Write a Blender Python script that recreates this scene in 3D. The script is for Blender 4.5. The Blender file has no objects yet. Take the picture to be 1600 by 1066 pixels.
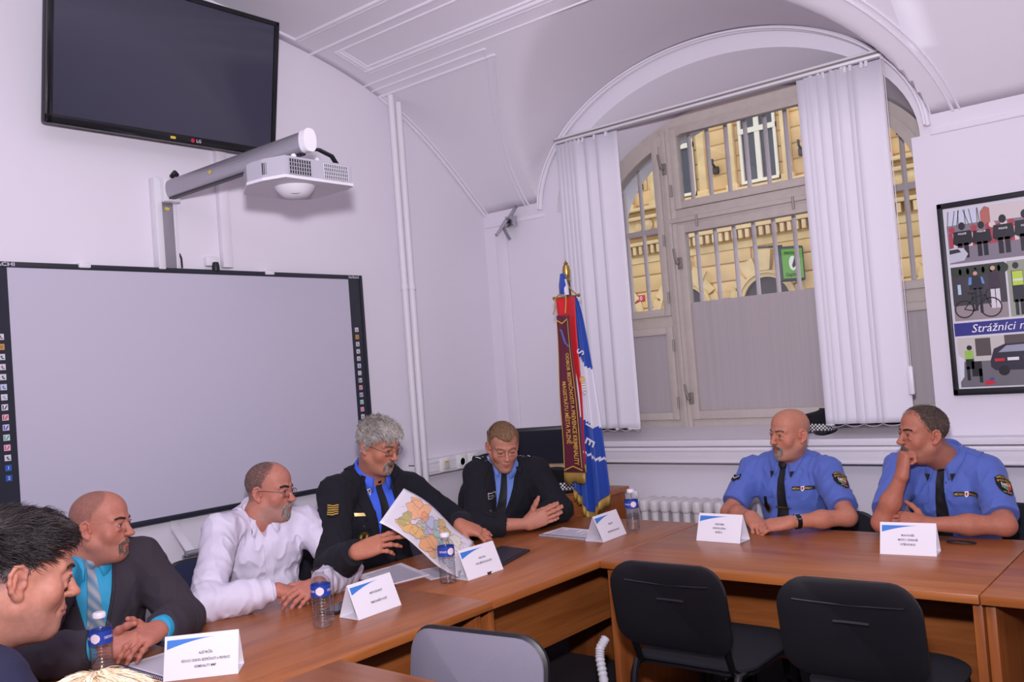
import bpy, bmesh, math, random
import numpy as np
from mathutils import Vector, Matrix
PI = math.pi
random.seed(7)
SC = bpy.context.scene
COL = SC.collection
# the room was measured in units of 0.84 m with the floor at FZ; everything is brought to metres at the end
UNIT = .84
FZ = .118

# ---------------------------------------------------------------- materials
def lin(c):
    return tuple(((x/255.0)/12.92 if x/255.0 <= .04045 else (((x/255.0)+.055)/1.055)**2.4) for x in c)
MATS = {}
def mat(name, rgb=(200,200,200), rough=.5, metal=0., bump=0., bscale=200., var=0., vscale=8., stretch=(1,1,1),
        spec=.5, rgb2=None, sheen=0., coat=0., attr=None, trans=0., ior=1.45, alpha=1., sss=0., bstretch=None):
    if name in MATS: return MATS[name]
    m = bpy.data.materials.new(name); m.use_nodes = True
    nt = m.node_tree; N = nt.nodes; L = nt.links
    b = N['Principled BSDF']
    c = lin(rgb) + (1,)
    b.inputs['Base Color'].default_value = c
    b.inputs['Roughness'].default_value = rough
    b.inputs['Metallic'].default_value = metal
    b.inputs['Specular IOR Level'].default_value = spec
    b.inputs['IOR'].default_value = ior
    if trans: b.inputs['Transmission Weight'].default_value = trans
    if alpha < 1: b.inputs['Alpha'].default_value = alpha
    if sheen: b.inputs['Sheen Weight'].default_value = sheen
    if coat: b.inputs['Coat Weight'].default_value = coat; b.inputs['Coat Roughness'].default_value = .15
    if sss:
        b.inputs['Subsurface Weight'].default_value = sss
        b.inputs['Subsurface Radius'].default_value = (.012,.005,.003)
    tc = N.new('ShaderNodeTexCoord')
    src = None
    if attr:
        at = N.new('ShaderNodeAttribute'); at.attribute_name = attr
        src = at.outputs['Color']
    if var or rgb2:
        mp = N.new('ShaderNodeMapping'); mp.inputs['Scale'].default_value = stretch
        L.new(tc.outputs['Object'], mp.inputs['Vector'])
        nz = N.new('ShaderNodeTexNoise'); nz.inputs['Scale'].default_value = vscale; nz.inputs['Detail'].default_value = 5
        L.new(mp.outputs['Vector'], nz.inputs['Vector'])
        rp = N.new('ShaderNodeValToRGB')
        rp.color_ramp.elements[0].position = .3; rp.color_ramp.elements[1].position = .7
        if attr:
            rp.color_ramp.elements[0].color = (1-var,1-var,1-var,1); rp.color_ramp.elements[1].color = (1,1,1,1)
            mx = N.new('ShaderNodeMix'); mx.data_type = 'RGBA'; mx.blend_type = 'MULTIPLY'; mx.inputs['Factor'].default_value = 1
            L.new(src, mx.inputs['A']); L.new(rp.outputs['Color'], mx.inputs['B']); src = mx.outputs['Result']
        else:
            c2 = lin(rgb2) if rgb2 else tuple(x*(1-var) for x in c[:3])
            rp.color_ramp.elements[0].color = c2 + (1,); rp.color_ramp.elements[1].color = c
            src = rp.outputs['Color']
        L.new(nz.outputs['Fac'], rp.inputs['Fac'])
    if src is not None: L.new(src, b.inputs['Base Color'])
    if bump:
        n2 = N.new('ShaderNodeTexNoise'); n2.inputs['Scale'].default_value = bscale; n2.inputs['Detail'].default_value = 3
        if bstretch:
            mp2 = N.new('ShaderNodeMapping'); mp2.inputs['Scale'].default_value = bstretch
            L.new(tc.outputs['Object'], mp2.inputs['Vector']); L.new(mp2.outputs['Vector'], n2.inputs['Vector'])
        else: L.new(tc.outputs['Object'], n2.inputs['Vector'])
        bp = N.new('ShaderNodeBump'); bp.inputs['Strength'].default_value = min(1, bump*10); bp.inputs['Distance'].default_value = bump*.02
        L.new(n2.outputs['Fac'], bp.inputs['Height']); L.new(bp.outputs['Normal'], b.inputs['Normal'])
    MATS[name] = m
    return m

# ---------------------------------------------------------------- objects
def finish(name, me, m, parent=None, smooth=False, loc=None, label=None):
    o = bpy.data.objects.new(name, me); COL.objects.link(o)
    if m is not None:
        for mm in (m if isinstance(m, (list, tuple)) else [m]): me.materials.append(mm)
    if smooth is True:
        me.polygons.foreach_set('use_smooth', [True]*len(me.polygons))
    if parent is not None: o.parent = parent
    if loc is not None: o.location = loc
    if label: o['label'] = label
    return o
def tag(o, label, cat, group=None, kind=None):
    o['label'] = label; o['category'] = cat
    if group: o['group'] = group
    if kind: o['kind'] = kind
    return o
def struct(o): o['kind'] = 'structure'; return o
def thing(name, label, cat, loc=(0,0,0), rz=0, group=None):
    o = bpy.data.objects.new(name, None); COL.objects.link(o); o.empty_display_size = .05
    o.location = loc; o.rotation_euler = (0,0,rz)
    return tag(o, label, cat, group)
def copy_tree(o, parent=None):
    c = o.copy(); COL.objects.link(c)
    if parent is not None: c.parent = parent
    for ch in list(o.children): copy_tree(ch, c)
    return c

class MB:
    """collects shapes into one mesh"""
    def __init__(s): s.v = []; s.f = []; s.m = []; s.sm = []
    def add(s, vs, fs, mi=0, smooth=False, M=None):
        k = len(s.v)
        for v in vs: s.v.append(tuple(M @ Vector(v)) if M is not None else tuple(v))
        for f in fs: s.f.append(tuple(i+k for i in f)); s.m.append(mi); s.sm.append(smooth)
        return s
    def box(s, lo, hi, bev=0, mi=0, M=None, seg=2):
        bm = bmesh.new(); bmesh.ops.create_cube(bm, size=1)
        c = [(lo[i]+hi[i])/2 for i in range(3)]; d = [abs(hi[i]-lo[i]) for i in range(3)]
        for v in bm.verts: v.co = Vector((c[0]+v.co.x*d[0], c[1]+v.co.y*d[1], c[2]+v.co.z*d[2]))
        if bev: bmesh.ops.bevel(bm, geom=list(bm.edges), offset=min(bev, min(d)*.45), segments=seg, affect='EDGES', profile=.5)
        s.bm(bm, mi, bool(bev), M); return s
    def bm(s, bm, mi=0, smooth=False, M=None):
        bm.verts.index_update()
        s.add([v.co.copy() for v in bm.verts], [[v.index for v in f.verts] for f in bm.faces], mi, smooth, M); bm.free()
    def tube(s, pts, r, n=8, mi=0, caps=True, M=None, closed=False):
        pts = [Vector(p) for p in pts]; m = len(pts)
        rs = r if isinstance(r, (list, tuple)) else [r]*m
        vs = []; fs = []
        t0 = (pts[1]-pts[0]).normalized()
        u = t0.orthogonal().normalized()
        for i, p in enumerate(pts):
            if closed: t = (pts[(i+1) % m]-pts[i-1])
            else: t = (pts[min(i+1, m-1)]-pts[max(i-1, 0)])
            t = t.normalized() if t.length > 1e-9 else t0
            u = (u - t*u.dot(t)); u = u.normalized() if u.length > 1e-6 else t.orthogonal().normalized()
            w = t.cross(u)
            for j in range(n):
                a = 2*PI*j/n
                vs.append(p + (u*math.cos(a)+w*math.sin(a))*rs[i])
        for i in range(m if closed else m-1):
            for j in range(n):
                a = i*n+j; b = i*n+(j+1) % n; i2 = (i+1) % m
                fs.append((a, b, i2*n+(j+1) % n, i2*n+j))
        if caps and not closed:
            fs.append(tuple(range(n-1, -1, -1))); fs.append(tuple((m-1)*n+j for j in range(n)))
        s.add(vs, fs, mi, True, M); return s
    def lathe(s, prof, c=(0,0,0), n=24, mi=0, M=None, caps=True, axis='z'):
        vs = []; fs = []
        for r, z in prof:
            for j in range(n):
                a = 2*PI*j/n
                p = (r*math.cos(a), r*math.sin(a), z)
                if axis == 'x': p = (p[2], p[0], p[1])
                if axis == 'y': p = (p[1], p[2], p[0])
                vs.append((c[0]+p[0], c[1]+p[1], c[2]+p[2]))
        m = len(prof)
        for i in range(m-1):
            for j in range(n):
                fs.append((i*n+j, i*n+(j+1) % n, (i+1)*n+(j+1) % n, (i+1)*n+j))
        if caps: fs.append(tuple(range(n-1, -1, -1))); fs.append(tuple((m-1)*n+j for j in range(n)))
        s.add(vs, fs, mi, True, M); return s
    def prism(s, poly, z0, z1, mi=0, M=None, axes='xyz', smooth=False):
        """extrude a 2D polygon between two heights; axes picks the plane"""
        def P(a, b, c):
            return {'xyz': (a, b, c), 'xzy': (a, c, b), 'yzx': (c, a, b)}[axes]
        n = len(poly)
        vs = [P(a, b, z0) for a, b in poly] + [P(a, b, z1) for a, b in poly]
        fs = [tuple(range(n-1, -1, -1)), tuple(range(n, 2*n))]
        fs += [(i, (i+1) % n, n+(i+1) % n, n+i) for i in range(n)]
        s.add(vs, fs, mi, smooth, M); return s
    def grid(s, rows, mi=0, smooth=True, M=None):
        k = len(rows[0]); vs = [p for r in rows for p in r]
        fs = [(i*k+j, i*k+j+1, (i+1)*k+j+1, (i+1)*k+j) for i in range(len(rows)-1) for j in range(k-1)]
        s.add(vs, fs, mi, smooth, M); return s
    def mesh(s, name, fix=True):
        me = bpy.data.meshes.new(name); me.from_pydata(s.v, [], s.f); me.update()
        me.polygons.foreach_set('material_index', s.m); me.polygons.foreach_set('use_smooth', s.sm)
        if fix:
            bm = bmesh.new(); bm.from_mesh(me); bmesh.ops.recalc_face_normals(bm, faces=list(bm.faces)); bm.to_mesh(me); bm.free()
        return me
    def build(s, name, m, parent=None, label=None, loc=None, rot=None, fix=True, auto=True):
        me = s.mesh(name, fix)
        o = finish(name, me, m, parent, False, loc, label)
        if rot is not None: o.rotation_euler = rot
        if auto and any(s.sm):
            try: me.set_sharp_from_angle(angle=math.radians(40))
            except Exception: pass
        return o

def text_mesh(body, size=1., align='CENTER', extrude=0., bold=False, width=None, fontspace=1., shear=0.):
    """returns (verts, faces) of flat lettering in the xy plane, optionally fitted to a width"""
    cu = bpy.data.curves.new('lettering', 'FONT'); cu.body = body; cu.size = size; cu.align_x = align; cu.align_y = 'CENTER'
    cu.extrude = extrude; cu.resolution_u = 2; cu.space_character = fontspace; cu.shear = shear
    if bold: cu.offset = size*.018
    o = bpy.data.objects.new('lettering', cu); COL.objects.link(o)
    dg = bpy.context.evaluated_depsgraph_get(); dg.update()
    me = bpy.data.meshes.new_from_object(o.evaluated_get(dg))
    vs = [tuple(v.co) for v in me.vertices]; fs = [tuple(p.vertices) for p in me.polygons]
    bpy.data.objects.remove(o); bpy.data.curves.remove(cu); bpy.data.meshes.remove(me)
    if width and vs:
        w = max(v[0] for v in vs)-min(v[0] for v in vs)
        if w > 0:
            k = width/w; vs = [(v[0]*k, v[1], v[2]) for v in vs]
    return vs, fs
def frame(o, x, y):
    """matrix with local x,y axes in the given world directions, origin o"""
    x = Vector(x).normalized(); y = Vector(y); y = (y-x*y.dot(x)).normalized(); z = x.cross(y)
    return Matrix(((x.x,y.x,z.x,o[0]),(x.y,y.y,z.y,o[1]),(x.z,y.z,z.z,o[2]),(0,0,0,1)))
# ---------------------------------------------------------------- implicit surfaces
V3 = lambda *a: np.array(a if len(a) > 1 else a[0], dtype=np.float32)
def nrm(v): v = np.asarray(v, dtype=float); return v/np.linalg.norm(v)
class Field:
    def __init__(s): s.ops = []
    def _add(s, fn, lo, hi, k, sub): s.ops.append((fn, np.array(lo, float), np.array(hi, float), k, sub)); return s
    def cone(s, a, b, ra, rb, k=.02, sub=False):
        a = np.array(a, float); b = np.array(b, float); d = b-a; L2 = float(d@d)+1e-12
        def fn(x, y, z):
            px = x-a[0]; py = y-a[1]; pz = z-a[2]
            t = np.clip((px*d[0]+py*d[1]+pz*d[2])/L2, 0, 1)
            q = np.sqrt((px-t*d[0])**2+(py-t*d[1])**2+(pz-t*d[2])**2)
            return q-(ra+(rb-ra)*t)
        r = max(ra, rb)
        return s._add(fn, np.minimum(a, b)-r, np.maximum(a, b)+r, k, sub)
    def ell(s, c, r, R=None, k=.02, sub=False):
        c = np.array(c, float); r = np.array(r, float); R = np.eye(3) if R is None else np.array(R, float)
        def fn(x, y, z):
            px = x-c[0]; py = y-c[1]; pz = z-c[2]
            l = [R[0,i]*px+R[1,i]*py+R[2,i]*pz for i in range(3)]
            k0 = np.sqrt(sum((l[i]/r[i])**2 for i in range(3)))+1e-9
            k1 = np.sqrt(sum((l[i]/(r[i]*r[i]))**2 for i in range(3)))+1e-9
            return k0*(k0-1)/k1
        e = np.abs(R)@r
        return s._add(fn, c-e, c+e, k, sub)
    def pts(s, P):
        P = np.asarray(P, float); x, y, z = P[:,0], P[:,1], P[:,2]
        F = np.full(len(P), 1.)
        for fn, lo, hi, k, sub in s.ops:
            d = fn(x, y, z); F = smax(F, -d, k) if sub else smin(F, d, k)
        return F
    def grid(s, lo, hi, h, pad=.03):
        lo = np.array(lo, float); hi = np.array(hi, float)
        n = np.maximum(np.ceil((hi-lo)/h).astype(int)+1, 3)
        ax = [np.float32(lo[i])+np.arange(n[i], dtype=np.float32)*np.float32(h) for i in range(3)]
        F = np.full(n, .25, np.float32)
        for fn, l, u, k, sub in s.ops:
            m = k+3*h+pad
            i0 = np.clip(np.floor((l-m-lo)/h).astype(int), 0, n); i1 = np.clip(np.ceil((u+m-lo)/h).astype(int)+1, 0, n)
            if np.any(i1-i0 < 1): continue
            X = ax[0][i0[0]:i1[0], None, None]; Y = ax[1][None, i0[1]:i1[1], None]; Z = ax[2][None, None, i0[2]:i1[2]]
            d = fn(X, Y, Z).astype(np.float32)
            sl = tuple(slice(i0[i], i1[i]) for i in range(3))
            F[sl] = smax(F[sl], -d, k) if sub else smin(F[sl], d, k)
        return F, ax
    def bounds(s, pad=.02):
        l = np.min([o[1] for o in s.ops if not o[4]], axis=0)-pad; u = np.max([o[2] for o in s.ops if not o[4]], axis=0)+pad
        return l, u
def smin(a, b, k):
    h = np.maximum(k-np.abs(a-b), 0)/k
    return np.minimum(a, b)-h*h*(k*.25)
def smax(a, b, k):
    h = np.maximum(k-np.abs(a-b), 0)/k
    return np.maximum(a, b)+h*h*(k*.25)
def nets(F, ax):
    """naive surface nets: field and axes -> vertices, quads"""
    S = F < 0
    nx, ny, nz = F.shape
    c = [S[dx:nx-1+dx, dy:ny-1+dy, dz:nz-1+dz] for dx in (0,1) for dy in (0,1) for dz in (0,1)]
    cnt = sum(x.astype(np.int8) for x in c)
    act = (cnt > 0) & (cnt < 8)
    I = np.argwhere(act)
    if len(I) == 0: return np.zeros((0,3)), np.zeros((0,4), int)
    idx = np.full(act.shape, -1, np.int64); idx[act] = np.arange(len(I))
    acc = np.zeros((len(I), 3)); num = np.zeros(len(I))
    cor = [(dx,dy,dz) for dx in (0,1) for dy in (0,1) for dz in (0,1)]
    val = [F[I[:,0]+a, I[:,1]+b, I[:,2]+d] for a, b, d in cor]
    for i in range(8):
        for j in range(i+1, 8):
            if sum(abs(cor[i][q]-cor[j][q]) for q in range(3)) != 1: continue
            m = (val[i] < 0) != (val[j] < 0)
            t = np.where(m, val[i]/(val[i]-val[j]+1e-20), 0)
            ci = np.array(cor[i], float); cj = np.array(cor[j], float)
            acc += np.where(m[:,None], ci+(cj-ci)*t[:,None], 0); num += m
    P = I+acc/num[:,None]
    h = float(ax[0][1]-ax[0][0])
    V = np.stack([float(ax[i][0])+P[:,i]*h for i in range(3)], 1)
    Q = []
    for a in range(3):
        b, c2 = (a+1) % 3, (a+2) % 3
        sl0 = [slice(None)]*3; sl1 = [slice(None)]*3
        sl0[a] = slice(0, -1); sl1[a] = slice(1, None)
        s0 = S[tuple(sl0)]; s1 = S[tuple(sl1)]
        E = np.argwhere(s0 != s1)
        E = E[(E[:,b] > 0) & (E[:,c2] > 0) & (E[:,b] < F.shape[b]-1) & (E[:,c2] < F.shape[c2]-1)]
        if len(E) == 0: continue
        fl = s0[E[:,0], E[:,1], E[:,2]]
        def g(db, dc):
            q = E.copy(); q[:,b] += db; q[:,c2] += dc
            return idx[q[:,0], q[:,1], q[:,2]]
        A, B, C, D = g(-1,-1), g(0,-1), g(0,0), g(-1,0)
        q = np.stack([A, B, C, D], 1); q[~fl] = q[~fl][:, ::-1]
        Q.append(q)
    return V, np.concatenate(Q)
def np_mesh(name, parts, col=None):
    """parts: list of (V,Q); one mesh, smooth"""
    off = 0; Vs = []; Qs = []
    for V, Q in parts: Vs.append(V); Qs.append(Q+off); off += len(V)
    V = np.concatenate(Vs); Q = np.concatenate(Qs)
    me = bpy.data.meshes.new(name)
    me.vertices.add(len(V)); me.vertices.foreach_set('co', V.astype(np.float32).ravel())
    me.loops.add(len(Q)*4); me.loops.foreach_set('vertex_index', Q.astype(np.int32).ravel())
    me.polygons.add(len(Q)); me.polygons.foreach_set('loop_start', np.arange(0, len(Q)*4, 4, dtype=np.int32))
    try: me.polygons.foreach_set('loop_total', np.full(len(Q), 4, np.int32))
    except Exception: pass
    me.polygons.foreach_set('use_smooth', np.ones(len(Q), bool))
    me.update(calc_edges=True); me.validate()
    if col is not None:
        ca = me.color_attributes.new('Col', 'FLOAT_COLOR', 'POINT')
        c = np.ones((len(V), 4), np.float32); c[:, :3] = col; ca.data.foreach_set('color', c.ravel())
    return me
# cheap value noise in numpy
_rng = np.random.RandomState(3); _NT = _rng.rand(32,32,32).astype(np.float32)
def noise(x, y, z):
    xi = np.floor(x).astype(int); yi = np.floor(y).astype(int); zi = np.floor(z).astype(int)
    fx = x-xi; fy = y-yi; fz = z-zi
    fx = fx*fx*(3-2*fx); fy = fy*fy*(3-2*fy); fz = fz*fz*(3-2*fz)
    o = 0
    for a in (0,1):
        for b in (0,1):
            for c in (0,1):
                o = o + _NT[(xi+a) % 32, (yi+b) % 32, (zi+c) % 32]*(fx if a else 1-fx)*(fy if b else 1-fy)*(fz if c else 1-fz)
    return o*2-1
def trace(fn, P0, D, dist=.6):
    """march points P0 along unit direction D to the surface fn=0; returns hit points"""
    P = np.array(P0, float); D = np.broadcast_to(np.asarray(D, float), P.shape); t = np.zeros(len(P))
    for _ in range(70):
        d = fn(P+D*t[:,None]); t = np.minimum(t+np.clip(d, -.02, .05)*.8, dist)
    return P+D*t[:,None]
def grad(fn, P, e=.003):
    g = np.stack([fn(P+np.eye(3)[i]*e)-fn(P-np.eye(3)[i]*e) for i in range(3)], 1)
    return g/(np.linalg.norm(g, axis=1, keepdims=True)+1e-9)
# ---------------------------------------------------------------- people
def head_axes(look, roll=0.):
    f = nrm(look); z = np.array([0,0,1.]); r = nrm(np.cross(f, z)); u = np.cross(r, f)
    c, s = math.cos(roll), math.sin(roll)
    r, u = r*c+u*s, u*c-r*s
    return np.stack([r, f, u], 1)          # columns: right, forward, up
def skull_ops(F, L, R, p):
    """head without ears; p: proportions"""
    w = p.get('w', 1.); fat = p.get('fat', 0.); jaw = p.get('jaw', 1.); ns = p.get('nose', 1.); sq = p.get('brow', 1.)
    E = lambda c, r, k=.02, sub=False, A=None: F.ell(L(c), r, R if A is None else R@A, k, sub)
    C = lambda a, b, ra, rb, k=.02, sub=False: F.cone(L(a), L(b), ra, rb, k, sub)
    E((0,-.016,.034), (.0755*w,.097,.083))
    E((0,.016,.050), (.066*w,.066,.058), .02)
    E((0,.020,-.040), (.060*w+fat*.5,.063,.080), .03)
    for s in (1,-1):
        C((s*(.052*w+fat*.5),-.006,-.060), (s*.012,.060,-.100), .020+fat*.3, .019, .03)
        E((s*(.040*w),.052,-.028), (.027+fat*.4,.024,.030), None or .02)
        C((s*.013,.0815,.0235), (s*.046*w,.0635,.021), .0100*sq, .0085*sq, .016)
    E((0,.068,-.103), (.023*jaw,.0185*jaw,.0175), .02)
    E((0,.072,-.064), (.029,.021,.026), .02)
    E((0,.018-fat*.3,-.106-fat*.35), (.038+fat,.045+fat*.3,.020+fat), .03)
    C((0,.080,.012), (0,.103*1.0+.002*(ns-1),-.026), .0082, .0098*ns, .012)
    E((0,.106+.006*(ns-1),-.0305), (.0112*ns,.0118*ns,.0098*ns), .006)
    for s in (1,-1):
        E((s*.0122*ns,.0965,-.0345), (.0082*ns,.0105,.0078*ns), .006)
        E((s*.0315,.0935,.0025), (.0175,.0155,.0115), .014, True)
        F.ell(L((s*.0315,.0708,.0005)), (.0152,.0152,.0150), R, .004)
        C((s*.0315-.010*s*0-.011,.0855,.0105), (s*.0315+.011,.0855,.0105), .0030, .0030, .006)
        C((s*.0315-.010,.0812,-.0145), (s*.0315+.010,.0802,-.0150), .0026, .0026, .010)
        C((s*.019,.0975,-.040), (s*.0335,.0800,-.068), .0028, .0030, .012, True)
    op = p.get('open', 0.)
    for s in (1,-1):
        C((0,.0915,-.0635), (s*.0225,.0790,-.0675), .0048, .0026, .006)
        C((0,.0905,-.0745-op), (s*.0205,.0785,-.0695-op*.3), .0060, .0030, .006)
        C((0,.0990,-.0688-op*.5), (s*.0235,.0845,-.0686), .0022+op*.5, .0016, .003, True)
    C((0,.0960,-.086), (0,.0960,-.086), .004, .004, .012, True)
def ear_ops(F, L, R, p):
    w = p.get('w', 1.); es = p.get('ear', 1.)
    for s in (1,-1):
        c = np.array((s*(.0755*w+.0035), -.014, -.010))
        ca, sa = math.cos(.42), math.sin(.42)
        # tilt: rear edge flares outward
        def Q(a, b, d=0.):          # a: forward, b: up, d: outward
            a2 = a*.97-b*.17; b2 = b*.98+a*.17
            return L(c+np.array((s*(-a2*sa+d*ca), a2*ca+d*sa, b2)))
        A = np.stack([np.array((ca*s, sa, 0)), np.array((-sa*s, ca, 0)), np.array((0,0,1.))], 1)
        F.ell(Q(0,0,-.001), (.0042,.0165*es,.029*es), R@A, .006)
        rim = [(.012,.006),(.013,.020),(.004,.030),(-.008,.028),(-.0165,.016),(-.0175,.001),(-.013,-.014),(-.004,-.025)]
        rim = [(x*es, y*es) for x, y in rim]
        for i in range(len(rim)-1):
            F.cone(Q(*rim[i],.003), Q(*rim[i+1],.003), .0042, .0042, .004)
        F.ell(Q(.002*es,-.027*es,.002), (.0055,.0085,.0085), R@A, .006)
        F.cone(Q(-.006,.015,.003), Q(-.009,-.008,.003), .0034, .0034, .005)
        F.ell(Q(.003,-.003,.006), (.006,.0075,.0105), R@A, .004, True)
        F.ell(Q(.012*es,-.006*es,.002), (.004,.005,.007), R@A, .006)

def hand_ops(F, W, f, b, side, curl=(.25,.3,.3,.35), spread=1., thumb=(.5,.7,-.35), tcurl=.3, sc=1., k=.004, pip=1.2, dip=.7):
    """W wrist centre, f finger direction, b back-of-hand normal, side +1 right hand / -1 left hand"""
    f = nrm(f); b = np.asarray(b, float); b = nrm(b-f*(b@f)); t = -np.cross(f, b)*side
    P = lambda x, y, z: np.asarray(W, float)+sc*(f*x+t*y+b*z)
    kn = [(.093,.030,.002),(.098,.010,.004),(.092,-.011,.003),(.083,-.029,-.001)]
    ln = [(.041,.025,.021),(.046,.029,.022),(.042,.027,.021),(.033,.021,.019)]
    rd = [(.0098,.0086,.0072),(.0102,.0088,.0074),(.0096,.0083,.0070),(.0086,.0074,.0063)]
    for i, (x, y, z) in enumerate(kn):
        F.cone(P(0,y*.55,0), P(x,y,z), .0165*sc, .0118*sc, .018)
    F.ell(P(.045,.002,-.004), np.array((.048,.036,.0145))*sc, np.stack([f,t,b],1), .02)
    F.ell(P(.035,.026,-.010), np.array((.032,.015,.014))*sc, np.stack([f,t,b],1), .015)
    tips = []
    for i in range(4):
        x, y, z = kn[i]; p = P(x, y, z); a = curl[i]; sp = (y/.03)*.10*spread
        for j in range(3):
            d = f*math.cos(a)*math.cos(sp)+t*math.sin(sp)*abs(math.cos(a))-b*math.sin(a); d = nrm(d)
            q = p+d*ln[i][j]*sc
            r0 = rd[i][j]*sc; r1 = (rd[i][j+1] if j < 2 else rd[i][2]*.86)*sc
            F.cone(p, q, r0, r1, .004 if j == 0 else .006)
            if j < 2: F.ell(q, (r1*1.10,)*3, None, .004)
            p = q
            a += curl[i]*(pip if j == 0 else dip)+(.08 if j == 0 else .05)
        tips.append((p, nrm(b*math.cos(a)+f*math.sin(a))))
    p = P(.020,.024,-.008); d = nrm(f*thumb[0]+t*thumb[1]+b*thumb[2])
    for j, (l, r0, r1) in enumerate(((.046,.0150,.0122),(.034,.0118,.0105),(.028,.0105,.0078))):
        q = p+d*l*sc; F.cone(p, q, r0*sc, r1*sc, .008); p = q
        d = nrm(d+tcurl*(f*.7-t*.55))
    tips.append((p, nrm(t*.5+b*.8)))
    return tips
ZL = [0, 25, 45, 62, 78, 88, 100, 120, 150, 180]       # hairline control angles (degrees from the face)
def hairline(l, zs):
    ph = np.degrees(np.arctan2(np.abs(l[0]), l[1]+.010))
    return np.interp(ph, ZL, zs).astype(np.float32)
def local_grid(ax, Hc, R):
    X = ax[0][:,None,None]-Hc[0]; Y = ax[1][None,:,None]-Hc[1]; Z = ax[2][None,None,:]-Hc[2]
    return [(R[0,i]*X+R[1,i]*Y+R[2,i]*Z).astype(np.float32) for i in range(3)]
def seg_dist(l, a, b):
    d = [b[i]-a[i] for i in range(3)]; L2 = sum(q*q for q in d)+1e-9
    t = np.clip(sum((l[i]-a[i])*d[i] for i in range(3))/L2, 0, 1)
    return np.sqrt(sum((l[i]-a[i]-t*d[i])**2 for i in range(3)))
BROW = lambda s: [((s*.012,.093,.0215),(s*.030,.090,.0270)), ((s*.030,.090,.0270),(s*.047,.073,.0225))]
MOUST = [((-.021,.083,-.062),(0,.098,-.0525)), ((0,.098,-.0525),(.021,.083,-.062))]
GOAT = [((-.012,.080,-.098),(.012,.080,-.098)), ((0,.088,-.100),(0,.080,-.112)), ((0,.09,-.088),(0,.09,-.100))]
SIDEG = [((s*.024,.078,-.064),(s*.020,.074,-.096)) for s in (1,-1)]

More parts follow.
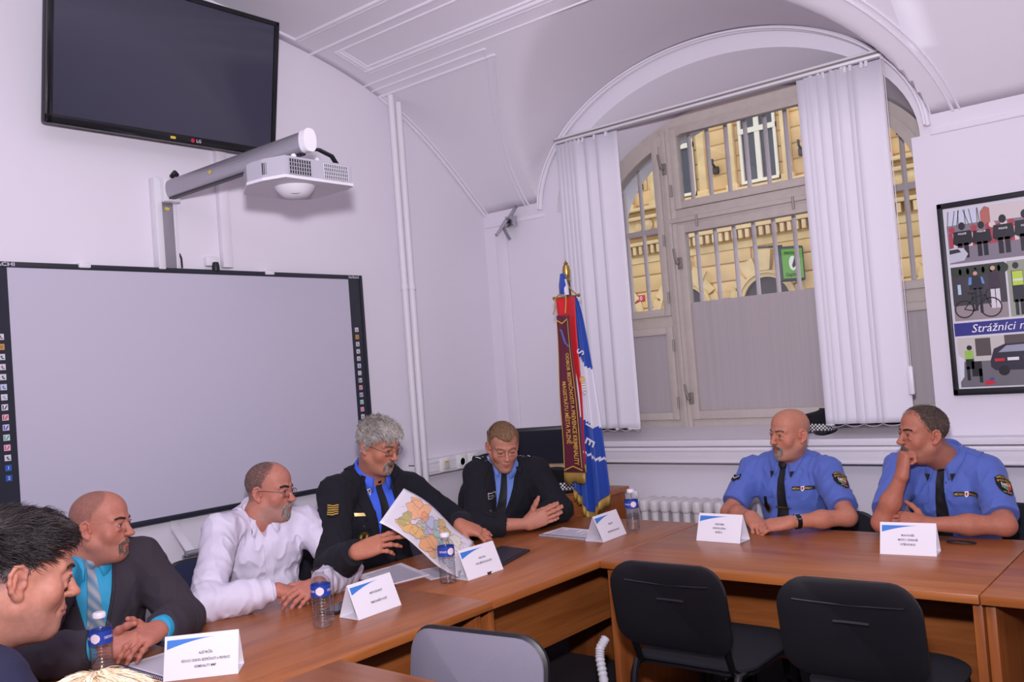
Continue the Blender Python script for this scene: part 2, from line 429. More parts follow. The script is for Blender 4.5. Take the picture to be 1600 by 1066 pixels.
class Person:
    def __init__(s, label, spec):
        s.sp = spec
        g = lambda k, d=None: spec.get(k, d)
        for k in ('pelvis','neck','head','Rs','Re','Rw','Ls','Le','Lw'):
            v = np.array(spec[k], float)
            if k in ('Rs','Ls'): n0 = np.array(spec['neck_'], float); v = np.array((n0[0]+(v[0]-n0[0])*.87, n0[1]+(v[1]-n0[1])*.87, v[2]+.006))
            if k == 'neck': spec['neck_'] = tuple(v)
            spec[k] = tuple((v-(0,0,FZ))/UNIT)
        s.root = thing('person', label, 'person', (0,0,0))
        P = np.array(g('pelvis'), float); N = np.array(g('neck'), float)
        s.root.location = (P[0]*UNIT, P[1]*UNIT, FZ); s.root.scale = (UNIT,)*3; s.off = np.array((P[0], P[1], 0))
        fw = np.array((*g('face'), 0.)); U = nrm(N-P); fw = nrm(fw-U*(fw@U)); Rt = np.cross(fw, U)
        s.P, s.N, s.U, s.fw, s.Rt = P, N, U, fw, Rt
        s.A = np.stack([Rt, fw, U], 1)
        s.Hc = np.array(g('head'), float); s.R = head_axes(g('look'), g('roll', 0.))
        s.L = lambda c: s.Hc+s.R@np.asarray(c, float)
        s.cm = lambda a, b, c: N+Rt*a+fw*b+U*c        # chest coordinates: right, forward, up from the neck base
        s.torso_field()
    def local(s, V): return V-s.off
    def put(s, name, me, m, parent=None, label=None):
        o = finish(name, me, m, parent or s.root, False, None, label); return o
    # -------- fields
    def torso_field(s):
        sp = s.sp; P, N, U, fw, Rt = s.P, s.N, s.U, s.fw, s.Rt
        H = np.linalg.norm(N-P); b = sp.get('build', 1.); belly = sp.get('belly', .0)
        T = Field(); at = lambda a, c, d: P+Rt*a+fw*c+U*d*H
        T.ell(at(0,-.01,.02), (.165*b,.125*b,.13), s.A, .05)
        T.ell(at(0,.015+belly*.5,.28), (.150*b,.112*b+belly,.16), s.A, .06)
        T.ell(at(0,.005,.62), (.165*b,.112*b,.185), s.A, .06)
        T.ell(at(0,-.035,.66), (.15*b,.085*b,.17), s.A, .05)
        arms = []
        for q, sg in (('R',1),('L',-1)):
            S_, E_, W_ = (np.array(sp[q+k], float) for k in ('s','e','w'))
            T.ell(at(sg*.075*b,.055*b,.70), (.072,.055,.070), s.A, .05)
            T.cone(N+Rt*sg*.035-U*.028-fw*.012, S_+U*.004, .048, .052*b, .05)
            T.cone(N-U*.004-fw*.012, N+Rt*sg*.09-U*.028-fw*.012, .042, .038, .05)
            arms.append((S_, E_, W_))
        s.TT = Field(); s.TT.ops = list(T.ops); s.TS = Field(); s.TS.ops = list(T.ops)
        for S_, E_, W_ in arms:
            s.TS.cone(S_, S_+(E_-S_)*.92, .056*b, .047*b, .035)
            T.cone(S_, E_, .056*b, .046*b, .035)
            T.cone(E_, E_+(W_-E_)*.45, .0445*b, .041*b, .02); T.cone(E_+(W_-E_)*.45, W_, .041*b, .0275, .02)
        s.T = T
        s.neckops = lambda F: (F.cone(s.L((0,-.034,-.050)), N-U*.02+fw*.002, .053*sp.get('neckw',1.), .060*sp.get('neckw',1.), .03),
                               F.cone(s.L((0,-.01,-.085)), N+fw*.012, .046*sp.get('neckw',1.), .052*sp.get('neckw',1.), .03))
        LG = Field()
        for q, sg in (('R',1),('L',-1)):
            hip = P+Rt*sg*.085-U*.02
            fh = nrm((fw[0], fw[1], 0)); rh = np.array((fh[1], -fh[0], 0))
            kn = np.array(sp.get(q+'k', hip+fh*.42+rh*sg*.05+np.array((0,0,.50-hip[2]))), float)
            an = np.array(sp.get(q+'a', (kn[0]+fh[0]*.03, kn[1]+fh[1]*.03, .09)), float)
            LG.cone(hip, kn, .088, .062, .04); LG.cone(kn, kn+(an-kn)*.4, .060, .058, .03); LG.cone(kn+(an-kn)*.4, an, .058, .040, .03)
            setattr(s, 'an'+q, an); setattr(s, 'kn'+q, kn)
        s.LG = LG; s.fh = fh
    # -------- skin body
    def body(s, arms='hand', hh=.0026):
        sp = s.sp; hp = sp.get('headp', {})
        parts = []; cols = []
        K = Field(); skull_ops(K, s.L, s.R, hp); s.K = K
        F = Field(); F.ops = list(K.ops); ear_ops(F, s.L, s.R, hp); s.neckops(F)
        lo, hi = F.bounds(.012); 
        G, ax = F.grid(lo, hi, hh); V, Q = nets(G, ax)
        parts.append((V, Q)); cols.append(s.skin(V))
        s.nails = []
        for q, sg in (('R',1),('L',-1)):
            if not sp.get('hand'+q): continue
            h = dict(sp['hand'+q]); W = np.array(sp[q+'w'], float); E_ = np.array(sp[q+'e'], float)
            A = Field()
            d = E_-W; st = .30 if arms == 'hand' else 1.0
            bare = arms == 'bare'
            b = sp.get('build', 1.)
            M_ = W+d*.55
            if bare:
                A.cone(W, M_, .0262, .0375*b, .02); A.cone(M_, E_, .0375*b, .0375*b, .03); A.cone(E_, E_+(np.array(sp[q+'s'])-E_)*.55, .0385*b, .046*b, .03)
            else: A.cone(W, W+d*.4, .0262, .033, .02)
            tips = hand_ops(A, W, h.pop('f'), h.pop('b'), sg, **h)
            s.nails += tips
            lo, hi = A.bounds(.012); G, ax = A.grid(lo, hi, .0026 if not bare else .0029); V, Q = nets(G, ax)
            c = np.tile(np.array(lin(sp.get('tone', (205,150,125)))), (len(V),1))
            n = noise(V[:,0]*60, V[:,1]*60, V[:,2]*60)[:,None]*.06
            c = c*(1+n)*np.array((1.02,.94,.93))
            for t, nn in tips:
                dd = np.linalg.norm(V-(t+nn*.006), axis=1)[:,None]
                c = np.where(dd < .0062, c*np.array((1.12,1.12,1.12)), c)
            parts.append((V, Q)); cols.append(c)
            setattr(s, 'hand'+q, A)
        B = Field(); B.ops = list(s.T.ops)+list(s.LG.ops)
        lo, hi = B.bounds(.03); G, ax = B.grid(lo, hi, .013, .02); V, Q = nets(G+.012, ax)
        parts.append((V, Q)); cols.append(np.tile(np.array(lin((205,150,125))), (len(V),1)))
        parts = [(s.local(V), Q) for V, Q in parts]
        me = np_mesh('body', parts, np.concatenate(cols))
        s.put('body', me, mat('skin', (205,150,125), .55, attr='Col', var=.12, vscale=110, bump=.03, bscale=420, sss=.10, spec=.32))
    def skin(s, V):
        sp = s.sp; base = np.array(lin(sp.get('tone', (205,150,125))))
        l = (V-s.Hc)@s.R
        c = np.tile(base, (len(V),1))
        def blob(p, r): return np.exp(-(np.sum((l-np.array(p))**2, 1)/(r*r)))[:,None]
        red = np.array((1.03,.80,.76))
        for pnt, r, a in (((0,.108,-.031),.016,.9),((.045,.06,-.03),.026,.7),((-.045,.06,-.03),.026,.7),((.082,-.015,-.01),.028,.8),((-.082,-.015,-.01),.028,.8),((0,.07,.06),.04,.25)):
            c = c*(1+(red-1)*blob(pnt, r)*a)
        n = noise(V[:,0]*70, V[:,1]*70, V[:,2]*70)[:,None]
        c = c*(1+n*.05)
        lx, ly, lz = l[:,0], l[:,1], l[:,2]
        lip = np.array(lin(sp.get('lip', (165,90,85)))); op = sp.get('headp', {}).get('open', 0.)
        m = np.clip(1-np.abs(lx)/.026, 0, 1)
        zz = (lz+.069+op*.4)/(.0095+op*.6)
        w = (np.clip(1.25-zz**2-(lx/.024)**2, 0, .6)/.6*(ly > .07))[:,None]
        c = c*(1-w*.8)+lip*w*.8
        if op:
            w = np.clip(1.3-((lz+.0688+op*.5)/(.002+op*.5))**2-(lx/.014)**2, 0, 1)[:,None]*(ly > .07)[:,None]
            c = c*(1-w*.9)+np.array(lin((60,22,22)))*w*.9
        # skin tone a little darker round the eyes
        for sg in (1,-1):
            w = np.exp(-(((lx-sg*.0315)/.016)**2+((lz-.001)/.008)**2))*(ly > .05)
            c = c*(1-.18*w[:,None])
        st = sp.get('stubble')          # cropped beard / scalp pigment: (rgb, amount)
        if st:
            w = np.clip((-.045-lz-np.clip(.03-ly, 0, .1)*.3)/.02, 0, 1)*np.clip((ly+.02)/.03, 0, 1)*np.clip((lz+.135)/.02, 0, 1)
            w = w*(1-np.exp(-((lx/.02)**2+((lz+.069)/.009)**2)))
            nn = .7+.3*noise(V[:,0]*260, V[:,1]*260, V[:,2]*260)
            w = (w*st[1]*nn)[:,None]; c = c*(1-w)+np.array(lin(st[0]))*w
        sc = sp.get('scalp')            # (rgb, amount, hairline)
        if sc:
            hz = hairline([lx, ly, lz], sc[2]); w = np.clip((lz-hz)/.018, 0, 1)
            w = w*(1-np.clip((np.abs(lx)-.078)/.004, 0, 1)*(np.abs(lz+.01) < .035)*(np.abs(ly+.014) < .03))
            if len(sc) > 3: w = w*np.clip(((lx/sc[3][0])**2+((ly-sc[3][2])/sc[3][1])**2-1)/.35+np.clip((.05-lz)/.03, 0, 1), 0, 1)
            nn = .75+.25*noise(V[:,0]*300, V[:,1]*300, V[:,2]*300)
            w = (w*sc[1]*nn)[:,None]; c = c*(1-w)+np.array(lin(sc[0]))*w
        return np.clip(c, 0, 1)
    # -------- hair-like layers grown from the skull
    def pelt(s, name, m, thick, hh=.0026, label=None, box=None):
        K = s.K; lo, hi = K.bounds(.04)
        if box is not None:
            c = np.array([s.L(p) for p in box]); lo = c.min(0); hi = c.max(0)
        G, ax = K.grid(lo, hi, hh, .03)
        l = local_grid(ax, s.Hc, s.R)
        near = np.abs(G) < .05
        t = np.full(G.shape, -.01, np.float32)
        lv = [q[near] for q in l]
        t[near] = thick(lv)
        V, Q = nets(G-t, ax)
        if len(V) == 0: return None
        return s.put(name, np_mesh(name, [(s.local(V), Q)]), m, label=label)
    def scalp_hair(s, m, zs, tmin, tmax, z0=.02, z1=.07, wave=.0, wf=(60,25,60), fringe=.0, bald=None, label=None, hh=.0026, lift=0., edge=.012):
        def th(l):
            reg = l[2]-hairline(l, zs)
            if bald is not None:
                q = ((l[0]/bald[0])**2+((l[1]-bald[2])/bald[1])**2-1)*.03+np.clip((.045-l[2]), 0, 1)
                reg = np.minimum(reg, q)
            a = np.clip((l[2]-z0)/(z1-z0), 0, 1); a = a*a*(3-2*a)
            t = tmin+(tmax-tmin)*a
            t = t+fringe*np.clip((l[1]-.02)/.06, 0, 1)*a+lift*a*np.clip(l[1]/.08, -.3, 1)
            n = noise(l[0]*wf[0]+9, l[1]*wf[1]+l[0]*12, l[2]*wf[2]*.6+4)
            n2 = noise(l[0]*wf[0]*2.3, l[1]*wf[1]*1.5+l[0]*20, l[2]*wf[2]*1.2)
            t = t*(1+wave*n)+t*wave*.5*n2
            n3 = noise(l[0]*210+l[1]*15, l[1]*30, l[2]*150)
            t = t*(1+.22*n3)
            return t*np.clip(reg/edge, 0, 1)**.7-.0012-.004*np.clip(-reg/.004, 0, 1)
        return s.pelt('hair', m, th, hh, label)
    def tuft(s, name, m, segs, r, thick, hh=.0022, label=None, flat=True):
        P = np.array([p for sg in segs for p in sg])
        lo = P.min(0)-.025; hi = P.max(0)+.025
        box = [(x, y, z) for x in (lo[0],hi[0]) for y in (lo[1],hi[1]) for z in (lo[2],hi[2])]
        def th(l):
            if flat:
                d = np.min([seg_dist([l[0], l[0]*0, l[2]], (a[0],0,a[2]), (b[0],0,b[2])) for a, b in segs], axis=0)+np.clip(.03-l[1], 0, 1)
            else: d = np.min([seg_dist(l, a, b) for a, b in segs], axis=0)
            n = noise(l[0]*220, l[1]*160, l[2]*220)
            return np.maximum(thick*(1-(d/r)**2)*(1+.3*n), -.004)-.0004
        return s.pelt(name, m, th, hh, label, box)
    def strands(s, name, rgbs, pts_l, comb, length, seg=5, lift=.25, jitter=.25, width=.0006, off=.001, seed=1, parent=None, label=None, wavy=0.):
        """hairs as thin tapered ribbons combed over the skull; pts_l local start points on or near the skin"""
        rg = np.random.RandomState(seed); K = s.K
        P = s.Hc+np.asarray(pts_l) @ s.R.T
        for _ in range(4):
            d = K.pts(P); g = grad(K.pts, P); P = P-g*(d-off)[:,None]
        n = len(P); L_ = length(((P-s.Hc)@s.R)) if callable(length) else np.full(n, length)
        L_ = L_*rg.uniform(.65, 1.2, n); lf = lift*rg.uniform(.5, 1.5, n); jt = rg.normal(0, jitter, (n,3))
        path = [P]; 
        for i in range(seg):
            l = (P-s.Hc)@s.R; g = grad(K.pts, P)
            c = comb(l) @ s.R.T; c = c-g*np.sum(c*g, 1)[:,None]; c = nrm_rows(c)
            if wavy: c = c+wavy*np.stack([noise(l[:,0]*55+k*7, l[:,1]*55, l[:,2]*55) for k in range(3)], 1)
            D = nrm_rows(c+jt+g*(lf*(1-i/seg*1.3))[:,None])
            P = P+D*(L_/seg)[:,None]
            d = K.pts(P); P = P+g*np.clip(off*(1+.12*i)-d, 0, .02)[:,None]
            path.append(P)
        path = np.stack(path, 1)                                    # n, seg+1, 3
        T = np.gradient(path, axis=1); side = np.cross(T, np.repeat(grad(K.pts, path[:,0])[:,None,:], seg+1, 1)); side = side/(np.linalg.norm(side, axis=2, keepdims=True)+1e-9)
        up = np.cross(side, T); up = up/(np.linalg.norm(up, axis=2, keepdims=True)+1e-9)
        w = width*np.array([1.]+[1.]*(seg-2)+[.75,.12])[None,:,None]*rg.uniform(.7, 1.3, (n,1,1))
        V = np.stack([path+side*w, path+up*w*1.0, path-side*w], 2)      # n, seg+1, 3, 3
        V = V.reshape(-1, 3)
        b = (np.arange(n)*(seg+1)*3)[:,None]; q = []
        for i in range(seg):
            for a, c in ((0,1),(1,2),(2,0)):
                q.append(np.stack([b[:,0]+i*3+a, b[:,0]+i*3+c, b[:,0]+(i+1)*3+c, b[:,0]+(i+1)*3+a], 1))
        Q = np.concatenate(q)
        cs = np.array([lin(c) for c in rgbs]); k = rg.randint(0, len(cs), n); col = cs[k]*rg.uniform(.8, 1.2, (n,1))
        me = np_mesh(name, [(s.local(V), Q)], np.repeat(col, (seg+1)*3, 0))
        return s.put(name, me, mat('hair_strands', (120,100,90), .5, attr='Col', spec=.4), parent, label)
    def scalp_points(s, n, zs, soft=.012, bald=None, seed=1, zmin=-.13):
        rg = np.random.RandomState(seed); D = rg.normal(size=(n*3,3)); D = nrm_rows(D); c0 = np.array((0,-.016,.02))
        r = np.full(len(D), .16); P = c0+D*r[:,None]
        for _ in range(14):
            d = s.K.pts(s.Hc+P@s.R.T); r = r-d*.9; P = c0+D*r[:,None]
        reg = P[:,2]-hairline([P[:,0],P[:,1],P[:,2]], zs)
        ok = (reg > rg.uniform(-soft*.6, soft, len(P)))
        if bald is not None: ok &= (((P[:,0]/bald[0])**2+((P[:,1]-bald[2])/bald[1])**2 > rg.uniform(.75, 1.2, len(P))) | (P[:,2] < .04))
        return P[ok][:n]
    def seg_points(s, n, segs, r, seed=1):
        rg = np.random.RandomState(seed); k = rg.randint(0, len(segs), n); a = np.array([sg[0] for sg in segs])[k]; b = np.array([sg[1] for sg in segs])[k]
        t = rg.rand(n,1); P = a+(b-a)*t; P[:,0] += rg.normal(0, r*.42, n); P[:,2] += rg.normal(0, r*.42, n); return P
    def brows(s, m, r=.0062, thick=.0030):
        for sg in (1,-1):
            s.tuft('eyebrow', m, BROW(sg), r*.8, thick*.6)
            c = m.node_tree.nodes['Principled BSDF'].inputs['Base Color'].default_value[:3]; c = [int(255*(x**(1/2.2))) for x in c]
            s.strands('eyebrow_hairs', (tuple(c), tuple(int(x*.7) for x in c), tuple(min(255, int(x*1.25)) for x in c)), s.seg_points(170, BROW(sg), r*.75, 3), lambda l: np.stack([np.sign(l[:,0])*1., -.3+0*l[:,1], .35-np.abs(l[:,0])*14], 1), .008, seg=3, lift=.25, jitter=.18, width=.00045, off=.0008, seed=6)
    def eyes(s, openh=.0042, gaze=(0,0), iris=(70,55,45), drop=0.):
        for sg in (1,-1):
            c = np.array((sg*.0315,.0708,.0005)); mb = MB(); n = 14; r = .01575
            rows = []; mi = []
            for j in range(7):
                row = []
                for i in range(n+1):
                    x = (i/n*2-1)*.0128; hgt = openh*(1-(x/.0128)**2)
                    z = -hgt*.75+hgt*1.75*j/6-drop
                    y = math.sqrt(max(r*r-x*x-(z)**2, 1e-8))
                    row.append(tuple(s.local(s.L(c+np.array((x,y,z))))))
                rows.append(row)
            mb.grid(rows)
            fi = 0; mm = []
            for j in range(6):
                for i in range(n):
                    x = ((i+.5)/n*2-1)*.0128-gaze[0]; z = -openh*.75+openh*1.75*(j+.5)/6-drop-gaze[1]+drop
                    d = math.hypot(x, z)
                    mm.append(2 if d < .0024 else 1 if d < .0058 else 0)
            mb.m = mm
            e = mb.build('eye', [mat('eye_white', (215,205,200), .25), mat('iris%d%d%d' % iris, iris, .2), mat('pupil', (12,10,10), .15)], s.root, fix=False)
            la = MB(); pts = []
            for i in range(9):
                x = (i/8*2-1)*.0132; z = openh*(1-(x/.0132)**2)-drop; y = math.sqrt(r*r-x*x-z*z)
                pts.append(tuple(s.local(s.L(c+np.array((x,y+.0003,z))))))
            la.tube(pts, [.0004]+[.0010]*7+[.0004], 5); la.build('eyelashes', mat('lash', (45,30,26), .7), s.root)
    # -------- clothing
    def garment(s, name, m, off, cuts, hh=.006, sleeve=None, wr=.004, field=None, label=None, fold=(9,9,16), seed=0., belly_fold=.0, arm_off=.004, short=False, rid_k=1.1):
        """cloth solid = body field grown by off and bounded by cut functions of (x,y,z)"""
        T = field or (s.TS if short else s.T); lo, hi = T.bounds(.05)
        G, ax = T.grid(lo, hi, hh, .05)
        near = np.argwhere(np.abs(G) < .06)
        x = ax[0][near[:,0]]; y = ax[1][near[:,1]]; z = ax[2][near[:,2]]
        o = np.full(len(x), off, np.float32)
        if field is None:
            p = np.stack([x,y,z], 1).astype(np.float64)
            # looser sleeves, folds gathered at the elbows and waist
            for q in 'RL':
                S_, E_, W_ = (np.array(s.sp[q+k], float) for k in ('s','e','w'))
                for a, b in ((S_, E_),(E_, W_)):
                    d = b-a; L_ = np.linalg.norm(d); u = d/L_
                    tt = np.clip((p-a)@u/L_, 0, 1); r = np.linalg.norm(p-a-np.outer(tt, d), axis=1)
                    w = np.exp(-(np.maximum(r-.05, 0)/.02)**2)
                    o += arm_off*w*(.4+.6*np.sin(tt*PI))
                    e = np.linalg.norm(p-E_, axis=1); ge = np.exp(-(e/.085)**2)
                    nz = noise(p[:,0]*14+seed, p[:,1]*14, p[:,2]*14)
                    sw = np.sin((tt*L_)*150+nz*3.4+seed)
                    o += wr*1.1*ge*w*sw
                    o += wr*.55*w*np.sin(tt*L_*75+nz*4.5+seed*2)*(1-ge)
            l = (p-s.N)@s.A
            a1 = noise(p[:,0]*fold[0]+seed, p[:,1]*fold[1], p[:,2]*fold[2]*.6)
            a2 = noise(l[:,0]*26+l[:,2]*14+seed, l[:,1]*10, l[:,2]*16-l[:,0]*20)
            rid = (1-np.abs(a2))**3-.35
            o += wr*a1+wr*rid_k*rid
            if belly_fold:
                gb = np.exp(-((l[:,2]+.30)/.10)**2)*(l[:,1] > 0)
                o += belly_fold*gb*np.sin(l[:,2]*95+a1*2.5+np.abs(l[:,0])*14)
            nd = np.clip((np.sqrt(l[:,0]**2+l[:,1]**2+(l[:,2]*.7)**2)-.075)/.06, 0, 1); o = off+(o-off)*nd
        v = G[near[:,0],near[:,1],near[:,2]]-o
        for cf in cuts: v = np.maximum(v, cf(x, y, z))
        H = np.full(G.shape, .05, np.float32); H[G < 0] = np.where(True, .05, 0)
        H = np.where(G <= -.06, np.float32(-.05), H)
        H[near[:,0],near[:,1],near[:,2]] = v
        deep = np.argwhere(G <= -.06)
        if len(deep):
            vv = np.full(len(deep), -.05, np.float32); xx = ax[0][deep[:,0]]; yy = ax[1][deep[:,1]]; zz = ax[2][deep[:,2]]
            for cf in cuts: vv = np.maximum(vv, cf(xx, yy, zz))
            H[deep[:,0],deep[:,1],deep[:,2]] = vv
        if field is None: s.cloth = (H, ax)
        V, Q = nets(H, ax)
        return s.put(name, np_mesh(name, [(s.local(V), Q)]), m, label=label)
    def cloth_fn(s, P):
        H, ax = s.cloth; P = np.asarray(P, float); h = float(ax[0][1]-ax[0][0]); o = 0
        g = [(P[:,i]-float(ax[i][0]))/h for i in range(3)]
        i0 = [np.clip(np.floor(q).astype(int), 0, H.shape[i]-2) for i, q in enumerate(g)]
        fr = [np.clip(q-i0[i], 0, 1) for i, q in enumerate(g)]
        out = sum(np.maximum(np.abs(q-i0[i]-.5)-.5, 0) for i, q in enumerate(g))*h
        for a in (0,1):
            for b in (0,1):
                for c in (0,1):
                    o = o+H[i0[0]+a, i0[1]+b, i0[2]+c]*(fr[0] if a else 1-fr[0])*(fr[1] if b else 1-fr[1])*(fr[2] if c else 1-fr[2])
        return o+out
    def onto(s, P0, fw, off):
        """lay points on the front of the torso cloth, ignoring arms that pass in front"""
        H1 = trace(lambda P: s.TT.pts(P)-off-.03, P0, -fw)
        return trace(s.cloth_fn, H1, -fw, .07)
    def plane(s, p, n):                 # keep the side away from n
        p = np.asarray(p, float); n = nrm(n)
        return lambda x, y, z: (x-p[0])*n[0]+(y-p[1])*n[1]+(z-p[2])*n[2]
    def sleeve_cut(s, q, t, reach=.085, alone=True):
        """remove cloth beyond fraction t of the forearm (t>=0) or upper arm (t<0: -t of upper arm)"""
        S_, E_, W_ = (np.array(s.sp[q+k], float) for k in ('s','e','w'))
        if t >= 0:
            a, b = E_, W_; 
        else: a, b = S_, E_; t = -t
        p = a+(b-a)*t; n = nrm(b-a)
        f2 = nrm(W_-E_)
        segs = [(p, W_+f2*.12, reach)] if n@f2 > .999 and t >= 0 and np.allclose(a, E_) else [(E_, W_+f2*.1, .066)]
        short = np.allclose(a, S_)
        def f(x, y, z):
            h = (x-p[0])*n[0]+(y-p[1])*n[1]+(z-p[2])*n[2]
            A_, B_, rr = segs[0]; d = B_-A_; L2 = d@d
            tt = np.clip(((x-A_[0])*d[0]+(y-A_[1])*d[1]+(z-A_[2])*d[2])/L2, 0, 1)
            q2 = rr-np.sqrt((x-A_[0]-tt*d[0])**2+(y-A_[1]-tt*d[1])**2+(z-A_[2]-tt*d[2])**2)
            if short:
                r = np.sqrt((x-E_[0])**2+(y-E_[1])**2+(z-E_[2])**2)
                return np.minimum(h, .105-r)
            if not alone: return np.minimum(h, q2)
            oq = 'L' if q == 'R' else 'R'; A2, B2 = (np.array(s.sp[oq+k], float) for k in ('e','w')); d2 = B2-A2
            t2 = np.clip(((x-A2[0])*d2[0]+(y-A2[1])*d2[1]+(z-A2[2])*d2[2])/(d2@d2), 0, 1)
            q3 = np.sqrt((x-A2[0]-t2*d2[0])**2+(y-A2[1]-t2*d2[1])**2+(z-A2[2]-t2*d2[2])**2)
            return np.minimum(np.minimum(h, q2), (q3-(rr-q2))*.7+.004)
        return f
    def neck_cut(s, r=.064, up=.0):
        a = s.N-s.U*.10; b = s.Hc
        d = b-a; L2 = d@d
        N = s.N+s.U*up; U = nrm(s.U*.75+s.fw*.38)
        def f(x, y, z):
            h = (x-N[0])*U[0]+(y-N[1])*U[1]+(z-N[2])*U[2]-.026
            t = ((x-a[0])*d[0]+(y-a[1])*d[1]+(z-a[2])*d[2])/L2
            rad = np.sqrt((x-a[0]-t*d[0])**2+(y-a[1]-t*d[1])**2+(z-a[2]-t*d[2])**2)
            return np.minimum(h, .100-rad)
        return f
    def vee(s, top=.085, zb=-.34, x0=0.):
        N, Rt, fw, U = s.N, s.Rt, s.fw, s.U
        def f(x, y, z):
            px, py, pz = x-N[0], y-N[1], z-N[2]
            a = px*Rt[0]+py*Rt[1]+pz*Rt[2]; b = px*fw[0]+py*fw[1]+pz*fw[2]; c = px*U[0]+py*U[1]+pz*U[2]
            w = top*np.clip((c-zb)/(-zb), 0, 1.3)
            return np.minimum((w-np.abs(a-x0))*.9, b+.02)
        return f
    def surf(s, off): return lambda P: s.TT.pts(P)-off
    def surf_all(s, off): return lambda P: s.T.pts(P)-off
    def drape(s, name, m, left, right, off, nu=6, nv=16, lift=.003, thick=.004, base=None, dirv=None, parent=None, label=None, flat=False, smooth=True):
        """strip between two polylines in chest coordinates (right, up), laid onto the cloth surface"""
        def samp(pl, n):
            pl = np.array(pl, float); d = np.r_[0, np.cumsum(np.linalg.norm(np.diff(pl, axis=0), axis=1))]; t = np.linspace(0, d[-1], n)
            return np.stack([np.interp(t, d, pl[:,i]) for i in range(2)], 1)
        l = samp(left, nv); r = samp(right, nv)
        fw = s.fw if dirv is None else nrm(dirv)
        pts = np.array([l[j]+(r[j]-l[j])*i/(nu-1) for j in range(nv) for i in range(nu)])
        P0 = np.array([s.cm(a, 0, c) for a, c in pts])+fw*.35
        H = trace(base, P0, -fw) if base is not None else s.onto(P0, fw, off)
        Gd = fw if flat else nrm_rows(grad(base or s.TT.pts, H)*.5+fw*.5)
        T_ = s.local(H+Gd*lift); B_ = s.local(H+Gd*(lift-thick))
        mb = MB(); n = nu*nv
        vs = [tuple(p) for p in T_]+[tuple(p) for p in B_]
        fs = []
        for j in range(nv-1):
            for i in range(nu-1):
                a = j*nu+i; fs.append((a, a+1, a+nu+1, a+nu)); fs.append((n+a, n+a+nu, n+a+nu+1, n+a+1))
        ring = list(range(nu))+[j*nu+nu-1 for j in range(1, nv)]+[(nv-1)*nu+i for i in range(nu-2, -1, -1)]+[j*nu for j in range(nv-2, 0, -1)]
        for i in range(len(ring)):
            a, b = ring[i], ring[(i+1) % len(ring)]; fs.append((a, n+a, n+b, b))
        mb.add(vs, fs, 0, smooth)
        return mb.build(name, m, parent or s.root, label)
    def decal(s, name, m, vf, M2, off, lift=.0045, base=None, dirv=None, parent=None, label=None):
        """lettering or a shape in local metres, placed by M2 (chest right/up affine), laid on the cloth"""
        vs, fs = vf
        fw = s.fw if dirv is None else nrm(dirv)
        P0 = np.array([M2(v[0], v[1]) for v in vs])+fw*.2
        H = (trace(base, P0, -fw) if base is not None else s.onto(P0, fw, off))+fw*lift
        mb = MB(); mb.add([tuple(p) for p in s.local(H)], fs, 0, False)
        return mb.build(name, m, parent or s.root, label, fix=False)
    def collar(s, name, m, rx=.066, ry=.069, hb=.034, hf=.012, leaf=.040, point=.070, gap=.30, flare=.014, tiltf=.034, up=.028, spread=1., n=34, label=None, off=.010):
        """fold-over collar wrapped round the neck"""
        cen = s.N*.62+s.L((0,-.02,-.075))*.38
        cen = s.N+ (cen-s.N)*.5
        mb = MB(); rows = [[] for _ in range(6)]
        for i in range(n+1):
            th = gap+(2*PI-2*gap)*i/n           # 0 = front
            f_ = math.cos(th); r_ = math.sin(th)
            fr = (1+f_)/2                        # 1 at the front
            h = hb*(1-fr)+hf*fr
            base = up-tiltf*fr
            pt = max(0, (fr-.80)/.20)            # collar points
            lf = leaf*(1-pt)+point*pt
            def Pp(rad, z, extra=0.): return s.cm(r_*rx*rad*(1+pt*spread*.25*(extra)), f_*ry*rad, z)+(cen-s.N)*.35
            rows[0].append(Pp(.93, base-.012)); rows[1].append(Pp(.93, base+h)); rows[2].append(Pp(.99, base+h+.003))
            rows[3].append(Pp(1.06, base+h-.004, .3)); rows[4].append(Pp(1.08+flare*3, base+h-lf*.5, .8)); rows[5].append(Pp(1.12+flare*6, base+h-lf, 1.7))
        arr = np.array(rows)
        for k in range(3, 6):
            for _ in range(4):
                d = s.cloth_fn(arr[k])
                g = grad(s.TT.pts, arr[k]); arr[k] = arr[k]+g*np.clip(.0045-d, 0, .02)[:,None]
        mb.grid([[tuple(s.local(p)) for p in r] for r in arr])
        o = mb.build(name, m, s.root, label, fix=False, auto=False)
        md = o.modifiers.new('cloth', 'SOLIDIFY'); md.thickness = .0022; md.offset = 0
        return o
    def shoes(s, m):
        for q in 'RL':
            a = getattr(s, 'an'+q); F = Field(); f = s.fh
            F.cone((a[0],a[1],.07), (a[0],a[1],.05), .042, .042, .02)
            F.cone((a[0]-f[0]*.05,a[1]-f[1]*.05,.035), (a[0]+f[0]*.15,a[1]+f[1]*.15,.034), .036, .040, .03)
            lo, hi = F.bounds(.01); lo[2] = 0.
            G, ax = F.grid(lo, hi, .008); Z = ax[2][None,None,:]
            V, Q = nets(np.maximum(G, .004-Z).astype(np.float32), ax); s.put('shoe', np_mesh('shoe', [(s.local(V), Q)]), m)
    def trousers(s, m, name='trousers'):
        F = Field(); F.ops = list(s.LG.ops)
        F.ell(s.P, (.17,.13,.13), s.A, .05)
        return s.garment(name, m, .012, [lambda x, y, z: .085-z], .010, field=F)
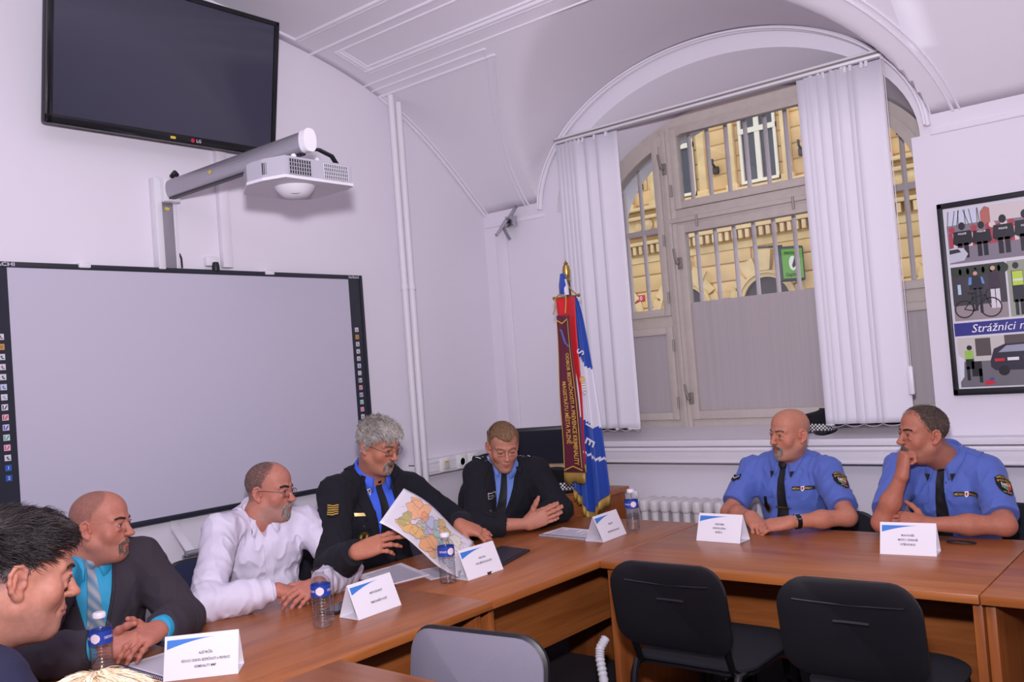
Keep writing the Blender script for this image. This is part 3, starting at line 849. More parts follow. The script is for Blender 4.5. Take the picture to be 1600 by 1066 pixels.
    def glasses(s, m, glass):
        mb = MB(); gl = MB(); X = lambda c: tuple(s.local(s.L(c)))
        for sg in (1,-1):
            pts = []
            for i in range(20):
                a = 2*PI*i/20; cx, cz = math.cos(a), math.sin(a)
                px = sg*.034+.0235*math.copysign(abs(cx)**.8, cx); pz = -.003+.0145*math.copysign(abs(cz)**.8, cz)
                pts.append(X((px, .1005-abs(px)*.16, pz)))
            mb.tube(pts, .0008, 5, closed=True)
            gl.add(pts, [tuple(range(20))])
            mb.tube([X((sg*.0575,.0912,.004)), X((sg*.068,.080,.006)), X((sg*.0815,.010,.006)), X((sg*.083,-.018,.002)), X((sg*.080,-.032,-.016))], [.0013,.0013,.0015,.0018,.0016], 6)
        mb.tube([X((-.0108,.0995,.002)), X((0,.103,.006)), X((.0108,.0995,.002))], .0009, 5)
        o = mb.build('glasses', m, s.root, 'thin metal glasses'); gl.build('lenses', glass, o)
    def bust(s):
        pass
def nrm_rows(a): return a/(np.linalg.norm(a, axis=1, keepdims=True)+1e-9)
# ---------------------------------------------------------------- the room
YW, XL = 3.97, -3.42
WALL = mat('white_wall_paint', (222,217,226), .82, bump=.012, bscale=260)
CEIL = mat('white_ceiling_paint', (226,222,230), .85, bump=.008, bscale=200)
TRIM = mat('white_gloss_paint', (222,218,224), .45)
WHITE_PL = mat('white_plastic', (222,219,226), .4)
def Bz(y):
    t = (np.asarray(y, float)-1.5)**2
    return np.polyval([0.000858,-0.010634,0.027899,-0.103314,3.164854], t)
CX, CA, CS, CR = -1.985, 1.015, 2.28, .675
def Cz(x, a=0.):
    q = 1-((np.asarray(x, float)-CX)/(CA-a))**2
    return np.where(q > 0, CS+(CR-a)*np.sqrt(np.maximum(q, 0)), -9)
NX, NA, NS, NR = -1.955, .935, 2.268, .585          # window niche arch on the wall face
WX, WA, WS, WR = -1.915, .905, 2.17, .545             # arch in the window plane
def niche_top(x):
    q = 1-((x-NX)/NA)**2
    return NS+NR*math.sqrt(max(q, 0))
X0, X1, Y0, Y1 = XL, 2.3, -.97, YW
# floor
mb = MB(); mb.box((X0-.1,Y0-.1,FZ-.06), (X1+.1,Y1+.1,FZ))
struct(mb.build('floor', mat('dark_carpet', (58,48,54), .95, bump=.08, bscale=700, var=.3, vscale=300)))
# ceiling: barrel vault with a cross vault over the window bay
xs = np.unique(np.r_[np.linspace(X0, -3.0, 10), CX+CA*np.cos(np.linspace(0, PI, 90)), np.linspace(-.97, X1, 30)])
ys = np.linspace(Y0, Y1, 110)
mb = MB(); rows = []
for y in ys: rows.append([(x, y, float(max(Bz(y), Cz(x)))) for x in xs])
mb.grid(rows)
o = mb.build('ceiling', CEIL, fix=False); struct(o)
md = o.modifiers.new('shell', 'SOLIDIFY'); md.thickness = .05; md.offset = 1
for p in o.data.polygons: pass
# left wall with the vault outline
mb = MB(); yy = np.linspace(Y0, Y1, 40)
prof = [(Y0,FZ)]+[(y, float(Bz(y))+.02) for y in yy]+[(Y1,FZ)]
mb.prism(prof, XL-.12, XL, axes='yzx'); struct(mb.build('wall_left', WALL))
mb = MB(); mb.prism(prof, X1, X1+.12, axes='yzx'); struct(mb.build('wall_right', WALL))
mb = MB(); mb.box((X0-.1,Y0-.12,FZ), (X1+.1,Y0,3.0)); struct(mb.build('wall_front', WALL))
# window wall
SILL = 1.03
xa = sorted(set(np.round(np.r_[np.linspace(X0, -2.86, 8), NX+NA*np.cos(np.linspace(0, PI, 70)), -2.86, -1.055, -1.02, CX+CA*np.cos(np.linspace(0, PI, 70)), np.linspace(-.97, X1, 12)], 5)))
mb = MB()
def topz(x): return float(max(Bz(YW), Cz(x)))+.004
def band(x0, x1, za0, za1, zb0, zb1):
    if za1-za0 < 1e-4 and zb1-zb0 < 1e-4: return
    mb.add([(x0,YW,za0),(x1,YW,zb0),(x1,YW,zb1),(x0,YW,za1)], [(0,1,2,3)])
for a, b in zip(xa[:-1], xa[1:]):
    if b <= -2.86+1e-6 and b <= NX-NA+1e-6 or a >= NX+NA-1e-6: band(a, b, FZ, topz(a), FZ, topz(b)); continue
    lo = SILL if (a >= -2.861 and b <= -1.0549) else NS
    band(a, b, FZ, lo, FZ, lo)
    band(a, b, niche_top(a), topz(a), niche_top(b), topz(b))
# niche jambs and splayed soffit
YF = 4.25
fr = [(-2.86,SILL),(-2.86,NS)]+[(NX+NA*math.cos(t), NS+NR*math.sin(t)) for t in np.linspace(PI, 0, 48)]+[(-1.055,NS),(-1.055,SILL)]
bk = [(WX-WA,SILL),(WX-WA,WS)]+[(WX+WA*math.cos(t), WS+WR*math.sin(t)) for t in np.linspace(PI, 0, 48)]+[(WX+WA,WS),(WX+WA,SILL)]
mb.grid([[(x,YW,z) for x, z in fr], [(x,YF,z) for x, z in bk]], smooth=True)
mb.grid([[(x,YF,z) for x, z in bk], [(x,YF+.3,z) for x, z in bk]], smooth=True)
# outer leaf of the wall around the opening
xo = [X0]+[WX-WA]+[WX+WA*math.cos(t) for t in np.linspace(PI, 0, 40)][1:-1]+[WX+WA, X1]
for a, b in zip(xo[:-1], xo[1:]):
    def wt(x): return WS+WR*math.sqrt(max(1-((x-WX)/WA)**2, 0))
    if b <= WX-WA+1e-6 or a >= WX+WA-1e-6: mb.add([(a,YF+.3,-.5),(b,YF+.3,-.5),(b,YF+.3,5),(a,YF+.3,5)], [(0,1,2,3)])
    else:
        mb.add([(a,YF+.3,-.5),(b,YF+.3,-.5),(b,YF+.3,SILL),(a,YF+.3,SILL)], [(0,1,2,3)])
        mb.add([(a,YF+.3,wt(a)),(b,YF+.3,wt(b)),(b,YF+.3,5),(a,YF+.3,5)], [(0,1,2,3)])
struct(mb.build('wall_back', WALL, fix=False))
# mouldings on the vault
def strip_on(pts, w, h, name):
    """raised bead along points (x,y,z), section w wide and h deep, hanging into the room"""
    mb = MB(); mb.tube(pts, w, 6); return struct(mb.build(name, CEIL))
def vz(x, y): return float(max(Bz(y), Cz(x)))
n_tr = 0
def bead(pts, r):
    global n_tr
    n_tr += 1
    mb = MB(); mb.tube(pts, r, 8); struct(mb.build('trim_%d' % n_tr, CEIL))
XR = 1.9
for yl, r, x0 in ((2.655,.010,-3.36),(2.675,.006,-3.36),(2.785,.008,XL),(3.005,.007,-3.30),(3.028,.011,-3.30),(3.048,.006,-3.30),(3.115,.005,XL)):
    bead([(x, yl, float(Bz(yl))-.001) for x in np.linspace(x0, XR, 30)], r)
# returns of the panels along the end wall
bead([(-3.36, y, float(Bz(y))-.001) for y in np.linspace(1.9, 2.66, 12)], .009)
for dx, r in ((0,.007),(.022,.010),(.040,.005)):
    bead([(-3.30+dx, y, float(Bz(y))-.001) for y in np.linspace(2.84, 3.03, 6)], r)
bead([(x, 2.84, float(Bz(2.84))-.001) for x in np.linspace(-3.30, XR, 20)], .006)
# edge roll along the end wall and along the crossing of the vaults
bead([(XL+.012, y, float(Bz(y))-.004) for y in np.linspace(3.2, YW, 20)], .011)
bead([(XL+.035, y, float(Bz(y))-.004) for y in np.linspace(3.2, YW, 20)], .005)
def groin(a, x):                                   # where a curve offset by a outside the crossing runs
    z = CS+(CR+a)*math.sqrt(max(1-((x-CX)/(CA+a))**2, 0))
    lo, hi = 2.2, YW
    for _ in range(40):
        m = (lo+hi)/2
        if float(Bz(m)) > z: lo = m
        else: hi = m
    return (x, lo, float(Bz(lo))-.002)
for a, r in ((.085,.007),(.11,.005)):
    pts = [groin(a, CX-(CA+a)*math.cos(t)) for t in np.linspace(.02, .95, 26)]
    bead([p for p in pts], r)
    yt = pts[-1][1]
    bead([(x, yt, float(Bz(yt))-.002) for x in np.linspace(-3.41, pts[-1][0], 14)], r)
    bead([groin(a, CX+(CA+a)*math.cos(t)) for t in np.linspace(.02, .95, 26)], r)
for a, y, r in ((.012,YW-.02,.012),(.016,YW-.05,.006)):
    bead([(CX+(CA-a)*math.cos(t), y, CS+(CR-a)*math.sin(t)) for t in np.linspace(.03, PI-.03, 60)], r)
# impost line where the vault lands on the window wall
for x0, x1 in ((-3.41,-2.98),(-.98,2.2)):
    mb = MB(); mb.box((x0, YW-.007, 2.262), (x1, YW+.01, 2.285), .004); n_tr += 1; struct(mb.build('trim_%d' % n_tr, CEIL))
# boxed pipe riser in the corner and flat duct on the left wall
mb = MB(); mb.box((-3.335, YW-.012, 1.0), (-3.255, YW, 2.22), .003); n_tr += 1; struct(mb.build('trim_%d' % n_tr, WALL))
mb = MB(); mb.box((XL, 2.215, 1.97), (XL+.03, 2.262, 2.6), .003); n_tr += 1; struct(mb.build('trim_%d' % n_tr, WALL))
# window sill board and cable channel under it
mb = MB(); mb.add([(-2.86,3.91,1.00),(-1.055,3.91,1.00),(-1.055,3.91,1.03),(-2.86,3.91,1.03),(-2.86,4.24,1.05),(-1.055,4.24,1.05),(-1.055,4.24,1.082),(-2.86,4.24,1.082)],
   [(0,1,2,3),(4,7,6,5),(0,4,5,1),(3,2,6,7),(0,3,7,4),(1,5,6,2)])
mb.box((-3.38,3.885,1.005), (2.2,YW,1.034), .004); n_tr += 1
struct(mb.build('trim_%d' % n_tr, TRIM))
mb = MB(); mb.box((-3.40,3.875,.925), (2.2,YW,1.0), .005); mb.box((-3.40,3.868,.985), (2.2,3.876,.992)); mb.box((-3.40,3.868,.930), (2.2,3.876,.936)); n_tr += 1
struct(mb.build('trim_%d' % n_tr, TRIM))

# ---------------------------------------------------------------- window
FRM = mat('window_frame_paint', (192,182,174), .5, var=.08, vscale=30)
STEEL = mat('grey_iron', (206,196,200), .5)
BRASSY = mat('dull_metal', (140,132,126), .45, .35)
def glass_mat(name, tint=1., refl=.10):
    m = bpy.data.materials.new(name); m.use_nodes = True; nt = m.node_tree; N = nt.nodes; L = nt.links
    N.remove(N['Principled BSDF']); out = N['Material Output']
    tr = N.new('ShaderNodeBsdfTransparent'); tr.inputs['Color'].default_value = (tint,tint,tint,1)
    gl = N.new('ShaderNodeBsdfGlossy'); gl.inputs['Roughness'].default_value = .02
    lw = N.new('ShaderNodeLayerWeight'); lw.inputs['Blend'].default_value = .5
    pw = N.new('ShaderNodeMath'); pw.operation = 'POWER'; pw.inputs[1].default_value = 3.5; L.new(lw.outputs['Facing'], pw.inputs[0])
    ml = N.new('ShaderNodeMath'); ml.operation = 'MULTIPLY_ADD'; ml.inputs[1].default_value = .6; ml.inputs[2].default_value = refl*.5; L.new(pw.outputs[0], ml.inputs[0])
    mx = N.new('ShaderNodeMixShader'); L.new(ml.outputs[0], mx.inputs['Fac'])
    L.new(tr.outputs['BSDF'], mx.inputs[1]); L.new(gl.outputs['BSDF'], mx.inputs[2]); L.new(mx.outputs['Shader'], out.inputs['Surface'])
    MATS[name] = m; return m
PANE = glass_mat('window_glass', .95)
FROST = mat('frosted_film', (178,170,172), .6, trans=0, var=.10, vscale=14, stretch=(3,1,.05))
def wtop(x, a=0.): return WS+(WR-a)*math.sqrt(max(1-((x-WX)/(WA-a))**2, 0))
win = MB()
def ring(a0, a1, y0, y1, x0, x1, n=30):
    """arched strip between insets a0 and a1 of the window arch from x0 to x1"""
    t0 = math.acos(max(-1, min(1, (x0-WX)/(WA-a0)))); t1 = math.acos(max(-1, min(1, (x1-WX)/(WA-a0))))
    rows = []
    for t in np.linspace(t0, t1, n):
        A = (WX+(WA-a0)*math.cos(t), WS+(WR-a0)*math.sin(t)); B = (WX+(WA-a1)*math.cos(t), WS+(WR-a1)*math.sin(t))
        rows.append([(A[0],y0,A[1]),(B[0],y0,B[1]),(B[0],y1,B[1]),(A[0],y1,A[1])])
    win.grid([r+[r[0]] for r in rows], smooth=False)
Ya, Yb = 4.20, 4.27
zb = 1.07
ring(0, .05, Ya, Yb, WX-WA, WX+WA, 50)
ring(.045, .095, Ya-.012, Yb-.02, WX-WA+.05, WX+WA-.05, 50)
for x in (WX-WA, WX+WA-.05): win.box((x,Ya,zb), (x+.05,Yb,WS+.01), .004)
win.box((WX-WA,Ya+.003,zb+.001), (WX+WA,Yb-.003,zb+.045), .004)
ML, MR = -2.33, -1.50
for x in (ML, MR):
    win.box((x-.036,Ya-.01,zb), (x+.036,Yb,wtop(x)-.02), .005); win.box((x-.012,Ya-.022,zb), (x+.012,Ya,wtop(x)-.03), .004)
win.box((ML,Ya-.008,2.115), (MR,Yb-.004,2.20), .005); win.box((ML,Ya-.024,2.13), (MR,Ya,2.155), .004)
def sash(x0, x1, z0, z1, w=.045, arch=False):
    for a, b in ((x0,x0+w),(x1-w,x1)):
        zt = z1 if not arch else wtop((a+b)/2, .05)
        win.box((a,Ya-.018,z0), (b,Ya+.03,zt), .004)
    win.box((x0+.002,Ya-.0165,z0+.001), (x1-.002,Ya+.028,z0+w), .004)
    if not arch: win.box((x0+.002,Ya-.0165,z1-w), (x1-.002,Ya+.028,z1-.001), .004)
sash(ML+.036, MR-.036, zb+.04, 2.118); sash(ML+.036, MR-.036, 2.20, 2.66, .04, True)
win.box((ML+.038,Ya-.015,2.585), (MR-.038,Ya+.026,2.63), .004)
for sx0, sx1 in ((WX-WA+.05, ML-.036), (MR+.036, WX+WA-.05)):
    sash(sx0, sx1, zb+.04, 1.60, .04); sash(sx0, sx1, 1.655, 2.4, .04, True)
    win.box((sx0,Ya+.004,1.595), (sx1,Yb-.004,1.66), .004)
window = struct(win.build('window_1', FRM))
def pane(x0, x1, z0, z1, m, name='window_pane', arch=False):
    mb = MB()
    if arch:
        t = np.linspace(x0, x1, 16); poly = [(x0,z0),(x1,z0)]+[(x, wtop(x, .06)) for x in t[::-1]]
        mb.prism(poly, Ya+.004, Ya+.010, axes='xzy')
    else: mb.box((x0,Ya+.004,z0), (x1,Ya+.010,z1))
    o = mb.build(name, m, window); return o
pane(ML+.07, MR-.07, 1.712, 2.09, PANE); pane(ML+.07, MR-.07, 1.13, 1.712, FROST, 'frosted_pane'); pane(ML+.07, MR-.07, 2.23, 2.6, PANE)
for sx0, sx1 in ((WX-WA+.08, ML-.07), (MR+.07, WX+WA-.08)):
    pane(sx0, sx1, 1.14, 1.57, FROST, 'frosted_pane'); pane(sx0, sx1, 1.68, 2.5, PANE, arch=True)
# handles and hinges
for hx, hz in ((ML+.045,1.92),(ML+.045,1.22),(ML-.002,2.42)):
    mb = MB(); mb.box((hx-.012,Ya-.03,hz-.03), (hx+.012,Ya-.016,hz+.03), .003); mb.tube([(hx,Ya-.03,hz),(hx,Ya-.055,hz),(hx-.005,Ya-.058,hz+.02),(hx-.012,Ya-.058,hz+.075)], .007, 8)
    mb.build('window_handle', BRASSY, window)
for hx, hz in ((ML-.036,2.05),(ML-.036,1.75),(ML-.03,1.5),(ML-.03,1.2),(ML+.16,2.125),(MR-.16,2.125),(ML+.03,2.3)):
    mb = MB(); mb.tube([(hx,Ya-.026,hz-.03),(hx,Ya-.026,hz+.03)], .006, 8); mb.build('hinge', BRASSY, window)
# iron bars outside the glass
for i, x in enumerate(np.arange(-2.737, -1.12, .1085)):
    mb = MB(); mb.tube([(x,4.42,SILL),(x,4.42,wtop(x)-.004)], .012, 8)
    mb.build('window_bar', STEEL, window)
for z in (2.13, 1.25):
    mb = MB(); mb.box((WX-WA,4.41,z), (WX+WA,4.432,z+.03)); mb.build('crossbar', STEEL, window)
# ---------------------------------------------------------------- building across the street (20 m away)
FY = 20.; K = 20/13.
fz = lambda z: 1.44+(z-1.44)*K
YEL = mat('ochre_plaster', (226,188,134), .9, bump=.05, bscale=9, var=.22, vscale=1.3)
YEL2 = mat('pale_ochre_stone', (230,198,148), .9, var=.25, vscale=2.5)
DARK = mat('dark_doorway', (62,54,58), .5)
b = thing('building', 'ochre stone facade across the street, seen through the barred window', 'building', (-8,FY,0))
B0 = Vector((-8,FY,0))
def bb(mb, x0, x1, z0, z1, d0, d1, bev=0, mi=0): mb.box((x0+8, -d1, z0), (x1+8, -d0, z1), bev, mi)
wall = MB(); bb(wall, -22, 6, -1.5, 14, -.4, 0)
rng = random.Random(4)
# rusticated courses between the arches, running ashlar above
zc = [fz(v) for v in (1.3,1.62,1.94,2.26,2.53,2.80,3.02)]
AX = [-7.05*K+i*1.375*K for i in range(-5, 10)]; AR = .42*K*.92
for i, z in enumerate(zc[:-1]):
    for ax in AX:
        xm0 = ax+AR+.17; xm1 = ax+1.375*K-AR-.17
        if z > fz(2.5): xm0 = ax+.32; xm1 = ax+1.375*K-.32
        bb(wall, xm0+(0 if i % 2 else .0), xm1, z+.03, zc[i+1]-.0, 0, .055, .018)
for r in range(12):
    z = fz(3.98)+r*.36
    x = -22+(.45 if r % 2 else 0)
    while x < 6:
        bb(wall, x, x+.87, z, z+.33, 0, .03, .010); x += .90
wall.build('stone_wall', YEL, b)
cor = MB()
bb(cor, -22, 6, fz(3.02), fz(3.12), 0, .08); bb(cor, -22, 6, fz(3.30), fz(3.36), 0, .22, .01); bb(cor, -22, 6, fz(3.44), fz(3.50), 0, .28, .02)
bb(cor, -22, 6, fz(3.50), fz(3.72), 0, .10); bb(cor, -22, 6, fz(3.72), fz(3.78), 0, .26, .02); bb(cor, -22, 6, fz(3.86), fz(3.92), 0, .30, .02)
x = -22
while x < 6:
    bb(cor, x, x+.09, fz(3.16), fz(3.29), .06, .20); x += .17
cor.build('cornice', YEL2, b)
x = -21.5
while x < 5.5:
    fr = MB()
    for q in range(3): fr.lathe([(.02,0),(.09,.01),(.11,.04),(.06,.07),(.01,.08)], (0,0,0), 10, M=Matrix.Translation((x+8+q*.28,-.10,fz(3.61)+(.03 if q == 1 else 0))) @ Matrix.Rotation(PI/2, 4, 'X') @ Matrix.Scale(1.0+(q == 1)*.4, 4))
    fr.box((x+7.9,-.12,fz(3.57)), (x+8.66,0,fz(3.58)+.02)); fr.build('frieze_ornament', YEL2, b)
    x += 1.06
for i, ax in enumerate(AX):
    mb = MB(); n = 20; R1 = AR; zc0 = fz(2.16)
    poly = [(ax+8-R1,-1.5),(ax+8+R1,-1.5)]+[(ax+8+R1*math.cos(t), zc0+R1*math.sin(t)) for t in np.linspace(0, PI, n)]
    mb.prism(poly, -.02, -.012, axes='xzy'); o = mb.build('arched_doorway', DARK, b)
    mb = MB(); bb(mb, ax-R1, ax+R1, zc0-.30, zc0-.2, .0, .06); mb.build('door_transom', mat('brown_door', (84,60,52), .5), o)
    mb = MB()
    for (ra, rb, d) in ((R1-.02,R1+.07,.10),(R1+.07,R1+.14,.14)):
        rows = []
        for t in np.linspace(0, PI, n):
            c, s_ = math.cos(t), math.sin(t)
            rows.append([(ax+8+ra*c,0,zc0+ra*s_),(ax+8+ra*c,-d,zc0+ra*s_),(ax+8+rb*c,-d,zc0+rb*s_),(ax+8+rb*c,0,zc0+rb*s_)])
        mb.grid(rows, smooth=False)
        for sg in (-1,1): bb(mb, ax+sg*(ra+rb)/2-(rb-ra)/2, ax+sg*(ra+rb)/2+(rb-ra)/2, -1.5, zc0, 0, d)
    # voussoirs
    for k in range(7):
        t0 = PI*(k+.06)/7; t1 = PI*(k+.94)/7; ra = R1+.15; rb = R1+(.62 if k == 3 else .50 if k in (2,4) else .34)
        q = [(ax+8+r*math.cos(t), zc0+r*math.sin(t)) for r, t in ((ra,t0),(rb,t0+.02),(rb,t1-.02),(ra,t1))]
        mb.prism(q, -.09 if k != 3 else -.16, .0, axes='xzy')
    mb.build('arch_surround', YEL2, b)
for i, ax in enumerate(AX):
    wx = ax+.10; z0, z1 = fz(3.97), fz(5.2); hw = .46
    mb = MB(); bb(mb, wx-hw, wx+hw, z0, z1, .031, .05); o = mb.build('window', mat('dark_pane', (66,66,76), .15), b)
    mb = MB()
    for x0, x1 in ((wx-hw,wx-hw+.07),(wx-.06,wx+.06),(wx+hw-.07,wx+hw)): bb(mb, x0, x1, z0, z1, .05, .11)
    for q0, q1 in ((z0,z0+.07),(z0+(z1-z0)*.62,z0+(z1-z0)*.62+.12),(z1-.07,z1)): bb(mb, wx-hw, wx+hw, q0, q1, .05, .12)
    mb.build('window_frame', mat('cream_paint', (224,214,196), .6), o)
    for sg in (-1,1):
        mb = MB(); px = wx+sg*.68
        bb(mb, px-.10, px+.10, fz(3.92), fz(5.3), 0, .16, .02); bb(mb, px-.15, px+.15, fz(3.92), fz(4.0), 0, .20, .01)
        mb.build('pilaster', YEL2, b)
    mb = MB(); lx = ax+1.375*K*.5+.05; lz = fz(4.30); mb.tube([(lx+8,-.03,lz),(lx+8,-.22,lz+.1),(lx+8,-.22,lz+.22)], .03, 8); bb(mb, lx-.07, lx+.07, lz-.12, lz+.06, .02, .12, .02)
    mb.build('wall_bracket', mat('dark_iron', (70,62,58), .5, .5), b)
mb = MB(); bb(mb, -7.98*K, -7.79*K, fz(2.39), fz(2.5), .055, .075, .005); o = mb.build('house_number_plate', mat('red_enamel', (190,40,50), .35), b, 'red house number plate')
vs, fs = text_mesh('10', .15); mb = MB(); mb.add(vs, fs, 0, M=frame((-7.88*K+8,-.078,fz(2.445)), (1,0,0), (0,0,1))); mb.build('number', mat('white_enamel', (235,235,230), .4), o)
mb = MB(); mb.box((-30,4.6,-1.6), (12,FY,-1.5)); o = mb.build('street', mat('asphalt', (90,88,90), .9, bump=.05, bscale=60)); tag(o, 'grey street surface between the window and the ochre facade', 'street', kind='structure')
# green shop sign hanging on the near side of the street
sg = thing('hanging_sign', 'green tea room sign with a white leaf, outside the window', 'sign', (-7.946,19.6,-.489), .75)
sg.scale = (1.86,1.86,1.86)
SX, SZ = -2.40, 2.0
mb = MB(); mb.box((-.155,-.03,1.83), (.155,.03,2.255), .03); mb.box((-.45,-.015,2.25), (-.10,.015,2.275)); mb.build('sign_case', mat('dark_sign', (64,68,74), .5), sg)
mb = MB(); mb.box((-.125,-.036,1.865), (.125,-.030,2.22)); mb.build('sign_face', mat('sign_green', (104,160,62), .5), sg)
mb = MB(); mb.lathe([(.001,0),(.058,0)], n=24, caps=False, M=Matrix.Translation((0,-.040,2.045)) @ Matrix.Rotation(PI/2,4,'X') @ Matrix.Diagonal((.82,1.5,1,1)))
mb.build('leaf_emblem', mat('sign_white', (226,228,216), .6), sg)
mb = MB(); mb.prism([(.045,2.10),(.04,2.02),(.0,1.985),(-.012,2.02),(.01,2.075),(.028,2.125)], -.044, -.041, axes='xzy'); mb.build('leaf_emblem', mat('sign_dark', (46,50,44), .6), sg, 'dark leaf')
for t_, z in (('PIVOVAR', 2.165),('ČAJOVNA', 1.905)):
    vs, fs = text_mesh(t_, .05, bold=True, width=.19); mb = MB(); mb.add(vs, fs, 0, M=frame((0,-.040,z), (1,0,0), (0,0,1))); mb.build('lettering', mat('sign_dark', (46,50,44), .6), sg)

# ---------------------------------------------------------------- vertical blinds
bl = thing('vertical_blind', 'white vertical window blind drawn apart to both sides of the window', 'blind', (-1.98,3.93,0))
SLAT = mat('white_blind_fabric', (226,223,232), .8, bump=.02, bscale=500, bstretch=(1,1,.05))
ox = 1.98
mb = MB(); mb.box((-2.83+ox,-.022,2.622), (-1.125+ox,.022,2.655), .005); mb.box((-2.83+ox,-.024,2.634), (-1.125+ox,-.021,2.643), mi=1); mb.build('head_rail', [mat('white_metal', (222,220,226), .35, .1), BRASSY], bl)
def slat(x, ang, z0=1.095):
    mb = MB(); c, s_ = math.cos(ang), math.sin(ang); w = .0635
    rows = []
    for z in (z0, z0+.03, 2.3, 2.616):
        rows.append([(x+ox+u*w*c, u*w*s_+.006*(1-u*u)-.003, z) for u in (-1,-.6,-.2,.2,.6,1)])
    mb.grid(rows); o = mb.build('slat', SLAT, bl, fix=False, auto=False)
    md = o.modifiers.new('thick', 'SOLIDIFY'); md.thickness = .0012
    mb = MB(); mb.box((x+ox-w*abs(c),-.004,z0-.006), (x+ox+w*abs(c),.004,z0+.0)); mb.build('slat_weight', WHITE_PL, bl)
    mb = MB(); mb.box((x+ox-.006,-.006,2.598), (x+ox+.006,.006,2.624)); mb.build('slat_hanger', WHITE_PL, bl)
for i in range(7): slat(-2.762+i*.026 if i < 5 else -2.762+.104+(i-4)*.072, .22 if i < 5 else .12)
for i, (x, a) in enumerate(((-1.435,.06),(-1.40,.25),(-1.38,.3),(-1.345,.2),(-1.30,.08),(-1.285,.3),(-1.262,.25),(-1.215,.10),(-1.195,.06))): slat(x, a)
for k, x in enumerate((-1.128,-1.118)):
    mb = MB(); mb.tube([(x+ox,-.03,2.62),(x+ox+.002,-.03,1.9),(x+ox,-.03,1.30)], .0022, 6); mb.build('pull_chain', mat('chain_white', (214,206,210), .4), bl)
mb = MB(); mb.box((-1.135+ox,-.04,1.21), (-1.11+ox,-.02,1.33), .008); mb.build('chain_weight', WHITE_PL, bl)
mb = MB()
for x0, x1, dz in ((-2.80,-2.45,0),(-1.49,-1.14,0)):
    pts = [(x+ox,-.012,1.094-.012*abs(math.sin((x-x0)*40))) for x in np.linspace(x0, x1, 60)]
    mb.tube(pts, .0012, 4)
mb.build('bottom_chain', mat('chain_white', (214,206,210), .4), bl)

# ---------------------------------------------------------------- tables
def wood_mat(name, a, b_, along):
    m = bpy.data.materials.new(name); m.use_nodes = True; nt = m.node_tree; N = nt.nodes; L = nt.links; P = N['Principled BSDF']
    tc = N.new('ShaderNodeTexCoord'); mp = N.new('ShaderNodeMapping'); L.new(tc.outputs['Object'], mp.inputs['Vector'])
    mp.inputs['Scale'].default_value = {'x': (.8,9,9), 'y': (9,.8,9), 'z': (9,9,.8)}[along]
    nz = N.new('ShaderNodeTexNoise'); nz.inputs['Scale'].default_value = 2.2; nz.inputs['Detail'].default_value = 8; nz.inputs['Roughness'].default_value = .62; nz.inputs['Distortion'].default_value = .5
    L.new(mp.outputs['Vector'], nz.inputs['Vector'])
    mp2 = N.new('ShaderNodeMapping'); mp2.inputs['Scale'].default_value = {'x': (3,120,120), 'y': (120,3,120), 'z': (120,120,3)}[along]; L.new(tc.outputs['Object'], mp2.inputs['Vector'])
    n2 = N.new('ShaderNodeTexNoise'); n2.inputs['Scale'].default_value = 1.; n2.inputs['Detail'].default_value = 4; L.new(mp2.outputs['Vector'], n2.inputs['Vector'])
    mx = N.new('ShaderNodeMath'); mx.operation = 'MULTIPLY_ADD'; mx.inputs[1].default_value = .35; L.new(n2.outputs['Fac'], mx.inputs[0]); L.new(nz.outputs['Fac'], mx.inputs[2])
    rp = N.new('ShaderNodeValToRGB'); e = rp.color_ramp.elements; e[0].position = .45; e[0].color = lin(b_)+(1,); e[1].position = .86; e[1].color = lin(a)+(1,)
    L.new(mx.outputs[0], rp.inputs['Fac']); L.new(rp.outputs['Color'], P.inputs['Base Color'])
    P.inputs['Roughness'].default_value = .33; P.inputs['Specular IOR Level'].default_value = .5
    MATS[name] = m; return m
WX_ = wood_mat('alder_laminate_long_x', (178,106,54), (138,75,35), 'x')
WY_ = wood_mat('alder_laminate_long_y', (178,106,54), (138,75,35), 'y')
WZ_ = wood_mat('alder_laminate_upright', (166,96,48), (128,68,32), 'z')
def table(label, x0, x1, y0, y1, along, wood, panel):
    t = thing('conference_table', label, 'table', ((x0+x1)/2,(y0+y1)/2,0), 0, 'conference tables set in a U')
    cx, cy = (x0+x1)/2, (y0+y1)/2; X, Y = (x1-x0)/2, (y1-y0)/2
    mb = MB(); mb.box((-X+.0008,-Y+.0008,.715), (X-.0008,Y-.0008,.74), .002); mb.build('tabletop', wood, t)
    if along == 'x':
        for sx in (-1,1):
            mb = MB(); mb.box((sx*(X-.015)-.0125,-Y+.04,FZ), (sx*(X-.015)+.0125,Y-.05,.715), .001); mb.build('end_panel', WZ_, t)
        mb = MB(); mb.box((-X+.03,panel-.009,.30), (X-.03,panel+.009,.70)); mb.build('modesty_panel', wood, t)
    else:
        for sy in (-1,1):
            mb = MB(); mb.box((-X+.05,sy*(Y-.03)-.0125,FZ), (X-.04,sy*(Y-.03)+.0125,.715), .001); mb.build('end_panel', WZ_, t)
        mb = MB(); mb.box((panel-.009,-Y+.045,.42), (panel+.009,Y-.045,.66)); mb.build('modesty_panel', wood, t)
    return t
tW = table('wooden conference table under the window, where the two officers in light blue shirts sit', -1.864, -.64, 2.649, 3.405, 'x', WX_, .17)
table('wooden conference table at the right edge, beyond the seam right of the last name card', -.638, .59, 2.649, 3.405, 'x', WX_, .17)
tL = table('wooden conference table in the corner, under the black folder and the map', -2.622, -1.866, 2.075, 3.40, 'y', WY_, .14)
table('wooden conference table in front of the man in the white shirt', -2.622, -1.866, .85, 2.073, 'y', WY_, .14)
table('wooden conference table at the bottom edge of the photo, in front of the grey chair', -1.864, -.60, .72, 1.476, 'x', WX_, -.12)
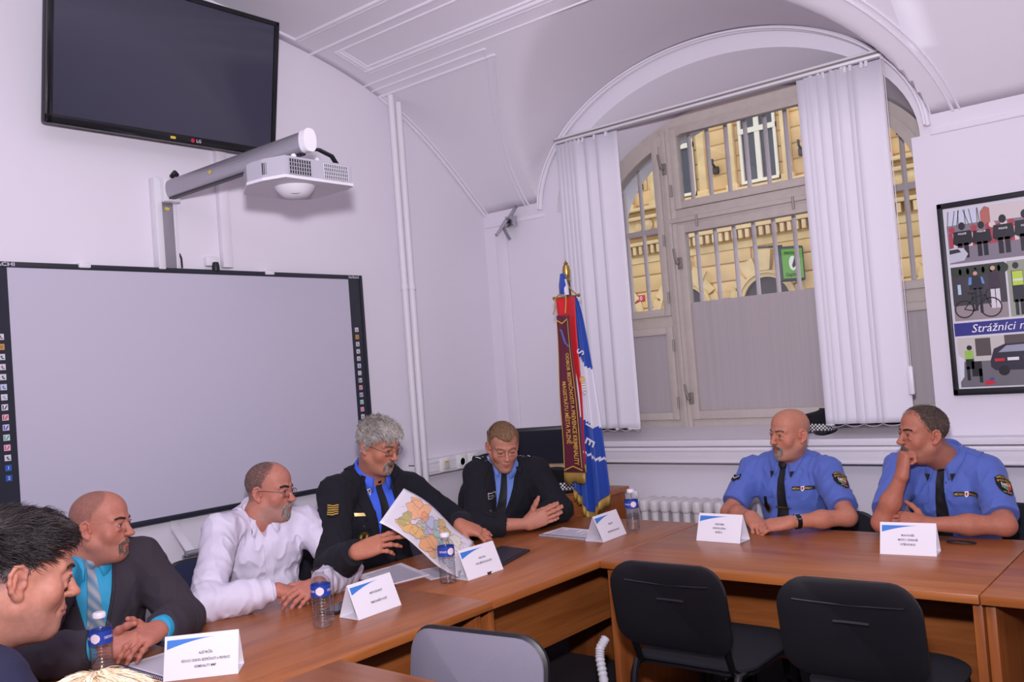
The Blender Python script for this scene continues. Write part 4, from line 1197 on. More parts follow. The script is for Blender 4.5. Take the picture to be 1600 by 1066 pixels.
mb = MB(); mb.box((-.012,-.0008,-.005), (.012,0,.006)); o = mb.build('inventory_sticker', mat('yellow_sticker', (214,190,60), .6), tL, 'yellow sticker on the end panel', loc=(.30,-.67,.62))

# ---------------------------------------------------------------- chairs
def rrect(w, h, r, n=6):
    out = []
    for cx, cz, a0 in ((w-r,h-r,0),(-w+r,h-r,PI/2),(-w+r,-h+r,PI),(w-r,-h+r,3*PI/2)):
        for i in range(n+1):
            a = a0+PI/2*i/n; out.append((cx+r*math.cos(a), cz+r*math.sin(a)))
    return out
def pad(w, h, r, t0, t1, curve, dome=.01, rows=6):
    """rounded panel in the xz plane, curved along x, between depths t0 and t1"""
    mb = MB(); P = rrect(w, h, r); n = len(P)
    def pt(x, z, d): return (x, d-curve*(x/w)**2, z)
    sc = [1-.0*i for i in range(rows)]
    lay = []
    for k, d in ((0.0,t0),(.55,t0),(.9,t0),(1.,t0+(t1-t0)*.3),(1.,t0+(t1-t0)*.7),(.92,t1),(.6,t1+dome*.6),(0.0,t1+dome)):
        lay.append([pt(x*k, z*k, d) for x, z in P])
    mb.grid([l+[l[0]] for l in lay]); return mb
PLASTIC = mat('black_plastic', (24,22,27), .42, bump=.02, bscale=500)
TUBEM = mat('black_tube', (16,15,18), .3, spec=.6)
def chair(label, loc, rz, fabric, group=None, w=.215, top=.84, seat=.44, back=None):
    """visitor chair facing +y"""
    c = thing('conference_chair', label, 'chair', loc, rz, group)
    hb = .125; zc_ = top-hb
    tilt = Matrix.Translation((0,-.20,zc_)) @ Matrix.Rotation(.16, 4, 'X')
    mb = pad(w, hb, .07, .000, .012, .030, .012); m2 = MB(); m2.add(mb.v, mb.f, 0, True, M=tilt); m2.build('backrest', fabric, c)
    mb = pad(w+.006, hb+.008, .075, -.022, .002, .030, 0); m2 = MB(); m2.add(mb.v, mb.f, 0, True, M=tilt)
    m2.tube([(x,-.0225-.030*(x/(w+.006))**2,.066+.012*(x/.14)**2) for x in np.linspace(-.14, .14, 15)], .0032, 6, M=tilt); m2.tube([(x,-.0225-.030*(x/(w+.006))**2,.020) for x in np.linspace(-.045, .045, 7)], .0055, 6, M=tilt)
    m2.build('back_shell', PLASTIC, c, 'black plastic shell behind the padding')
    rot = Matrix.Translation((0,.03,seat-.03)) @ Matrix.Rotation(-PI/2, 4, 'X') @ Matrix.Scale(-1, 4, (0,1,0))
    mb = pad(w+.01, .21, .09, .0, .02, .012, .012); m2 = MB()
    m2.add(mb.v, mb.f, 0, True, M=Matrix(((1,0,0,0),(0,0,1,.03),(0,1,0,seat-.035),(0,0,0,1)))); m2.build('seat', fabric, c)
    m2 = MB(); m2.add(pad(w+.006, .205, .09, -.012, .004, .012, 0).v, mb.f, 0, True, M=Matrix(((1,0,0,0),(0,0,1,.03),(0,1,0,seat-.037),(0,0,0,1)))); m2.build('seat_shell', PLASTIC, c)
    for sx in (-1,1):
        m2 = MB(); m2.tube([(sx*(w-.015),.24,.0),(sx*(w-.02),.215,seat-.075),(sx*(w-.022),.19,seat-.05),(sx*(w-.022),.12,seat-.045)], .0125, 8); m2.build('leg', TUBEM, c)
        m2 = MB(); m2.tube([(sx*(w-.005),-.27,0),(sx*(w-.015),-.19,seat-.08),(sx*(w-.015),-.17,seat-.05),(sx*(w-.02),.13,seat-.045)], .0125, 8); m2.build('leg', TUBEM, c)
        m2 = MB(); m2.tube([(sx*(w-.03),.02,seat-.045),(sx*(w-.03),-.17,seat-.04),(sx*(w-.03),-.195,seat+.02),(sx*(w-.03),-.207,top-.19)], .011, 8); m2.build('back_upright', TUBEM, c)
        m2 = MB(); m2.box((sx*(w-.015)-.02,-.29,0), (sx*(w-.015)+.02,-.255,.02), .005); m2.build('foot_cap', PLASTIC, c)
    m2 = MB(); m2.tube([(-w+.02,.13,seat-.045),(w-.02,.13,seat-.045)], .010, 8); m2.tube([(-w+.02,-.15,seat-.045),(w-.02,-.15,seat-.045)], .010, 8); m2.build('crossbar', TUBEM, c)
    return c
FAB_BLK = mat('black_fabric', (25,24,32), .9, bump=.06, bscale=900)
FAB_GRY = mat('grey_fabric', (122,118,132), .9, bump=.06, bscale=900)
FAB_BLU = mat('navy_fabric', (30,36,64), .9, bump=.05, bscale=900)
chair('black padded chair in front of the window table, nearer the table corner', (-1.40,2.56,FZ), .0, FAB_BLK, w=.185, top=0.717)
chair('black padded chair in front of the window table, further right with its name card behind', (-.862,2.515,FZ), .03, FAB_BLK, w=.175, top=0.727)
chair('grey padded chair tucked behind the bottom-edge table, only its back showing', (-1.535,1.42,FZ), PI+.12, FAB_GRY, w=.20, top=0.682)
chair('dark blue chair between the man in the suit and the man in the white shirt', (-2.93,1.93,FZ), -PI/2, FAB_BLU, w=.20, top=0.702)
chair('dark blue chair under the man in the grey suit, hidden by his jacket', (-2.86,1.28,FZ), -PI/2, FAB_BLU, w=.19, top=0.622)
chair('grey padded chair between the man with the map and the officer beside him', (-2.88,3.02,FZ), -PI/2-.25, FAB_GRY, w=.20, top=0.682)
chair('dark chair behind the sergeant who holds the map', (-2.93,2.42,FZ), -PI/2, FAB_BLK, w=.20, top=0.662)
chair('dark chair behind the bald officer', (-1.47,3.56,FZ), PI, FAB_BLK, w=.19, top=0.622)
chair('dark chair with a black back at the right, behind the officer resting his chin', (-.90,3.62,FZ), PI-.25, FAB_BLK, w=.20, top=0.672)
# ---------------------------------------------------------------- things on the left wall
SATIN = mat('satin_aluminium', (168,166,174), .35, .7)
BLKG = mat('gloss_black', (16,16,20), .18)
BLKM = mat('matt_black', (26,26,32), .45)
WHT = mat('white_enamel', (235,235,230), .4)
# interactive whiteboard
wb = thing('interactive_whiteboard', 'large white interactive board with dark frame and icon strips on the left wall', 'whiteboard', (XL,2.114,0))
F0 = .040
def wbx(mb, y0, y1, z0, z1, d0, d1, bev=0, mi=0): mb.box((d0,y0-2.114,z0), (d1,y1-2.114,z1), bev, mi)
mb = MB(); wbx(mb, 1.255, 2.973, .945, 1.957, .004, .030, .004); mb.build('back_panel', BLKM, wb)
mb = MB(); wbx(mb, 1.335, 2.892, .964, 1.938, .028, .036); mb.build('writing_surface', mat('board_white', (190,186,202), .42), wb)
mb = MB()
wbx(mb, 1.255, 2.973, 1.936, 1.957, .004, F0, .004); wbx(mb, 1.255, 2.973, .945, .966, .004, F0, .004)
wbx(mb, 1.255, 1.337, .95, 1.95, .004, F0-.003); wbx(mb, 2.890, 2.965, .95, 1.95, .004, F0-.003); wbx(mb, 2.958, 2.975, .945, 1.957, .004, F0+.004, .004)
mb.build('frame', mat('board_frame', (40,42,52), .35), wb)
ICOL = [((205,205,215),(120,70,80)),((196,150,90),(170,120,60)),((205,205,215),(50,50,60)),((205,205,215),(140,60,70)),((205,205,215),(50,50,60)),((190,195,215),(90,100,150)),((205,205,215),(150,150,165)),
        ((210,212,220),(30,30,40)),((214,180,190),(190,40,70)),((200,196,222),(50,40,130)),((196,212,210),(60,140,130)),((222,180,196),(200,60,110)),((205,205,215),(50,50,70)),((40,90,170),(230,230,240)),((40,90,170),(230,230,240))]
for yc in (1.303,2.920):
    for i, (c0, c1) in enumerate(ICOL):
        z = 1.690-i*.0352; q = .0105
        mb = MB(); wbx(mb, yc-q, yc+q, z-q, z+q, F0-.004, F0-.0018); o = mb.build('icon_key', mat('icon%d%d%d' % c0, c0, .5), wb)
        mb = MB(); y = yc-2.114
        Fp = frame((F0-.0012, y, z), (0,1,0), (0,0,1))
        if i in (13, 14): vs, fs = text_mesh(str(i-12), .016); mb.add(vs, fs, 0, M=Fp)
        elif i in (7,8,9,10,11):
            mb.add([(-.008,.008,0),(-.0045,.008,0),(-.0045,-.008,0),(-.008,-.008,0)], [(0,1,2,3)], M=Fp); mb.add([(-.003,-.007,0),(.005,.007,0),(.0085,.005,0),(.0005,-.008,0)], [(0,1,2,3)], M=Fp)
        elif i == 1: mb.add([(-.007,.007,0),(.007,.006,0),(.006,-.007,0),(-.006,-.006,0)], [(0,1,2,3)], M=Fp)
        else:
            mb.add([(-.006,.001,0),(.001,.006,0),(.001,-.004,0)], [(0,1,2)], M=Fp); mb.add([(-.001,-.002,0),(.007,-.004,0),(.006,-.007,0),(-.002,-.006,0)], [(0,1,2,3)], M=Fp)
        mb.build('icon', mat('icon%d%d%d' % c1, c1, .5), o)
for t_, yc, w in (('HITACHI', 1.310, .105), ('StarBoard', 2.922, .064)):
    vs, fs = text_mesh(t_, .019, bold=True, width=w); mb = MB(); mb.add(vs, fs, 0, M=frame((F0+.0008, yc-2.114, 1.9465), (0,1,0), (0,0,1))); mb.build('lettering', mat('lettering_grey', (196,196,204), .5), wb)
for yc in (1.610,2.435):
    mb = MB(); wbx(mb, yc-.022, yc+.022, 1.943, 1.962, .0, F0+.010, .004); mb.build('fixing_clip', WHITE_PL, wb)
# pen tray brackets under the board
pt = thing('pen_tray', 'silver pen tray hanging on two brackets below the whiteboard', 'tray', (XL,2.0,0))
for y in (1.925,2.10):
    mb = MB(); mb.box((.006,y-2.0-.02,.895), (.012,y-2.0+.02,.95), .002)
    mb.add([(.006,y-2-.017,.915),(.006,y-2+.017,.915),(.11,y-2+.017,.828),(.11,y-2-.017,.828),(.006,y-2-.017,.905),(.006,y-2+.017,.905),(.11,y-2+.017,.818),(.11,y-2-.017,.818)], [(0,1,2,3),(7,6,5,4),(0,3,7,4),(1,5,6,2),(0,4,5,1),(2,6,7,3)])
    mb.build('bracket', mat('white_metal', (222,220,226), .35, .1), pt)
mb = MB(); mb.tube([(.118,1.93-2.0-.03,.815),(.118,2.62-2.0,.815)], .014, 10); mb.box((.09,1.93-2.03,.803), (.12,.62,.810)); mb.build('tray_rail', SATIN, pt)
# television
tv = thing('television', 'large black flat screen television tilted forward high on the left wall', 'television', (-3.30,1.9535,2.455))
tv.rotation_euler = (0, math.radians(9.6), 0)
mb = MB(); mb.box((-.045,-.4905,0), (.0,.4905,.585), .012); mb.build('cabinet', BLKM, tv)
mb = MB()
for lo, hi in (((.0,-.4905,.0),(.010,.4905,.034)),((.0,-.4905,.565),(.010,.4905,.585)),((.0,-.4905,.0),(.010,-.468,.585)),((.0,.468,.0),(.010,.4905,.585))): mb.box((-.004,lo[1],lo[2]), (.010,hi[1],hi[2]), .003)
mb.build('bezel', BLKG, tv)
mb = MB(); mb.box((-.002,-.469,.033), (.004,.469,.566)); mb.build('screen', mat('tv_screen', (58,58,74), .08, spec=.6), tv)
vs, fs = text_mesh('LG', .018, bold=True); mb = MB(); mb.add(vs, fs, 0, M=frame((.0108,.115,.017), (0,1,0), (0,0,1))); mb.build('lettering', mat('lettering_grey', (196,196,204), .5), tv)
mb = MB(); mb.lathe([(.0005,0),(.0085,0)], n=16, caps=False, M=frame((.0108,.088,.017), (0,1,0), (0,0,1))); mb.build('emblem', mat('emblem_red', (190,30,60), .4), tv)
mb = MB(); mb.box((.0102,-.01,.012), (.0106,.012,.022)); mb.build('energy_sticker', mat('yellow_sticker', (214,190,60), .6), tv)
mb = MB(); mb.box((-.15,-.16,.2), (-.045,.16,.42), .004); mb.build('wall_mount', BLKM, tv)
# projector with its arm and upright
AY = 1.965
pj = thing('projector_mount', 'white wall upright and long grey arm that carry the projector', 'projector mount', (XL,AY,0))
mb = MB(); mb.box((0,-.055,1.95), (.045,-.025,2.325), .004); mb.box((.0,.025,1.95), (.03,.046,2.23), .003); mb.build('upright', mat('white_metal', (222,220,226), .35, .1), pj)
mb = MB(); mb.box((.0,-.03,1.95), (.035,.028,2.222), .003); mb.build('cover', SATIN, pj, 'grey cover plate')
mb = MB(); mb.box((.0,-.03,2.222), (.075,.04,2.318), .006); mb.build('arm_bracket', mat('white_metal', (222,220,226), .35, .1), pj)
mb = MB()
for dz in (.026,.074): mb.tube([(.074,-.012,2.222+dz),(.078,-.012,2.222+dz)], .004, 8)
mb.build('screw', BRASSY, pj)
prof = [(.025*math.copysign(abs(math.cos(a))**.7, math.cos(a)), .0375*math.copysign(abs(math.sin(a))**.9, math.sin(a))) for a in np.linspace(0, 2*PI, 24, endpoint=False)]
mb = MB(); mb.prism([(y, z+2.273) for y, z in prof], .06, .945, axes='yzx', smooth=False); mb.build('arm', SATIN, pj)
mb = MB(); mb.box((.07,-.012,2.232), (.93,.012,2.238)); mb.build('arm_groove', BLKM, pj)
mb = MB(); mb.prism([(y*1.08, z*1.08+2.275) for y, z in prof], .945, .975, axes='yzx'); mb.build('end_cap', WHITE_PL, pj)
for x, y, z in ((.40,-.0262,2.275),(.0355,0,2.20)):
    mb = MB(); mb.lathe([(.0005,0),(.011,0)], n=14, caps=False, M=frame((x,y,z), (1,0,0) if y else (0,1,0), (0,0,1)) @ Matrix.Diagonal((1,.6,1,1))); mb.build('sticker', mat('yellow_sticker', (214,190,60), .6), pj)
mb = MB(); mb.tube([(.05,.02,2.33),(.07,.025,2.345),(.09,.02,2.33)], .01, 8); mb.tube([(.035,.05,1.96),(.03,.052,2.0),(.02,.05,2.02)], .004, 6); mb.build('cable', BLKM, pj)
pr = thing('projector', 'white short-throw projector hanging from the end of the grey arm', 'projector', (-2.58,1.985,2.17))
PW = mat('projector_white', (214,212,220), .4)
out = [(.145,-.14),(.145,.145),(.09,.165),(-.10,.165),(-.15,.10),(-.15,-.10),(-.02,-.175),(.06,-.17)]
mb = MB(); mb.prism(out, -.030, .030); mb.prism([(x*.94, y*.94) for x, y in out], .030, .037); mb.build('body', mat('projector_grey', (170,168,178), .45), pr)
mb = MB(); mb.prism([(x*1.02, y*1.02) for x, y in out], -.040, -.030); mb.build('base_plate', PW, pr)
for y0, y1, n, dark in ((-.125,-.035,9,True),(.02,.125,13,False)):
    mb = MB(); mb.box((.1455,y0,-.026), (.1475,y1,.026)); g = mb.build('grille', BLKM, pr)
    mb = MB()
    for i in range(n+1): y = y0+(y1-y0)*i/n; mb.box((.147,y-.0012,-.026), (.1495,y+.0012,.026))
    for z in (-.026,-.013,0,.013,.026): mb.box((.147,y0,z-.0009), (.1495,y1,z+.0009))
    mb.build('grille_bars', PW if not dark else mat('projector_grey', (170,168,178), .45), g)
mb = MB()
for i in range(7): mb.box((.062+.006*i,-.172+.0035*i,-.02), (.064+.006*i,-.168+.0035*i,.02))
mb.build('side_vent', BLKM, pr)
F = MB(); F.lathe([(.07,-.040),(.062,-.055),(.045,-.072),(.02,-.080),(.001,-.081)], (.035,-.02,0), 24, caps=False); F.build('lens_housing', PW, pr)
mb = MB(); mb.lathe([(.0005,0),(.016,0)], n=18, caps=False, M=frame((.068,-.045,-.066), (.6,.8,0), (-.5,.3,.6)) @ Matrix.Diagonal((1.2,.6,1,1))); mb.build('lens', BLKG, pr)
mb = MB(); mb.box((-.05,-.07,.037), (.10,.05,.045), .002)
for x, y in ((.09,-.06),(.09,.04),(-.04,-.06),(-.04,.04)): mb.lathe([(.010,.037),(.010,.055),(.006,.060)], (x,y,0), 10)
mb.box((-.02,-.03,.045), (.05,.01,.066), .004); mb.tube([(.015,-.01,.06),(.015,-.02,.08)], .02, 10); mb.build('mounting_plate', PW, pr)
mb = MB()
for d in (0,.012): mb.tube([(.09-d,-.005,.085),(.12-d,.03,.082),(.14-d,.07,.06),(.13-d,.10,.034)], .005, 6)
mb.build('cable', BLKM, pr)
# small dome sensor above the board
cd = thing('wall_sensor', 'small white wall box with a black knob above the whiteboard', 'sensor', (XL,2.165,1.985))
mb = MB(); mb.box((0,-.03,-.012), (.028,.03,.030), .008); mb.build('case', WHITE_PL, cd)
mb = MB(); mb.lathe([(.001,.018),(.012,.016),(.016,.0),(.016,-.02)], (.035,.006,-.012), 14); mb.build('knob', BLKM, cd)
# heating pipes
for i, (y, ztop) in enumerate(((3.222,2.90),(3.272,2.87))):
    mb = MB(); mb.tube([(0,0,FZ),(0,0,1.6),(0,0,ztop-.01)], .0175, 12)
    for z in (1.9,): mb.tube([(0,0,z-.012),(0,0,z+.012)], .021, 12)
    o = mb.build('heating_pipe', TRIM, None, loc=(XL+.08,y,0))
    tag(o, ['white heating pipe on the left wall, nearer the whiteboard', 'white heating pipe on the left wall, nearer the corner'][i], 'pipe', 'pair of heating pipes')
# cable channel with sockets
cc = thing('cable_channel', 'white plastic cable channel with sockets along the left wall', 'cable channel', (XL,3.5,0))
mb = MB(); mb.box((0,-.27,.925), (.055,.466,1.005), .004); mb.box((.0,-.27,.985), (.058,.466,.99)); mb.box((.0,-.27,.94), (.058,.466,.945)); mb.build('channel', WHITE_PL, cc)
mb = MB(); mb.box((0,-.285,.30), (.03,-.255,.925), .003); mb.build('drop_duct', WHITE_PL, cc)
for y, kind in ((3.44,0),(3.57,1),(3.66,2)):
    mb = MB(); mb.box((.055,y-3.5-.037,.93), (.066,y-3.5+.037,1.005), .008); o = mb.build('socket_plate', WHT, cc)
    if kind == 0:
        mb = MB(); mb.box((.066,y-3.5-.02,.945), (.075,y-3.5+.018,.99), .004); mb.build('data_port', mat('beige_plastic', (206,200,196), .5), o)
        mb = MB(); mb.box((.075,y-3.5-.015,.978), (.0758,y-3.5+.014,.986)); mb.build('sticker', mat('yellow_sticker', (214,190,60), .6), o)
    else:
        mb = MB(); mb.lathe([(.024,.066),(.022,.070),(.019,.066),(.001,.062)], (0,y-3.5,.967), 18, axis='x'); mb.build('socket', WHT, o)
        mb = MB()
        for dy, dz in ((-.008,.004),(.008,-.004)): mb.tube([(.0655,y-3.5+dy,.967+dz),(.069,y-3.5+dy,.967+dz)], .0032, 8)
        mb.build('socket_hole', BLKM, o)
        if kind == 2:
            mb = MB(); mb.box((.068,y-3.5-.018,.945), (.10,y-3.5+.02,.985), .008); mb.tube([(.10,y-3.5,.965),(.11,y-3.5+.05,.95),(.08,y-3.5+.12,.92)], .004, 6); mb.build('plug', BLKM, o)
# spotlight on the window wall, in the corner
sp = thing('wall_spotlight', 'chrome square spotlight fitting under the vault in the room corner', 'lamp', (-3.20,YW-.03,2.27))
CHR = mat('chrome', (200,200,206), .12, 1.)
tilt = Matrix.Translation((0,-.035,0)) @ Matrix.Rotation(.75, 4, 'X') @ Matrix.Rotation(-.55, 4, 'Y')
mb = MB()
for lo, hi in (((-.085,-.06,-.008),(.085,-.045,.008)),((-.085,.045,-.008),(.085,.06,.008)),((-.085,-.06,-.008),(-.07,.06,.008)),((.07,-.06,-.008),(.085,.06,.008))): mb.box(lo, hi, .003, M=tilt)
mb.build('frame', CHR, sp)
mb = MB(); mb.lathe([(.001,.012),(.03,.016),(.044,.0),(.040,-.004),(.024,.004),(.001,.008)], (-.03,0,-.004), 20, M=tilt); mb.build('reflector', CHR, sp)
mb = MB(); mb.lathe([(.014,-.008),(.012,-.02),(.001,-.022)], (-.03,0,0), 12, M=tilt); mb.build('bulb', mat('bulb_glass', (190,186,188), .2), sp)
mb = MB(); mb.tube([(-.02,-.04,-.03),(-.015,-.02,-.07),(-.01,.0,-.10)], .008, 8); mb.build('cable', mat('grey_cable', (130,126,136), .5), sp)
mb = MB(); mb.box((-.03,-.01,-.03), (.03,.03,.03), .004); mb.build('wall_base', CHR, sp)
# ---------------------------------------------------------------- radiator
ra = thing('radiator', 'white ribbed cast iron radiator below the window', 'radiator', (-2.43,3.875,0), 0)
RAD = mat('radiator_paint', (214,208,210), .4)
for i in range(10):
    mb = MB(); x = .028+i*.058
    for y in (-.045,.045):
        mb.tube([(x,y,.18),(x,y,.70)], .019, 10)
    mb.box((x-.022,-.07,.69), (x+.022,.07,.755), .018, seg=3); mb.box((x-.022,-.07,.13), (x+.022,.07,.19), .018, seg=3); mb.box((x-.007,-.05,.18), (x+.007,.05,.7))
    mb.build('radiator_section', RAD, ra)
mb = MB(); mb.tube([(-.02,0,.725),(-.03,0,.725)], .02, 10); mb.tube([(-.055,-.0,.725),(-.02,0,.725)], .015, 10, mi=1); mb.lathe([(.016,0),(.02,.01),(.02,.04),(.014,.05)], (-.045,-.01,.74), 14, mi=0); mb.build('valve', [TRIM, BRASSY], ra)
mb = MB(); mb.tube([(-.24,.03,.725),(-.12,.03,.725),(-.055,0,.725)], .013, 10); mb.build('supply_pipe', TRIM, ra)
# ---------------------------------------------------------------- corner desk with monitor and caps
dk = thing('corner_desk', 'small wooden desk in the room corner behind the officer', 'desk', (-2.97,3.55,0))
mb = MB(); mb.box((-.36,-.03,.785), (.46,.325,.81), .002); mb.build('desk_top', WX_, dk)
for x in (-.33,.42):
    mb = MB(); mb.box((x,-.01,FZ), (x+.022,.31,.785)); mb.build('end_panel', WZ_, dk)
mb = MB(); mb.box((-.308,.25,.25), (.42,.27,.785)); mb.build('back_panel', WZ_, dk)
mb = MB(); mb.box((-.308,-.01,.30), (.42,.01,.78), .002); o = mb.build('drawer', WX_, dk); mb = MB(); mb.tube([(-.05,-.01,.72),(-.05,-.025,.72),(.05,-.025,.72),(.05,-.01,.72)], .005, 6); mb.build('drawer_handle', BRASSY, o)
mo = thing('computer_monitor', 'black computer monitor on the corner desk behind the officer', 'monitor', (-3.03,3.73,.81), .46)
mb = MB(); mb.box((-.215,-.012,.055), (.215,.03,.315), .008); mb.build('case', BLKM, mo)
mb = MB(); mb.box((-.198,-.0145,.075), (.198,-.012,.298)); mb.build('screen', mat('dark_screen', (38,38,48), .18), mo)
mb = MB(); mb.box((-.205,-.0146,.302), (-.165,-.0124,.310)); mb.build('sticker', WHT, mo)
mb = MB(); mb.box((-.03,.01,.01), (.03,.03,.12), .004); mb.box((-.11,-.08,0), (.11,.10,.012), .005); mb.build('stand', BLKM, mo)
CAPM = mat('cap_black', (20,20,26), .75, bump=.03, bscale=500)
def check_mat():
    m = bpy.data.materials.new('chequered_band'); m.use_nodes = True; nt = m.node_tree; N = nt.nodes; L = nt.links; P = N['Principled BSDF']
    at = N.new('ShaderNodeAttribute'); at.attribute_name = 'UVMap'
    ck = N.new('ShaderNodeTexChecker'); ck.inputs['Scale'].default_value = 1.; ck.inputs['Color1'].default_value = lin((225,225,228))+(1,); ck.inputs['Color2'].default_value = lin((22,22,28))+(1,)
    tc = N.new('ShaderNodeTexCoord'); L.new(tc.outputs['UV'], ck.inputs['Vector']); L.new(ck.outputs['Color'], P.inputs['Base Color']); P.inputs['Roughness'].default_value = .7
    return m
CHECK = check_mat()
def peaked_cap(label, loc, rz, tilt=(0,0,0), band=True, sc=1.):
    c = thing('peaked_cap', label, 'cap', loc, rz, 'police peaked caps'); c.rotation_euler = (tilt[0],tilt[1],rz); c.scale = (sc,)*3
    mb = MB(); n = 40; rows = []
    for r, z, l in ((.088,.045,0),(.105,.065,.010),(.128,.088,.022),(.132,.094,.026),(.118,.104,.028),(.06,.108,.022),(.001,.108,.02)):
        rows.append([(r*math.cos(2*PI*i/n)*.94, r*math.sin(2*PI*i/n)*1.05, z+l*math.cos(2*PI*i/n-PI/2)) for i in range(n+1)])
    mb.grid(rows); mb.build('crown', CAPM, c)
    mb = MB(); rows = [[(.089*math.cos(2*PI*i/n)*.94, .089*math.sin(2*PI*i/n)*1.05, z) for i in range(n+1)] for z in (.0,.047)]
    mb.grid(rows); o = mb.build('band', CHECK if band else CAPM, c, fix=False, auto=False, label='chequered black and white band' if band else None)
    uv = o.data.uv_layers.new(name='UVMap')
    for p in o.data.polygons:
        for li in p.loop_indices:
            vi = o.data.loops[li].vertex_index; uv.data[li].uv = ((vi % (n+1))*1.4, (vi//(n+1))*5.)
    md = o.modifiers.new('t', 'SOLIDIFY'); md.thickness = .002
    mb = MB(); rows = []
    for k in range(5):
        a = k/4; row = []
        for i in range(21):
            t = PI*(.12+.76*i/20); r = .088+a*.06*math.sin(t)**.7
            row.append((r*math.cos(t)*.96, r*math.sin(t)*1.06, .006-a*.03*math.sin(t)))
        rows.append(row)
    mb.grid(rows); o = mb.build('peak', BLKG, c, fix=False, auto=False); md = o.modifiers.new('t', 'SOLIDIFY'); md.thickness = .003
    mb = MB(); mb.lathe([(.001,.004),(.010,.002),(.012,0)], n=10, M=frame((0,.098,.062), (1,0,0), (0,-.4,1))); mb.build('cap_badge', mat('brass', (190,160,90), .3, .9), c)
    for sx in (-1,1):
        mb = MB(); mb.lathe([(.001,.004),(.006,.002),(.007,0)], n=8, M=frame((sx*.083,.035,.028), (0,sx,0), (0,0,1))); mb.build('button', mat('brass', (190,160,90), .3, .9), c)
    return c
peaked_cap('black peaked cap with chequered band lying on the window sill', (-1.585,4.07,1.055), -1.9, (-.06,0,0), sc=.8)
peaked_cap('black peaked cap with chequered band on the corner desk beside the flag', (-2.77,3.67,.812), 3.3, (.05,0,0), sc=.95)
peaked_cap('plain black cap on the corner desk left of the seated officer', (-3.22,3.64,.812), 1.0, (0,0,0), band=False, sc=.82)
mb = MB(); mb.box((-.07,-.05,0), (.07,.05,.012), .003); o = mb.build('notebook', mat('tan_paper', (190,160,124), .7), None, loc=(-2.78,3.68,.928)); o.rotation_euler = (.02,.03,.5)
tag(o, 'small tan notebook lying on top of the chequered cap', 'notebook')
# ---------------------------------------------------------------- poster
po = thing('framed_poster', 'framed poster of police photographs on the window wall at the right edge', 'poster', (-.978,YW,0))
def PX(x): return x+.978
mb = MB()
Wp = .92
for lo, hi in (((0,1.197),(Wp,1.222)),((0,1.952),(Wp,1.974)),((0,1.197),(.020,1.974)),((Wp-.02,1.197),(Wp,1.974))): mb.box((lo[0],-.022,lo[1]), (hi[0],0,hi[1]), .003)
mb.build('frame', BLKM, po)
mb = MB(); mb.box((.015,-.012,1.21), (Wp-.01,-.004,1.965)); mb.build('sheet', mat('poster_paper', (214,212,220), .35), po)
PRINT = MB(); PMATS = []
def flat(name, polys, rgb, d=.0125, parent=None, rough=.4):
    """one printed area of the sheet"""
    m = mat('ink%d_%d_%d' % rgb, rgb, rough)
    if m not in PMATS: PMATS.append(m)
    for p in polys: PRINT.add([(x, -d, z) for x, z in p], [tuple(range(len(p)))], PMATS.index(m))
def flat_text(t, size, width, x, z, rgb, d, align='CENTER', shear=0.):
    m = mat('ink%d_%d_%d' % rgb, rgb, .4)
    if m not in PMATS: PMATS.append(m)
    vs, fs = text_mesh(t, size, align, bold=width is not None, width=width, shear=shear)
    PRINT.add(vs, fs, PMATS.index(m), M=frame((x,-d,z), (1,0,0), (0,0,1)))
R_ = lambda x0, x1, z0, z1: [(x0,z0),(x1,z0),(x1,z1),(x0,z1)]
def disc(x, z, r, n=14, ry=None): return [(x+r*math.cos(2*PI*i/n), z+(ry or r)*math.sin(2*PI*i/n)) for i in range(n)]
def hoop(x, z, r, w, n=20):
    return [[(x+q*math.cos(a), z+q*math.sin(a)) for q, a in ((r,2*PI*i/n),(r,2*PI*(i+1)/n),(r-w,2*PI*(i+1)/n),(r-w,2*PI*i/n))] for i in range(n)]
def bar(x0, z0, x1, z1, w):
    d = math.hypot(x1-x0, z1-z0); nx, nz = -(z1-z0)/d*w/2, (x1-x0)/d*w/2
    return [(x0+nx,z0+nz),(x1+nx,z1+nz),(x1-nx,z1-nz),(x0-nx,z0-nz)]
rp_ = random.Random(5)
# top photograph: officers seen from behind facing a crowd
p1 = flat('photograph', [R_(.03,.89,1.725,1.94)], (128,120,132), .0128)
flat('sky', [R_(.03,.89,1.88,1.94)], (200,204,220), .0131, p1)
flat('buildings', [R_(.19,.30,1.875,1.94),R_(.30,.62,1.87,1.935),R_(.64,.89,1.88,1.94)], (206,196,196), .0133, p1)
flat('roof', [[(.155,1.87),(.19,1.87),(.19,1.93),(.172,1.94),(.155,1.92)]], (176,104,92), .0134, p1)
flat('bare_trees', [bar(.03+i*.016+rp_.uniform(-.006,.006),1.865,.03+i*.016+rp_.uniform(-.02,.02),1.938,.0035) for i in range(9)], (112,108,112), .0135, p1)
cr = [disc(.05+i*.021+rp_.uniform(-.005,.005), 1.845+rp_.uniform(-.015,.02), .012) for i in range(38)]
flat('crowd', [R_(.035,.88,1.79,1.85)]+cr[::2], (168,60,72), .0136, p1); flat('crowd', [R_(.05+i*.055,.065+i*.055,1.79,1.845) for i in range(15)]+cr[1::2], (216,198,198), .0137, p1)
offs = []
